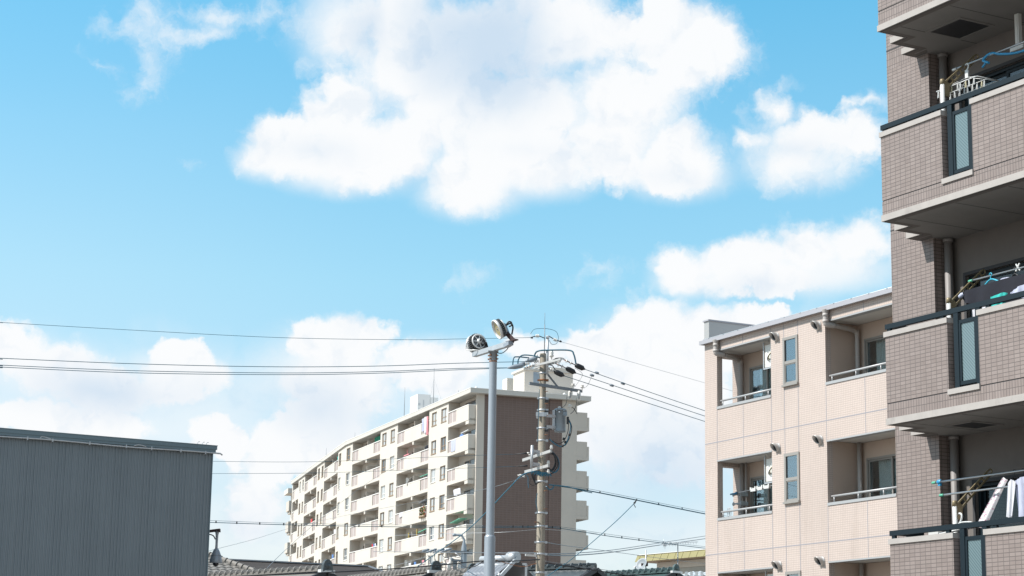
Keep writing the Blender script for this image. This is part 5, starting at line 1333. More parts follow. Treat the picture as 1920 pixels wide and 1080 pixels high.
c.obox(bk + Vector((-0.01, 0, 0.05)), bk + Vector((0.045, -0.02, -0.09)), 0.075, 0.05, 0)
c.obox(bk + Vector((0.02, -0.01, -0.06)), e_ + Vector((0.05, 0, 0.0)), 0.02, 0.06, 1); c.obox(e_ - axd * 0.10 - Vector((0, 0, 0.004)), e_ + axd * 0.06 + Vector((0.06, 0, 0.012)), 0.06, 0.014, 1); c.obox(e_ - axd * 0.12 + Vector((0, 0, -0.05)), e_ + axd * 0.02 + Vector((0, 0, -0.03)), 0.075, 0.05, 0)
c.tube(spline([bk + Vector((0.03, 0, 0.05)), bk + Vector((0.06, 0, 0.085)), bk + Vector((0.095, 0, 0.075)), bk + Vector((0.09, 0, 0.03)), bk + Vector((0.06, 0, 0.02))], 6), 0.010, 8, 2)
c.build('yoke', ['housing_grey', 'rust_steel', 'black'], lb)
c = MB(); c.tube(spline([Vector((0.05, 0, zt - 0.01)), Vector((0.12, -0.04, zt - 0.02)), Vector((0.19, -0.14, zt + 0.02)), Vector((0.20, -0.24, zt + 0.05))], 6), 0.006, 6); c.build('cable', 'black', fp)

# ------------------------------------------------------------------ concrete utility pole with its gear
M['pole_concrete'] = mat('pole_concrete', (0.285, 0.25, 0.20), 0.9, var=0.10, var_scale=5, bump=0.2, dirt=((0.17, 0.145, 0.11), 3.0, 0.5, 0.75, 0.3))
M['porcelain'] = mat('porcelain', (0.68, 0.66, 0.62), 0.25)
M['porcelain_brown'] = mat('porcelain_brown', (0.24, 0.12, 0.08), 0.4)
M['arm_white'] = mat('arm_white', (0.46, 0.46, 0.45), 0.5, 0.3, dirt=((0.32, 0.18, 0.10), 7.0, 0.62, 0.78, 1.0))
M['transformer_grey'] = mat('transformer_grey', (0.25, 0.29, 0.325), 0.4, 0.1, var=0.05)
M['wire_blue'] = mat('wire_blue', (0.022, 0.105, 0.155), 0.5)
M['cable_blue'] = mat('cable_blue', (0.02, 0.14, 0.22), 0.5)
M['sleeve_grey'] = mat('sleeve_grey', (0.20, 0.235, 0.27), 0.5)
YU = 50.0
UB = at(1012, 1090, YU); UB = Vector((UB.x, YU, 0.0))
UX = (at(1019, 760, YU).x + at(1014, 1040, YU).x) / 2 - 0.02
UB.x = UX
up = thing('utility_pole', 'concrete utility pole with crossarms, insulators and a grey transformer', 'utility pole', UB)


def L(x, y, dY=0.0):
    """photo position -> local to the utility pole, dY metres behind its axis"""
    return at(x, y, YU + dY) - UB


ztop = L(1020, 663).z
c = MB(); c.lathe([(0.080 + 0.0052 * ztop, 0.0), (0.080, ztop - 0.01), (0.068, ztop), (0.0, ztop)], (0, 0, 0), (0, 0, 1), 24); c.build('concrete_pole', 'pole_concrete', up)
def rad(z): return 0.080 + 0.0052 * (ztop - z)


def band(y, m='galv', h=0.045, bolt=True):
    z = L(1018, y).z; r = rad(z) + 0.006
    c = MB(); c.lathe([(r - 0.01, -h / 2), (r, -h / 2), (r, h / 2), (r - 0.01, h / 2)], (0, 0, z), (0, 0, 1), 24)
    if bolt: c.box(r - 0.01, r + 0.06, -0.03, 0.03, z - h * 0.6, z + h * 0.6); c.box(-r - 0.04, -r + 0.01, -0.025, 0.025, z - h * 0.5, z + h * 0.5)
    c.build('clamp_band', m, up)
for y, m in ((700, 'galv'), (713, 'rust'), (722, 'galv'), (747, 'galv'), (769, 'galv'), (803, 'galv'), (826, 'galv'), (903, 'galv'), (962, 'galv'), (987, 'galv'), (1017, 'galv'), (1039, 'galv'), (1074, 'galv')): band(y, m)
z = L(1018, 778).z; c = MB(); r = rad(z) + 0.008
c.lathe([(r - 0.01, -0.06), (r, -0.06), (r, 0.06), (r - 0.01, 0.06)], (0, 0, z), (0, 0, 1), 24); c.box(-r - 0.06, r + 0.05, -r - 0.02, -r + 0.02, z - 0.05, z + 0.05); c.box(-r - 0.05, -r, -0.03, 0.03, z - 0.09, z + 0.07)
c.build('clamp_band', 'galv', up)
# steel extension with lightning rod
xs = L(1026, 690, -0.12); top = L(1026.5, 630, -0.12)
c = MB(); c.tube([Vector((xs.x, -0.14, L(1026, 702).z)), Vector((xs.x, -0.14, top.z))], 0.033, 12); c.box(xs.x - 0.045, xs.x + 0.045, -0.185, -0.10, top.z - 0.06, top.z - 0.02); c.build('steel_extension', 'galv', up)
rx = L(1021.5, 600, -0.1).x
c = MB(); c.tube([Vector((rx, -0.11, L(1021, 664).z)), Vector((rx, -0.11, L(1021, 610).z))], 0.010, 8); c.tube([Vector((rx, -0.11, L(1021, 612).z)), Vector((rx, -0.11, L(1021, 588).z))], 0.005, 6); c.build('lightning_rod', 'galv_dark', up)
AD = Vector((0.60, -0.80, 0)); BD = Vector((0.80, 0.60, 0))      # along the crossarms / along the transformer arm


def arm(pts, w, h, m, name='crossarm'):
    c = MB(); c.obox(pts[0], pts[1], w, h); return c.build(name, m, up, bevel=0.004)


def on(x, y, d, off=(0, 0, 0)):
    """where the sight line meets the upright plane through the pole along d"""
    ray = RIGHT * ((x - 960) / FOCAL) - UP * ((y - 540) / FOCAL) + FWD
    O = EYE - UB - Vector(off); nrm = Vector((-d.y, d.x, 0)); t = -O.dot(nrm) / ray.dot(nrm)
    return O + ray * t + Vector(off)


fa = Vector((-0.08, -0.06, 0)) * 1.6
arm((on(991, 688.5, AD, fa), on(1052, 673.5, AD, fa)), 0.045, 0.055, 'arm_white')
arm((on(1002, 690, AD, -fa), on(1050, 677, AD, -fa)), 0.045, 0.055, 'arm_white')
arm((on(981, 863, AD, fa), on(1033.5, 845.5, AD, fa)), 0.055, 0.07, 'arm_white')
arm((on(985, 885, AD, fa), on(1029, 873, AD, fa)), 0.055, 0.07, 'arm_white')
arm((on(992.6, 718.7, BD, (0.08, -0.11, 0)), on(1091, 733.5, BD, (0.08, -0.11, 0))), 0.05, 0.07, 'galv_dark', 'transformer_arm')
c = MB(); c.obox(Vector((xs.x + 0.02, -0.13, L(1028, 704).z)), on(1047, 727, BD, (0.08, -0.11, 0)), 0.02, 0.045); c.build('arm_brace', 'galv_dark', up)
# left-hand vertical bracket of the low-voltage rack
lx = on(998, 850, AD, fa)
c = MB(); c.tube([L(998, 835, -0.25), L(996.5, 877, -0.25)], 0.036, 10)
for y in (845, 869): c.obox(L(999, y, -0.22), L(1012, y + 2, -0.12), 0.03, 0.06); c.obox(L(999, y + 4, -0.22), L(1012, y + 5, -0.12), 0.03, 0.02)
c.build('rack_bracket', 'galv', up)


def insulator(p, d, n=3, r=0.05, step=0.05, m='porcelain', name='insulator'):
    """string of porcelain discs from p along d"""
    d = Vector(d).normalized(); c = MB(); L_ = n * step
    c.tube([Vector(p), Vector(p) + d * L_], r * 0.30, 8, 1)
    for i in range(n):
        z = (i + 0.5) * step
        c.lathe([(r * 0.35, -0.018), (r * 0.9, -0.010), (r, 0.0), (r * 0.85, 0.010), (r * 0.4, 0.016)], Vector(p) + d * z, d, 14)
    return c.build(name, [m, 'porcelain_brown'], up)


# high-voltage dead ends, left side: insulators, clamps in grey shrouds
for (x0, y0, x1, y1, dy) in ((1000, 685, 984, 690, -0.35), (1010, 676, 1001, 679, 0.0), (993, 681.5, 979, 684, 0.3)):
    a = L(x0, y0, dy); b = L(x1, y1, dy); insulator(a, b - a, 3, 0.052, (b - a).length / 3)
for (x0, y0, x1, y1, dy) in ((982, 685, 951, 690, -0.35), (1007, 672, 984, 678, 0.0), (986, 681, 962, 689.5, 0.3)):
    a = L(x0, y0, dy); b = L(x1, y1, dy); d = (b - a)
    c = MB(); c.tube([a, a + d * 0.12, a + d * 0.55, a + d * 0.85, b], [0.03, 0.058, 0.062, 0.036, 0.012], 10); c.lathe([(0.03, 0), (0.025, 0.06), (0.0, 0.07)], a + d * 0.25, (0, 0, 1), 8); c.build('clamp_shroud', 'sleeve_grey', up)
# right side: insulators and black sleeves
for (x0, y0, x1, y1, sx, sy, dy) in ((1052, 672, 1078, 684, 1097, 692.5, -0.5), (1038, 680, 1061, 690, 1080, 699.5, 0.0), (1028, 691, 1039, 696, 1058.5, 705, -0.25)):
    a = L(x0, y0, dy); b = L(x1, y1, dy + 0.05); e = L(sx, sy, dy + 0.15); d = b - a
    insulator(a + d * 0.25, d, 2, 0.05, d.length * 0.30)
    c = MB(); c.tube([a, b], 0.012, 6); c.build('strain_link', 'galv_dark', up)
    f = e - b; c = MB(); c.tube([b, b + f * 0.08, b + f * 0.3, b + f * 0.75, b + f * 0.9, e], [0.02, 0.055, 0.068, 0.066, 0.03, 0.018], 12); c.build('black_sleeve', 'black', up)
# top earth wire insulators
for (x0, y0, x1, y1) in ((1021, 634, 995, 633), (1029, 630, 1053, 641)):
    a = L(x0, y0, -0.12); b = L(x1, y1, -0.12); d = b - a
    m_ = a + d * 0.5 + Vector((0, 0, 0.05 if x1 < 1000 else -0.02)); c = MB(); c.tube(spline([a, m_, b], 6), 0.012, 6); c.tube([b - d * 0.16, b], [0.026, 0.02], 8); c.build('strain_link', 'black', up)
    insulator(m_ - d * 0.12, d, 3, 0.045, d.length * 0.09)
# standing pin insulators on the arm
def pin(p, s=1.0):
    c = MB(); c.lathe([(0.015, 0), (0.02, 0.06 * s), (0.05 * s, 0.07 * s), (0.06 * s, 0.10 * s), (0.04 * s, 0.13 * s), (0.055 * s, 0.16 * s), (0.04 * s, 0.20 * s), (0.02, 0.24 * s), (0, 0.24 * s)], p, (0, 0, 1), 14); return c.build('pin_insulator', 'porcelain', up)
pin(L(1034, 674, -0.2), 1.0); pin(L(1007, 672, 0.1), 0.4)
for (x, y) in ((1074.5, 729), (1091.5, 732)):
    c = MB(); p = L(x, y, 0.5)
    c.lathe([(0.012, 0), (0.012, 0.06), (0.045, 0.075), (0.05, 0.095), (0.02, 0.10), (0.045, 0.115), (0.045, 0.13), (0, 0.135)], p, (0, 0, 1), 14); c.build('pin_insulator', 'porcelain', up)
for (x, y) in ((1069, 730), (1085.5, 732)):               # white fuse cut-outs hanging off the arm
    c = MB(); p = L(x, y, 0.45)
    c.lathe([(0.0, 0.0), (0.02, -0.01), (0.045, -0.06), (0.05, -0.10), (0.047, -0.24), (0.03, -0.275), (0.0, -0.28)], p, (0, 0, 1), 12, 0); c.box(p.x - 0.012, p.x + 0.012, p.y - 0.056, p.y - 0.046, p.z - 0.22, p.z - 0.09, 1)
    c.build('fuse_cutout', ['porcelain', 'galv_dark'], up)
# transformer
tp = L(1052, 770, 0.15); tb = L(1050, 810, 0.15); R_ = 0.142
c = MB(); c.lathe([(0.0, 0), (R_, 0.0), (R_, 0.03), (R_ * 1.0, tp.z - tb.z), (R_ * 1.06, tp.z - tb.z), (R_ * 1.06, tp.z - tb.z + 0.02), (R_ * 0.9, tp.z - tb.z + 0.045), (0, tp.z - tb.z + 0.05)], tb, (0, 0, 1), 28)
tr_ = c.build('transformer', 'transformer_grey', up)
c = MB()
for q in range(5): a = 2 * pi * q / 5 + 0.3; c.box(tb.x + 1.08 * R_ * cos(a) - 0.018, tb.x + 1.08 * R_ * cos(a) + 0.018, tb.y + 1.08 * R_ * sin(a) - 0.018, tb.y + 1.08 * R_ * sin(a) + 0.018, tp.z - 0.03, tp.z + 0.025)
c.lathe([(0.03, 0), (0.03, 0.03), (0.012, 0.03), (0.012, 0.07), (0, 0.07)], Vector((tb.x - 0.02, tb.y - R_, tp.z - 0.07)), (0, -1, 0), 10)
c.box(tb.x + 0.06, tb.x + 0.17, tb.y - 0.12, tb.y - 0.05, tp.z - 0.14, tp.z - 0.04); c.build('tank_fitting', 'transformer_grey', tr_)
for (x, y) in ((1049, 768), (1068.5, 764)):
    c = MB(); p = L(x, y, 0.1)
    c.lathe([(0.02, -0.05), (0.02, 0.0), (0.05, 0.012), (0.055, 0.03), (0.025, 0.04), (0.045, 0.055), (0.04, 0.07), (0.0, 0.085)], p, (0, 0, 1), 14); c.build('bushing', 'porcelain', tr_)
c = MB()
for y in (779.5, 800): z = L(1018, y).z; c.obox((0.1, -0.03, z), (tb.x - 0.08, tb.y - 0.03, z), 0.06, 0.07)
c.box(tb.x - R_ - 0.05, tb.x - R_ + 0.01, tb.y - 0.08, tb.y + 0.05, tb.z + 0.06, tp.z); c.build('hanger_bracket', 'galv', up)
# jumper loops and drop cables on the pole
def loop(pts, r, m, name='jumper_cable'):
    c = MB(); c.tube(spline([L(*p) for p in pts], 7), r, 7); return c.build(name, m, up)
loop([(1001, 677, 0), (1003, 664, 0), (1010, 658, -.1), (1030, 656.5, -.2), (1068, 657, -.4), (1076, 665, -.45), (1080, 683, -.45)], 0.020, 'wire_blue')
loop([(971, 687, .2), (972, 674, .2), (980, 666, .2), (1000, 667, .1), (1013, 671, 0)], 0.018, 'wire_blue')
loop([(961, 689, -.3), (963, 672, -.3), (970, 669, -.2), (992, 671, 0)], 0.016, 'wire_blue')
loop([(1036, 676, -.2), (1044, 672, -.2), (1055, 672, -.3), (1062, 678, -.4)], 0.016, 'black')
loop([(1028, 684, -.2), (1036, 686, -.2), (1041, 694, -.2)], 0.012, 'black')
loop([(995, 626, -.1), (1001, 618, -.1), (1013, 616, -.1), (1030, 617, -.1), (1043, 622, -.1), (1047, 632, -.1)], 0.006, 'wire_blue'); loop([(1030, 638, -.1), (1034, 645, -.1), (1042, 645, -.1), (1047, 638, -.1), (1047, 632, -.1)], 0.006, 'wire_blue')
loop([(1078, 690, 0), (1092, 702, .3), (1080, 722, .45), (1076, 726, .5)], 0.006, 'galv'); loop([(1110, 704, .2), (1102, 722, .4), (1094, 728, .5)], 0.006, 'galv')
loop([(1063, 744, .4), (1061, 757, .3), (1056, 763, .2), (1050, 766, .1)], 0.008, 'black'); loop([(1082, 745, .5), (1080, 760, .3), (1076, 770, .2), (1070, 776, .1)], 0.008, 'black'); loop([(1069, 762, .1), (1076, 766, .2), (1082, 776, .4)], 0.009, 'black')
loop([(1064, 785, 0), (1070, 797, 0), (1068, 812, 0), (1062, 830, 0), (1052, 837, 0), (1040, 832, 0), (1030, 823, 0)], 0.014, 'cable_blue'); loop([(1064, 782, 0), (1066, 800, 0), (1063, 815, 0), (1056, 828, 0), (1046, 832, 0), (1036, 826, 0)], 0.010, 'black'); loop([(1065, 783, 0), (1072, 800, .1), (1069, 818, .1), (1062, 832, .1), (1058, 836, .1)], 0.010, 'black')
for (x, y) in ((1068, 815), (1060, 829), (1055, 836), (1057, 823)):
    c = MB(); p = L(x, y, 0); c.lathe([(0, -.035), (.028, -.03), (.032, 0), (.028, .03), (0, .035)], p, (0.2, 0, 1), 8); c.build('cable_joint', 'black', up)
c = MB(); p = L(1064.5, 786, -0.05); c.box(p.x - 0.03, p.x + 0.03, p.y - 0.03, p.y + 0.03, p.z - 0.12, p.z + 0.06); c.build('surge_box', 'black', up)
rl_ = random.Random(5)
for i in range(9):
    a = rl_.uniform(0, 1); x0, y0 = 1033 + rl_.uniform(-2, 3), 846 + rl_.uniform(-2, 6); x3, y3 = 1024 + rl_.uniform(-4, 8), 884 + rl_.uniform(-8, 12)
    loop([(x0, y0, -.1), (1038 + 8 * a, 854 + 4 * a, -.1 + .2 * a), (1040 + 9 * a, 868 + 6 * a, .1 * a), (1034 + 8 * a, 880 + 6 * a, 0), (x3, y3, -.15)], rl_.choice((0.008, 0.011, 0.014)), rl_.choice(('black', 'black', 'cable_blue', 'black')))
for i in range(5):
    x = 1000 + 5 * i
    loop([(x - 4, 889 + i, -.2), (x, 885 + 2 * rl_.random(), -.22), (x + 8, 888, -.22), (x + 14, 893, -.2)], 0.014, 'cable_blue')
for i in range(5): loop([(996 + 2 * i, 888, -.2), (1000 + i, 900 + 2 * i, -.2), (1005 + i, 908 - i, -.2), (1010 + i, 904, -.18)], 0.009, 'black')
loop([(1010, 905, -.15), (1000, 910, -.15), (993, 906, -.15), (996, 896, -.2)], 0.007, 'black'); loop([(985, 890, -.3), (990, 895, -.3), (990, 905, -.3), (991, 915, -.3)], 0.008, 'cable_blue')
loop([(1007.5, 925, -.14), (1005, 940, -.15), (1007, 952, -.16), (1008, 962, -.15)], 0.010, 'wire_blue'); loop([(1011.5, 730, -.14), (1009.5, 790, -.15), (1008.5, 830, -.15)], 0.008, 'wire_blue')
loop([(1024, 912, -.1), (1030, 918, 0), (1036, 916, 0), (1038, 911, 0)], 0.014, 'cable_blue')
# low-voltage insulators
for (x, y) in ((1034, 840), (1028, 869), (1028, 886)):
    c = MB(); p = L(x, y, -0.2); c.lathe([(0.03, -0.03), (0.04, -0.02), (0.04, 0.03), (0.028, 0.045), (0.036, 0.055), (0.02, 0.075), (0, 0.075)], p, (0, 0, 1), 12); c.build('spool_insulator', 'porcelain', up)
for (x, y) in ((990.5, 849.5), (993.5, 853), (973, 891.5), (976.5, 890.5), (982, 893.5), (996.5, 876)):
    c = MB(); p = L(x, y, -0.25); c.lathe([(0.012, -0.03), (0.026, -0.026), (0.018, 0.0), (0.026, 0.026), (0.012, 0.03)], p, (1, 0, 0.1), 10); c.build('spool_insulator', 'porcelain', up)
for (x0, y0, x1, y1) in ((988, 850, 966, 851.5), (989, 873.5, 966, 874.5)):
    a = L(x0, y0, -0.25); b = L(x1, y1, -0.25); c = MB(); c.tube([a, a + (b - a) * 0.25, b], [0.022, 0.017, 0.007], 8); c.build('cable_sleeve', 'black', up)
# steps, brackets and small fittings
for (y, s_) in ((735, 1), (758, 1), (780, 1), (816, 1), (921, 1), (955, 1), (980, -1), (1035, -1)):
    z = L(1018, y).z; c = MB(); c.tube([(s_ * 0.06, -rad(z) * 0.8, z), (s_ * (rad(z) + 0.05), -rad(z) - 0.05, z)], 0.008, 6); c.build('step_bolt', 'rust', up)
for (y) in (752, 772, 807):
    z = L(1018, y).z; c = MB(); c.box(rad(z) - 0.01, rad(z) + 0.07, -0.08, -0.02, z - 0.035, z + 0.02); c.tube(spline([(rad(z) + 0.03, -0.06, z), (rad(z) + 0.09, -0.06, z + 0.035), (rad(z) + 0.15, -0.05, z + 0.01)], 4), 0.007, 5); c.build('cable_bracket', 'black', up)
c = MB(); a = L(985, 1040.5, -0.15); b = L(1005, 1042, -0.05); c.obox(a, b, 0.05, 0.05); c.tube([b, L(1006, 1047, -0.1)], 0.012, 6); c.build('street_light_arm', 'lamp_white', up)


# ------------------------------------------------------------------ overhead wires, each a thing of its own
def wire(pts, r, label, m='wire_blue', name='overhead_wire', cat='wire', group='overhead wires', n=10):
    P = spline([at(*p) for p in pts], n); o = P[0].copy()
    c = MB(); c.tube([p - o for p in P], r, 6)
    return tag(c.build(name, m, None, o), label, cat, group)


wire([(-900, 532, 43), (-60, 600, 47), (0, 604.4, 47.3), (250, 619, 48), (520, 632.8, 48.6), (760, 637, 49.3), (860, 635.5, 49.6), (995, 633, 49.9)], 0.0055, 'thin topmost wire crossing the sky left of the utility pole')
wire([(-900, 600, 42), (-60, 668.5, 46), (0, 671.6, 46.3), (250, 682, 47.5), (500, 687.6, 48.5), (700, 686.5, 49.2), (860, 681, 49.7), (984, 678, 50)], 0.0085, 'upper of the three thick power wires left of the utility pole')
wire([(-900, 613, 42), (-60, 681, 46), (0, 684.5, 46.3), (250, 695, 47.5), (520, 699.2, 48.5), (700, 697, 49.2), (860, 690.8, 49.7), (962, 689.5, 50.3)], 0.0085, 'middle of the three thick power wires left of the utility pole')
wire([(-900, 617, 41.5), (-60, 684.5, 45.5), (0, 688.2, 45.8), (250, 699, 47), (520, 702.5, 48), (700, 700, 48.8), (860, 693.3, 49.3), (951, 690, 49.65)], 0.0085, 'lowest of the three thick power wires left of the utility pole')
wire([(1053, 641, 49.9), (1120, 660, 50.8), (1220, 689, 53), (1322, 718, 55), (1420, 747, 57)], 0.0045, 'thin topmost wire running right from the utility pole to behind the beige house', 'galv')
wire([(1097, 692.5, 49.65), (1200, 729, 51.8), (1321, 770, 54.5), (1420, 803, 57)], 0.0085, 'upper of the three power wires right of the utility pole')
wire([(1080, 699.5, 50.15), (1200, 739.5, 52.2), (1321, 780, 54.6), (1420, 812, 57)], 0.0085, 'middle of the three power wires right of the utility pole')
wire([(1058.5, 705, 49.9), (1200, 751, 52.2), (1321, 790, 54.6), (1420, 821, 57)], 0.0085, 'lowest of the three power wires right of the utility pole')
for (x, y, Y) in ((1119, 698.5, 50.1), (1147, 722, 51), (1110, 703, 50.2), (1168, 718.5, 51.2)):
    c = MB(); c.lathe([(0.0, -0.06), (0.028, -0.05), (0.034, 0.0), (0.028, 0.05), (0.0, 0.06)], (0, 0, 0), (1, 0, -0.35), 8)
    tag(c.build('wire_clamp', 'sleeve_grey', None, at(x, y + 0.5, Y)), {1119: 'dark clamp on the uppermost right-hand power wire, just right of the pole', 1147: 'dark sleeve midway on the middle right-hand power wire', 1110: 'dark clamp on the middle right-hand power wire next to the pole', 1168: 'dark sleeve on the upper right-hand power wire farther from the pole'}[x], 'wire clamp', 'wire clamps right of the pole')
wire([(-300, 850, 43), (300, 864, 46), (398, 865, 46.5), (600, 865.5, 47.6), (860, 855, 49.2), (966, 851.5, 49.75)], 0.004, 'thin wire to the upper black sleeve on the low crossarms')
wire([(-300, 878, 43), (300, 888.5, 46), (398, 888, 46.5), (600, 886.5, 47.6), (860, 878, 49.2), (966, 874.5, 49.75)], 0.004, 'thin wire to the lower black sleeve on the low crossarms')
wire([(1030, 909, 49.95), (1046, 911, 50.3), (1100, 919.5, 51), (1190, 937, 52.3), (1322, 963.5, 54.5), (1420, 981, 57)], 0.0145, 'thick bundled cable falling right from the utility pole behind the beige house', 'wire_blue', 'overhead_cable', 'cable')
wire([(1030, 908, 49.95), (1046, 910, 50.3), (1100, 916, 51), (1190, 933.5, 52.3), (1322, 960, 54.5), (1420, 978, 57)], 0.0045, 'messenger wire just above the thick bundled cable on the right')
wire([(1030, 909, 49.9), (1060, 912, 50.3), (1090, 919.5, 50.9), (1110, 924, 51.2)], 0.012, 'short cable spliced under the thick bundled cable near the pole', 'cable_blue')
wire([(-300, 955, 43), (300, 977, 46.5), (395, 979.5, 47), (540, 984, 48), (760, 988, 49), (1010, 988.5, 49.9)], 0.008, 'dark lower communication cable left of the utility pole', 'wire_blue', 'overhead_cable', 'cable')
wire([(-300, 950, 43), (300, 973.5, 46.5), (395, 976, 47), (540, 981, 48), (760, 984.5, 49), (1010, 987, 49.9)], 0.004, 'messenger wire above the lower communication cable on the left')
wire([(1024, 988.5, 50.05), (1060, 992, 50.4), (1140, 1005, 51.4), (1240, 1018, 53), (1322, 1028, 54.5), (1420, 1040, 57)], 0.0085, 'communication cable going right at the height of the TV aerial', 'wire_blue', 'overhead_cable', 'cable')
wire([(1024, 987, 50.05), (1060, 989, 50.4), (1140, 1001.5, 51.4), (1240, 1015, 53), (1322, 1025, 54.5), (1420, 1036, 57)], 0.004, 'messenger wire over the communication cable on the right')
for i, (x, y, Y) in enumerate(((405, 979.5, 47.05), (444, 981, 47.3), (487, 982.5, 47.6), (532, 983.7, 47.95), (673, 987, 48.6), (716, 987.5, 48.8), (962, 988.5, 49.7), (980, 988.5, 49.8), (990, 988.5, 49.85), (1036, 989.5, 50.1), (1051, 991, 50.3), (1134, 1003.5, 51.3), (1166, 1008.5, 51.8), (1198, 1013, 52.3), (1101, 919.5, 51), (1125, 924, 51.3), (1235, 946, 53), (1279, 954.8, 53.8))):
    c = MB(); c.box(-0.013, 0.013, -0.013, 0.013, -0.016, 0.042)
    o = c.build('cable_spacer', 'black', None, at(x, y, Y))
    side = 'left of the pole' if x < 1000 else ('on the thick bundled cable' if y < 960 and x > 1090 else 'right of the pole')
    tag(o, 'small black cable spacer, ' + ('one in the row on the communication cable ' + side if side != 'on the thick bundled cable' else 'one of those on the thick bundled cable at right'), 'cable spacer', 'cable spacers ' + side)
wire([(983, 893.5, 49.75), (940, 909, 49), (880, 923, 56), (760, 945, 75), (640, 968, 95), (545, 990, 110), (480, 1010, 90), (415, 1027, 70), (340, 1046, 55)], 0.006, 'long thin wire sagging left past the far block to the warehouse', 'galv_dark')
wire([(1010, 884, 49.8), (995, 885, 49.7), (976, 893, 49.6), (950, 920, 50), (880, 991, 54), (810, 1043, 60), (760, 1078, 64)], 0.013, 'blue service cable dropping left from the pole across the floodlight pole', 'cable_blue', 'service_cable', 'cable')
wire([(500, 1066, 75), (530, 1036, 85), (573, 997, 100), (620, 957, 120), (690, 905, 150), (760, 860, 180)], 0.010, 'thin oblique wire rising from the dark roof in front of the far block', 'galv_dark')
wire([(1189, 944, 52.3), (1150, 982, 53), (1080, 1042, 54.5), (1040, 1071, 55.5), (1010, 1092, 56)], 0.010, 'service cable slanting down from the thick bundled cable toward the metal roof', 'cable_blue', 'service_cable', 'cable')
c = MB(); c.obox((-0.03, 0, -0.06), (0.03, 0, 0.06), 0.03, 0.03); c.tube(spline([(0, 0, 0), (-0.05, 0, -0.04), (-0.03, 0, -0.11), (0.0, 0, -0.16)], 5), 0.01, 5)
tag(c.build('cable_hook', 'black', None, at(1192, 940, 52.3)), 'small black hook where the service cable leaves the thick bundled cable', 'hook')
wire([(-200, 1078, 41), (340, 1084, 44), (400, 1082.5, 44.3), (610, 1073.5, 45.5), (730, 1067, 46.3), (830, 1059, 47.2), (905, 1052, 48), (960, 1052, 48.8), (1012, 1049, 49.7)], 0.0145, 'thick black cable sweeping low across the roofs left of the pole', 'black', 'overhead_cable', 'cable')
wire([(1022, 1055, 49.9), (1060, 1061, 50), (1120, 1070, 50.6), (1190, 1081, 51.2), (1280, 1094, 52)], 0.0145, 'thick black cable falling right across the low roofs', 'black', 'overhead_cable', 'cable')
wire([(1022, 1052, 49.9), (1060, 1058, 50), (1150, 1071, 50.6), (1240, 1084, 51.5)], 0.006, 'thin wire above the thick black cable on the right', 'galv_dark')
wire([(720, 1065, 70), (800, 1043, 66), (882, 1000, 60), (905, 985, 58)], 0.006, 'thin pale wire behind the street lamp of the distant pole', 'galv')
wire([(1024, 1017, 50.1), (1060, 1023, 55), (1100, 1028, 62), (1160, 1036, 70), (1240, 1047, 80), (1330, 1058, 95)], 0.008, 'faint wire from the pole sloping right over the yellow-edged roof', 'galv_dark')
wire([(1024, 1039, 50.1), (1080, 1037, 60), (1150, 1031, 72), (1230, 1019, 85), (1322, 1005, 100), (1400, 992, 110)], 0.012, 'far wire rising right past the TV aerial, the upper one', 'galv_dark')
wire([(1024, 1041, 50.1), (1080, 1041, 60), (1150, 1035, 72), (1230, 1023, 85), (1322, 1010, 100), (1400, 998, 110)], 0.016, 'far wire rising right past the TV aerial, the lower one', 'galv_dark')
wire([(1006, 1037, 49.9), (960, 1037, 55), (860, 1036, 65), (760, 1035, 80), (700, 1034, 95)], 0.010, 'faint level wire between the utility pole and the distant pole', 'galv_dark')
wire([(1120, 1000, 52), (1020, 993, 50.5), (940, 998, 50), (820, 1001, 52), (740, 1004, 56)], 0.0045, 'pale thin wire passing behind both poles over the brown end wall', 'galv')
wire([(905, 1053, 48), (890, 1062, 48), (872, 1063, 48.2), (860, 1055, 48.4)], 0.010, 'slack black cable loop beside the floodlight pole, low down', 'black', 'overhead_cable', 'cable')
wire([(1006, 1056, 49.8), (985, 1062, 49.6), (965, 1060, 49.4), (930, 1050, 49)], 0.008, 'red and black cable slung left of the pole foot', 'rust')


# ------------------------------------------------------------------ low houses, aerials and the small building at the foot of the picture
M['kawara'] = mat('kawara', (0.185, 0.172, 0.156), 0.5, 0.0, 0.5, var=0.16, var_scale=3.3)
M['kawara_dark'] = mat('kawara_dark', (0.050, 0.062, 0.066), 0.35, 0.0, 0.6, var=0.25, var_scale=3)
M['kawara_green'] = mat('kawara_green', (0.045, 0.080, 0.078), 0.4, 0.0, 0.6, var=0.25, var_scale=3)
M['shingle'] = tile_mat('shingle', (0.045, 0.039, 0.036), (0.056, 0.048, 0.045), (0.035, 0.030, 0.028), 0.9, 0.18, 0.012, rough=0.85, offset=0.5)
M['plaster'] = mat('plaster', (0.42, 0.40, 0.36), 0.9, var=0.06)
M['metal_roof'] = mat('metal_roof', (0.25, 0.265, 0.29), 0.4, 0.4, var=0.06)
M['yellow_metal'] = mat('yellow_metal', (0.275, 0.245, 0.11), 0.55, 0.1, var=0.04)


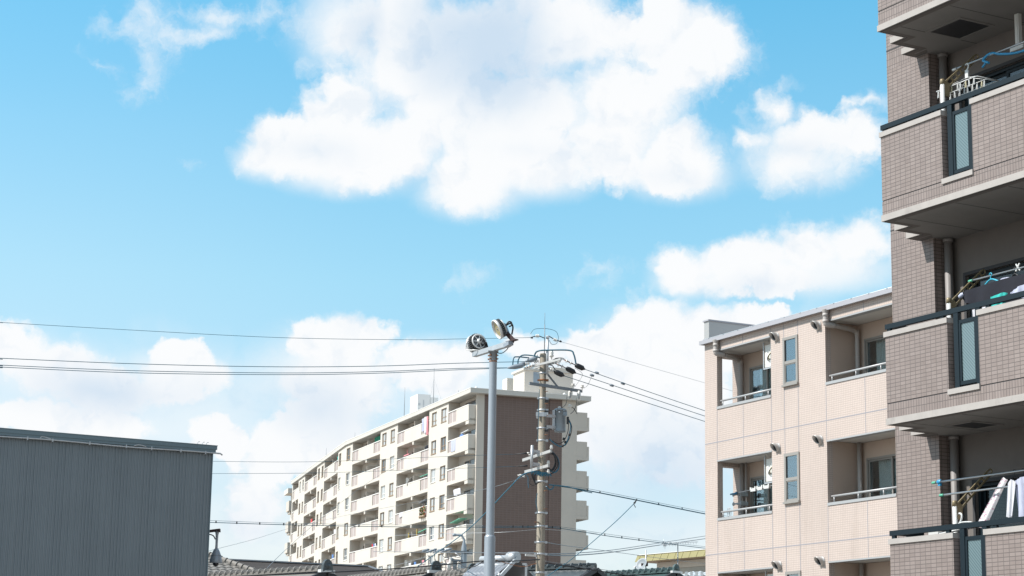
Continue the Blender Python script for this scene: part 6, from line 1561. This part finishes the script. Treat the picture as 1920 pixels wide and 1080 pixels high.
def tile_slope(mb, p0, eu, ed, width, length, col=0.27, row=0.24, m=0, keep=None):
    """Japanese pantiles: waves across (eu), one raised lip per course down the slope (ed)"""
    eu, ed = Vector(eu).normalized(), Vector(ed).normalized(); n = eu.cross(ed).normalized()
    if n.z < 0: n = -n
    nc = int(width / col) * 6; nr = int(length / row)
    prof = [0.0, 0.018, 0.030, 0.034, 0.022, 0.004]
    for r in range(nr):
        d0, d1 = r * row, (r + 1) * row
        rows = [(d0, 0.0), (d1, 0.022), (d1 + 0.001, -0.004)]
        for c in range(nc):
            x0, x1 = c * col / 6, (c + 1) * col / 6; h0, h1 = prof[c % 6], prof[(c + 1) % 6]
            if keep and not keep((x0 + x1) / 2, (d0 + d1) / 2): continue
            for (a, la), (b, lb) in zip(rows[:-1], rows[1:]):
                P = lambda x, d, h: Vector(p0) + eu * x + ed * d + n * h
                mb.face((P(x0, b, lb + h0), P(x1, b, lb + h1), P(x1, a, la + h1), P(x0, a, la + h0)), m, True)


def ridge_caps(mb, p, q, r=0.10, step=0.27, m=0, base=0.09):
    """row of half-round ridge tiles lying on a stacked base"""
    p, q = Vector(p), Vector(q); d = (q - p); L_ = d.length; d.normalize(); n = max(1, int(L_ / step)); st = L_ / n
    mb.obox(p + Vector((0, 0, base * 0.3)), q + Vector((0, 0, base * 0.3)), r * 1.7, base, m)
    for i in range(n):
        a = p + d * (i * st); b = p + d * ((i + 1) * st)
        mb.tube([a + Vector((0, 0, base * 0.7)), a + d * (st * 0.86) + Vector((0, 0, base * 0.7)), a + d * (st * 0.861) + Vector((0, 0, base * 0.7)), b + Vector((0, 0, base * 0.7))], [r * 0.86, r * 0.92, r * 1.12, r * 1.10], 10, m)


def gable_end(mb, p, d, s=1.0, m=0, mw=1):
    """ridge-end ornament: rounded dark shield on white mortar"""
    p = Vector(p); d = Vector(d).normalized(); sd = d.cross(Vector((0, 0, 1)))
    out = []
    for k in range(13):
        t = pi * k / 12; out.append((cos(t) * 0.17 * s, 0.05 * s + sin(t) * 0.21 * s))
    out += [(-0.20 * s, -0.10 * s), (-0.10 * s, -0.06 * s), (0.10 * s, -0.06 * s), (0.20 * s, -0.10 * s)]
    a = [p + sd * x + Vector((0, 0, z)) for x, z in out]; b = [v + d * 0.10 * s for v in a]
    mb.face(b, m); mb.face(a[::-1], m)
    for i in range(len(a)): j = (i + 1) % len(a); mb.face((a[i], a[j], b[j], b[i]), m)
    mb.lathe([(0.0, 0.14 * s), (0.07 * s, 0.13 * s), (0.085 * s, 0.10 * s)], p + Vector((0, 0, 0.07 * s)), d, 14, m)
    mb.obox(p + Vector((0, 0, -0.08 * s)) - sd * 0.26 * s + d * 0.03, p + Vector((0, 0, -0.08 * s)) + sd * 0.26 * s + d * 0.03, 0.14 * s, 0.09 * s, mw)


def gable_house(name, label, R, az, length, half, pitch, tile, wall='plaster', ornament=0.0, cap=0.10, rows=14, sides=(1, -1), over=0.4, wallmat=None):
    """house under a tiled gable roof; R = near ridge end, az = compass direction in which the ridge runs away"""
    d = Vector((sin(az), cos(az), 0)); s = Vector((cos(az), -sin(az), 0)); base = Vector((R.x, R.y, 0)); t = thing(name, label, 'house', base)
    z = R.z; zr = Vector((0, 0, z))
    rf = MB(); L_ = half * sqrt(1 + pitch * pitch)
    for sg in (1, -1):
        e = s * sg; dn = (e - Vector((0, 0, pitch))).normalized()
        rf.face([v - Vector((0, 0, 0.03)) for v in (zr, zr + d * length, zr + d * length + dn * L_, zr + dn * L_)][:: (1 if sg < 0 else -1)], 0)
        rf.face([v - Vector((0, 0, 0.13)) for v in (zr, zr + d * length, zr + d * length + dn * L_, zr + dn * L_)][:: (-1 if sg < 0 else 1)], 1)
        if sg in sides: tile_slope(rf, zr, d, dn, min(length, rows * 0.27 * 2.2), L_)
        rf.obox(zr + dn * 0.05 - Vector((0, 0, 0.05)), zr + dn * L_ - Vector((0, 0, 0.05)), 0.12, 0.14, 1)
    ro = rf.build('roof', [tile, 'black'], t)
    c = MB(); ridge_caps(c, zr, zr + d * length, cap); c.build('ridge', tile, ro)
    if ornament:
        c = MB(); gable_end(c, zr + Vector((0, 0, 0.05)), -d, ornament); c.build('ridge_ornament', [tile if tile != 'kawara' else 'kawara_dark', 'white_plastic'], ro)
    w = MB(); h2 = half - over; zw = z - pitch * half - 0.02; a = d * 0.35
    ring = [a - s * h2, a + s * h2, d * (length - 0.35) + s * h2, d * (length - 0.35) - s * h2]
    for i in range(4):
        p, q = ring[i], ring[(i + 1) % 4]; w.face((p, q, q + Vector((0, 0, zw)), p + Vector((0, 0, zw))))
    w.face((a - s * h2 + Vector((0, 0, zw)), a + s * h2 + Vector((0, 0, zw)), a + Vector((0, 0, z - 0.15)))); w.face((ring[2] + Vector((0, 0, zw)), ring[3] + Vector((0, 0, zw)), d * (length - 0.35) + Vector((0, 0, z - 0.15))))
    w.build('wall', wall, t)
    return t


# hip-roofed tile house behind the warehouse
T = at(384, 1041, 80.0); rot = radians(20); eu = Vector((cos(rot), sin(rot), 0)); ev = Vector((-sin(rot), cos(rot), 0))
hs = thing('tiled_house', 'hip-roofed house with silver-grey pantiles just right of the warehouse', 'house', Vector((T.x, T.y, 0)))
Z = Vector((0, 0, T.z)); H = 3.8; pt_ = 0.45; rl_len = 4.0
rf = MB(); dn = (-ev - Vector((0, 0, pt_))).normalized(); Ls = H * sqrt(1 + pt_ ** 2); kk = H / Ls
tile_slope(rf, Z - eu * (rl_len + H), eu, dn, rl_len + 2 * H, Ls, 0.29, 0.27, 0, keep=lambda x, d: (H - d * kk) < x < rl_len + H + d * kk)
cA, cB, cC, cD = Z + eu * H - ev * H - Vector((0, 0, pt_ * H)), Z + eu * H + ev * H - Vector((0, 0, pt_ * H)), Z - eu * (rl_len + H) + ev * H - Vector((0, 0, pt_ * H)), Z - eu * (rl_len + H) - ev * H - Vector((0, 0, pt_ * H))
z2 = Z - eu * rl_len; lo_ = Vector((0, 0, 0.04))
for q in ((Z, z2, cD, cA), (Z, cA, cB), (z2, Z, cB, cC), (z2, cC, cD)): rf.face([v - lo_ for v in q], 0)
rf.face([v - lo_ for v in (cA, cD, cC, cB)], 1)
ro = rf.build('roof', ['kawara', 'black'], hs)
c = MB(); ridge_caps(c, Z, z2, 0.12); ridge_caps(c, Z, cA, 0.115, 0.26, 0, 0.12); ridge_caps(c, Z, cB, 0.11); c.build('ridge', 'kawara', ro)
w = MB(); w.prism([tuple((v - (eu * 0.5 if i < 2 else -eu * 0.5) + (ev * 0.5 if i in (0, 3) else -ev * 0.5)).xy) for i, v in enumerate((cA, cB, cC, cD))], 0, T.z - pt_ * H - 0.05); w.build('wall', 'plaster', hs)

# broad dark shingle roof behind it
L_, R2_ = at(360, 1047, 94.4), at(690, 1064, 97.9); b0 = Vector((L_.x, L_.y, 0))
hs = thing('shingled_house', 'house under a broad dark shingle roof in front of the far block', 'house', b0)
d = (R2_ - L_); d.z = 0; len_ = d.length; d.normalize(); s = Vector((d.y, -d.x, 0)); z = Vector((0, 0, L_.z)); half = 6.0; pt_ = 0.36
A_, B_ = z - d * 3, z + d * len_; drop = Vector((0, 0, pt_ * half))
e1, e2 = A_ + s * half - drop, B_ + d * half * 0.62 + s * half - drop; e3, e4 = B_ + d * half * 0.62 - s * half - drop, A_ - s * half - drop
rf = MB(); lenS = half * sqrt(1 + pt_ ** 2)
rf.face((e1, e2, B_, A_), 0, uv=[(0, 0), (len_ + 3 + half * .62, 0), (len_ + 3, lenS), (0, lenS)]); rf.face((e3, e4, A_, B_), 0); rf.face((e2, e3, B_), 0); rf.face((e1, e4, e3, e2), 1); rf.face((A_, e4, e1), 1)
ro = rf.build('roof', ['shingle', 'black'], hs)
c = MB(); c.obox(A_ + Vector((0, 0, 0.03)), B_ + Vector((0, 0, 0.03)), 0.22, 0.06); c.obox(B_ + Vector((0, 0, 0.03)), e2 + Vector((0, 0, 0.03)), 0.2, 0.05); c.build('ridge', 'metal_roof', ro)
w = MB(); w.prism([tuple(v.xy) for v in (e1 - s * .6 + d * .5, e2 - s * .6 - d * .6, e3 + s * .6 - d * .6, e4 + s * .6 + d * .5)], 0, (z - drop).z - 0.05); w.build('wall', 'plaster', hs)

gable_house('tiled_house', 'tiled house whose round ridge ornament stands in front of the dark shingle roof', at(611, 1069.5, 58), radians(-44.8), 9.0, 3.2, 0.42, 'kawara', ornament=1.0, cap=0.10, rows=16, sides=(1,))
gable_house('tiled_house', 'tiled house with scalloped ridge rising to a dark ornament, left of the distant pole', at(816, 1070.5, 60), radians(-28.9), 6.0, 3.2, 0.45, 'kawara', ornament=0.95, cap=0.12, rows=12, sides=(1,))
gable_house('tiled_house', 'tiled house with a ridge ornament just left of the floodlight pole foot', at(885, 1076, 58), radians(-28.9), 3.4, 2.6, 0.45, 'kawara', ornament=0.95, cap=0.12, rows=8, sides=(1,))
gable_house('tiled_house', 'house with dark roof and pointed gable right of the utility pole foot', at(1117, 1064, 60), radians(-56), 4.2, 3.2, 0.40, 'kawara_dark', wall='black', ornament=0.0, cap=0.08, rows=10, sides=(1,))
gable_house('tiled_house', 'house with dark green pantiles and ridge ornament below the satellite dish', at(1266, 1072, 66), radians(-40), 5.2, 3.0, 0.42, 'kawara_green', ornament=0.75, cap=0.10, rows=10, sides=(1,))

# stepped metal roof right of the pole foot
R_ = at(1076, 1066, 63); az = radians(-40); d = Vector((sin(az), cos(az), 0)); s = Vector((cos(az), -sin(az), 0)); hs = thing('metal_roof_house', 'low house with a stepped pale metal roof beside the utility pole foot', 'house', Vector((R_.x, R_.y, 0)))
rf = MB(); z = R_.z
for i in range(12):
    a = 0.28 * i; b = 0.28 * (i + 1)
    z0_, z1_ = z - a * 0.42, z - b * 0.42 + 0.035
    P = [s * a + Vector((0, 0, z0_)), d * 7 + s * a + Vector((0, 0, z0_)), d * 7 + s * b + Vector((0, 0, z1_)), s * b + Vector((0, 0, z1_))]
    rf.face(P[::-1], 0); rf.face((s * b + Vector((0, 0, z1_)), d * 7 + s * b + Vector((0, 0, z1_)), d * 7 + s * b + Vector((0, 0, z1_ - 0.035)), s * b + Vector((0, 0, z1_ - 0.035))), 1)
rf.face((Vector((0, 0, z)), d * 7 + Vector((0, 0, z)), d * 7 - s * 3 + Vector((0, 0, z - 1.2)), -s * 3 + Vector((0, 0, z - 1.2))), 0)
rf.obox(Vector((0, 0, z + 0.01)), d * 7 + Vector((0, 0, z + 0.01)), 0.16, 0.06, 0)
rf.build('roof', ['metal_roof', 'galv_dark'], hs)
w = MB(); w.prism([tuple((-s * 2.6 + d * .3).xy), tuple((s * 3.0 + d * .3).xy), tuple((s * 3.0 + d * 6.7).xy), tuple((-s * 2.6 + d * 6.7).xy)], 0, z - 1.45); w.build('wall', 'plaster', hs)

# small sheet-metal roof with a rounded ridge cover between the two poles
R_ = at(969, 1046, 57); az = radians(-48); d = Vector((sin(az), cos(az), 0)); s = Vector((-cos(az), sin(az), 0)); hs = thing('metal_shed', 'galvanised sheet-metal roof with rounded ridge cover between the two poles', 'shed', Vector((R_.x, R_.y, 0)))
z = Vector((0, 0, R_.z)); rf = MB(); n_ = 9; Lr = 1.35
rows_ = []
for (t_, zz_) in ((0.03, -0.10), (0.55, -0.42), (0.56, -0.455), (1.1, -0.80), (1.11, -0.835), (2.4, -1.7)):
    rows_.append([s * t_ + d * (0.15 + Lr * k / (n_ * 2)) + z + Vector((0, 0, zz_ + (0.022 if k % 2 else 0.0))) for k in range(n_ * 2 + 1)])
rf.sheet(rows_, 0, False); rf.face((z, z + d * Lr, z + d * Lr - s * 2 - Vector((0, 0, 1.3)), z - s * 2 - Vector((0, 0, 1.3))), 0)
ro = rf.build('roof', 'metal_sheet', hs) if 'metal_sheet' in M else rf.build('roof', 'metal_roof', hs)
c = MB(); c.tube([z + d * 0.25, z + d * Lr], 0.10, 14); c.tube([z - d * 0.02 + Vector((0, 0, 0.02)), z + d * 0.30 + Vector((0, 0, 0.02))], 0.155, 16); c.tube([z + s * 0.16 + d * 0.3 - Vector((0, 0, 0.20)), z + s * 0.16 + d * Lr - Vector((0, 0, 0.20))], 0.06, 10)
c.build('ridge_cover', 'galv', ro)
c = MB(); c.obox(z - d * 0.02, z + s * 0.75 - Vector((0, 0, 0.62)), 0.05, 0.10); c.obox(z + s * 0.75 - Vector((0, 0, 0.50)), z + s * 0.0 - Vector((0, 0, 1.15)), 0.05, 0.06); c.build('barge_board', 'galv', ro)
w = MB(); w.prism([tuple((-s * 1.8 + d * .2).xy), tuple((s * 2.2 + d * .2).xy), tuple((s * 2.2 + d * 1.3).xy), tuple((-s * 1.8 + d * 1.3).xy)], 0, R_.z - 1.75); w.build('wall', 'plaster', hs)
ps = at(986.5, 1058, 54); c = MB(); c.box(-0.03, 0.03, -0.03, 0.03, 0, ps.z); c.box(-0.10, 0.02, -0.02, 0.02, ps.z - 0.02, ps.z + 0.03); c.box(0.02, 0.05, -0.01, 0.01, ps.z - 0.10, ps.z - 0.01)
tag(c.build('steel_post', 'galv', None, Vector((ps.x, ps.y, 0))), 'slim grey steel post between the metal shed and the utility pole', 'post')

# building with yellow roof edge
FY = Frame(Vector((at(1190, 1054, 122).x, 122, 0)), atan2(-0.83, 0.56)); zY = at(1190, 1054, 122).z
yb = thing('small_building', 'grey building with a yellow metal roof edge at the bottom right', 'building', FY.o, FY.rot)
w = MB(); w.box(0.9, 16, 1.1, 9, 0, zY - 0.02, 0); w.box(0.9, 16, 0.98, 1.099, zY - 0.42, zY - 0.02, 1); w.build('wall', ['plaster', 'cream_plain'], yb)
c = MB(); n_ = 24
c.face(((0, 0, zY), (17, 0, zY), (17, 0.12, zY + 0.40), (0.12, 0.12, zY + 0.40)), 0); c.face(((0, 9.6, zY), (0, 0, zY), (0.12, 0.12, zY + 0.40), (0.12, 9.5, zY + 0.40)), 0); c.face(((0.12, 0.12, zY + 0.401), (17, 0.12, zY + 0.401), (17, 9.5, zY + 0.401), (0.12, 9.5, zY + 0.401)), 1); c.face(((0, 9.6, zY - 0.001), (17, 9.6, zY - 0.001), (17, 0, zY - 0.001), (0, 0, zY - 0.001)), 2)
for k in range(n_): x = 0.35 + 0.68 * k; c.obox((x, -0.004, zY + 0.005), (x + 0.09, 0.116, zY + 0.40), 0.03, 0.012, 0)
c.obox((0.1, 0.10, zY + 0.41), (17, 0.10, zY + 0.41), 0.05, 0.03, 3)
c.build('roof_edge', ['yellow_metal', 'metal_roof', 'wood_frame', 'cap_white'], yb)
fr = MB(); fr.box(8.2, 8.28, 1.04, 1.10, zY - 2.3, zY - 1.0); fr.box(10.6, 10.68, 1.04, 1.10, zY - 2.3, zY - 1.0); fr.box(8.28, 10.6, 1.04, 1.10, zY - 1.08, zY - 1.0); fr.box(9.38, 9.44, 1.045, 1.09, zY - 2.3, zY - 1.08)
wn = fr.build('window', 'sill_metal', yb); c = MB(); c.box(8.28, 9.38, 1.07, 1.085, zY - 2.3, zY - 1.08, 0); c.box(9.44, 10.6, 1.075, 1.09, zY - 2.3, zY - 1.08, 1); c.build('pane', ['win_pale', 'win_dark'], wn)
c = MB(); c.box(1.0, 1.06, 1.02, 1.09, 0, zY - 0.05); c.build('drain_pipe', 'cap_white', yb); c = MB(); c.tube(spline([(12.5, 0.95, zY - 0.95), (11.3, 0.95, zY - 1.0), (10.95, 0.95, zY - 1.3), (10.9, 0.95, zY - 2.5)], 5), 0.05, 8); c.build('drain_pipe', 'cap_white', yb)
c = MB(); c.box(3.2, 6.2, 0.3, 1.09, zY - 1.62, zY - 1.5); c.box(11.6, 15.5, 0.2, 1.09, zY - 1.05, zY - 0.95); c.build('ledge', 'galv', yb)
for (u, zq, lab) in ((4.6, zY - 1.50, 'left air conditioner under the yellow roof edge, fan side showing'), (12.8, zY - 0.95, 'right air conditioner under the yellow roof edge, next to the beige house')):
    t = air_con(FY.w(u, 0.66, zq), FY.rot - pi / 2, lab, 'air conditioners under the yellow roof edge', False); t.scale = (1.25, 1.25, 1.25)

# satellite dish on its mast
p = at(1211, 1075, 70); g0 = Vector((p.x, p.y, 0)); zc = at(1203, 1058, 70).z; zm = at(1211, 1031, 70).z
sd_ = thing('satellite_dish', 'grey satellite dish on a braced mast above the green tiled roof', 'satellite dish', g0)
M['dish_grey'] = mat('dish_grey', (0.24, 0.27, 0.29), 0.5)
c = MB(); c.tube([(0, 0, 4.9), (0, 0, zm)], 0.020, 8)
for a in (0.4, 2.5, 4.6): c.tube([(0, 0, zc - 0.25), (0.38 * cos(a), 0.38 * sin(a), zc - 0.95)], 0.012, 6)
c.build('mast', 'galv', sd_)
ax = Vector((-0.60, -0.66, 0.45)).normalized(); ce = Vector((at(1201.5, 1058, 70).x - g0.x, -0.05, zc))
c = MB(); c.lathe([(0.0, -0.055), (0.10, -0.045), (0.18, -0.02), (0.235, 0.01), (0.24, 0.006), (0.18, -0.030), (0.0, -0.066)], ce, ax, 26); c.build('reflector', 'dish_grey', sd_)
c = MB(); e_ = ce + ax * 0.02 - Vector((0, 0, 0.22)); h_ = ce + Vector((-0.24, -0.20, -0.13)); c.tube([e_, (e_ + h_) / 2 - Vector((0, 0, 0.03)), h_], 0.020, 8); c.lathe([(0, 0), (0.035, 0.01), (0.035, 0.06), (0.02, 0.09), (0, 0.09)], h_, ce - h_, 10); c.build('feed_arm', 'white_plastic', sd_)
c = MB(); c.obox(ce - ax * 0.03, Vector((0, 0, zc - 0.02)), 0.07, 0.09); c.box(-0.05, 0.07, -0.05, 0.05, zc - 0.06, zc + 0.06); c.build('mount', 'rust_steel', sd_)

# television aerial
p = at(1271, 1075, 75); g0 = Vector((p.x, p.y, 0)); zm = at(1271, 1017, 75).z
ya = thing('television_aerial', 'television aerial with two booms on a tall thin mast in front of the yellow edge', 'aerial', g0)
c = MB(); c.tube([(0, 0, 4.5), (0, 0, zm)], 0.019, 8); c.build('mast', 'galv_dark', ya)
for (dz, x0, x1, n_, el_, dirv) in ((-0.02, -0.62, 0.74, 14, 0.16, (0.98, -0.15)), (-0.10, -0.60, -0.02, 5, 0.30, (0.95, 0.25))):
    c = MB(); b = Vector((dirv[0], dirv[1], 0)).normalized(); e = Vector((-b.y, b.x, 0)); O = Vector((0, 0, zm + dz))
    c.tube([O + b * x0, O + b * x1 + Vector((0, 0, 0.04))], 0.010, 6)
    for k in range(n_): q = O + b * (x0 + (x1 - x0) * (k + 0.3) / n_); ln = el_ * (1.25 - 0.5 * k / n_); c.tube([q - e * ln, q + e * ln], 0.005, 5); c.tube([q - Vector((0, 0, 0.05)), q + Vector((0, 0, 0.05))], 0.006, 5)
    q = O + b * (x0 + 0.1); c.box(q.x - 0.05, q.x + 0.05, q.y - 0.05, q.y + 0.05, q.z - 0.06, q.z + 0.05); c.tube([q + Vector((0, 0, -0.16)), q + Vector((0, 0, 0.16))], 0.007, 5)
    c.build('boom', 'galv', ya)

# white corrugated canopy edge
R_ = at(1272, 1073, 72); d = Vector((0.93, -0.37, 0)); c = MB(); n_ = 96; up_ = Vector((-0.37, -0.93, 0)); rows_ = []
for (t_, zz_) in ((0.0, 0.0), (1.6, -0.62)): rows_.append([d * (4.2 * k / n_) - up_ * (1.6 - t_) + Vector((0, 0, R_.z + 0.10 + zz_ * 0.4 + 0.055 * sin(k * 2 * pi / 6.5))) for k in range(n_ + 1)])
c.sheet(rows_, 0, True); c.sheet([[v - Vector((0, 0, 0.012)) for v in r_][::-1] for r_ in rows_], 0, True)
t = thing('canopy', 'white corrugated canopy edge in front of the yellow-edged building', 'canopy', Vector((R_.x, R_.y, 0))); c.build('sheet', 'white_plastic', t)
c = MB()
for k in range(22): q = d * (0.1 + 0.19 * k); c.obox(q + Vector((0, 0, R_.z + 0.02)), q + Vector((0, 0, R_.z - 0.35)), 0.10, 0.02, 0)
c.obox(Vector((0, 0, R_.z - 0.36)), d * 4.2 + Vector((0, 0, R_.z - 0.36)), 0.04, 0.05)
for k in (0.1, 4.1): q = d * k; c.box(q.x - 0.04, q.x + 0.04, q.y - 0.04, q.y + 0.04, 0, R_.z - 0.38)
c.build('fascia', 'white_plastic', t)

# distant utility pole with street lamp
YD = 110.0; p = at(869, 1079, YD); g0 = Vector((p.x, YD, 0)); dp = thing('utility_pole', 'distant grey steel utility pole with street lamp and crossarms, between the tiled ridges', 'utility pole', g0)
def D(x, y, dy=0.0): return at(x, y, YD + dy) - g0
zt_ = D(868, 1003).z
c = MB(); c.lathe([(0.17, 0), (0.155, D(868, 1034).z), (0.15, D(868, 1033).z), (0.135, D(868, 1026).z), (0.075, D(868, 1016).z), (0.06, D(868, 1011).z)], (0, 0, 0), (0, 0, 1), 18); c.build('steel_pole', 'transformer_grey', dp)
c = MB(); c.tube(spline([(0, 0, D(868, 1012).z), D(867.5, 1007), D(865.5, 1004), D(860, 1003.3), D(853, 1003)], 5), 0.06, 8); q = D(851.5, 1003.2); c.lathe([(0.0, -0.10), (0.07, -0.08), (0.09, 0), (0.07, 0.10), (0.0, 0.14)], q, (1, 0, 0), 10); c.build('street_lamp', 'transformer_grey', dp)
for (x0, y0, x1, y1) in ((840, 1033, 868, 1035), (847, 1050, 868, 1051.5), (868, 1034.5, 885, 1037)):
    c = MB(); c.obox(D(x0, y0, -0.2), D(x1, y1, -0.1), 0.09, 0.11); c.build('crossarm', 'galv_dark', dp)
c = MB(); c.tube([D(852, 1036), D(867, 1045)], 0.035, 6); c.build('brace', 'galv', dp)
rq = random.Random(9)
for i in range(7): c = MB(); q = D(798 + 7 * i, 1032 + (i % 2) * 2 - 0.2 * i, -0.3); c.lathe([(0.03, -0.22), (0.075, -0.1), (0.045, 0), (0.075, 0.1), (0.03, 0.22)], q, (1, 0.2, 0.35), 8); c.build('insulator', 'sleeve_grey', dp)
q = D(839.5, 1031.5, -0.2); c = MB(); c.lathe([(0, -0.25), (0.10, -0.2), (0.12, 0.1), (0, 0.25)], q, (1, 0, 0.1), 10); c.build('insulator', 'porcelain', dp)
for (x, y) in ((842, 1063), (853, 1060), (862, 1066), (846, 1055)): c = MB(); q = D(x, y); c.lathe([(0.0, -0.22), (0.11, -0.2), (0.12, 0.18), (0.06, 0.25), (0, 0.27)], q, (0, 0, 1), 10); c.build('switch_box', rq.choice(('galv_dark', 'porcelain', 'transformer_grey')), dp)
for i in range(10):
    x = rq.uniform(798, 865); y = rq.uniform(1034, 1050); c = MB(); c.tube(spline([D(x, y), D(x + rq.uniform(-4, 8), y + rq.uniform(4, 14)), D(x + rq.uniform(2, 16), y + rq.uniform(6, 26)), D(868, rq.uniform(1045, 1072))], 6), 0.016, 5); c.build('jumper_cable', 'galv_dark', dp)
c = MB()
for k in range(4): c.tube([D(800 + 10 * k, 1033, -0.3), D(797 + 10 * k, 1037, -0.5)], 0.02, 5)
c.tube([D(800, 1033.5, -0.3), D(842, 1031.5, -0.3)], 0.025, 6); c.build('wire_rack', 'galv_dark', dp)
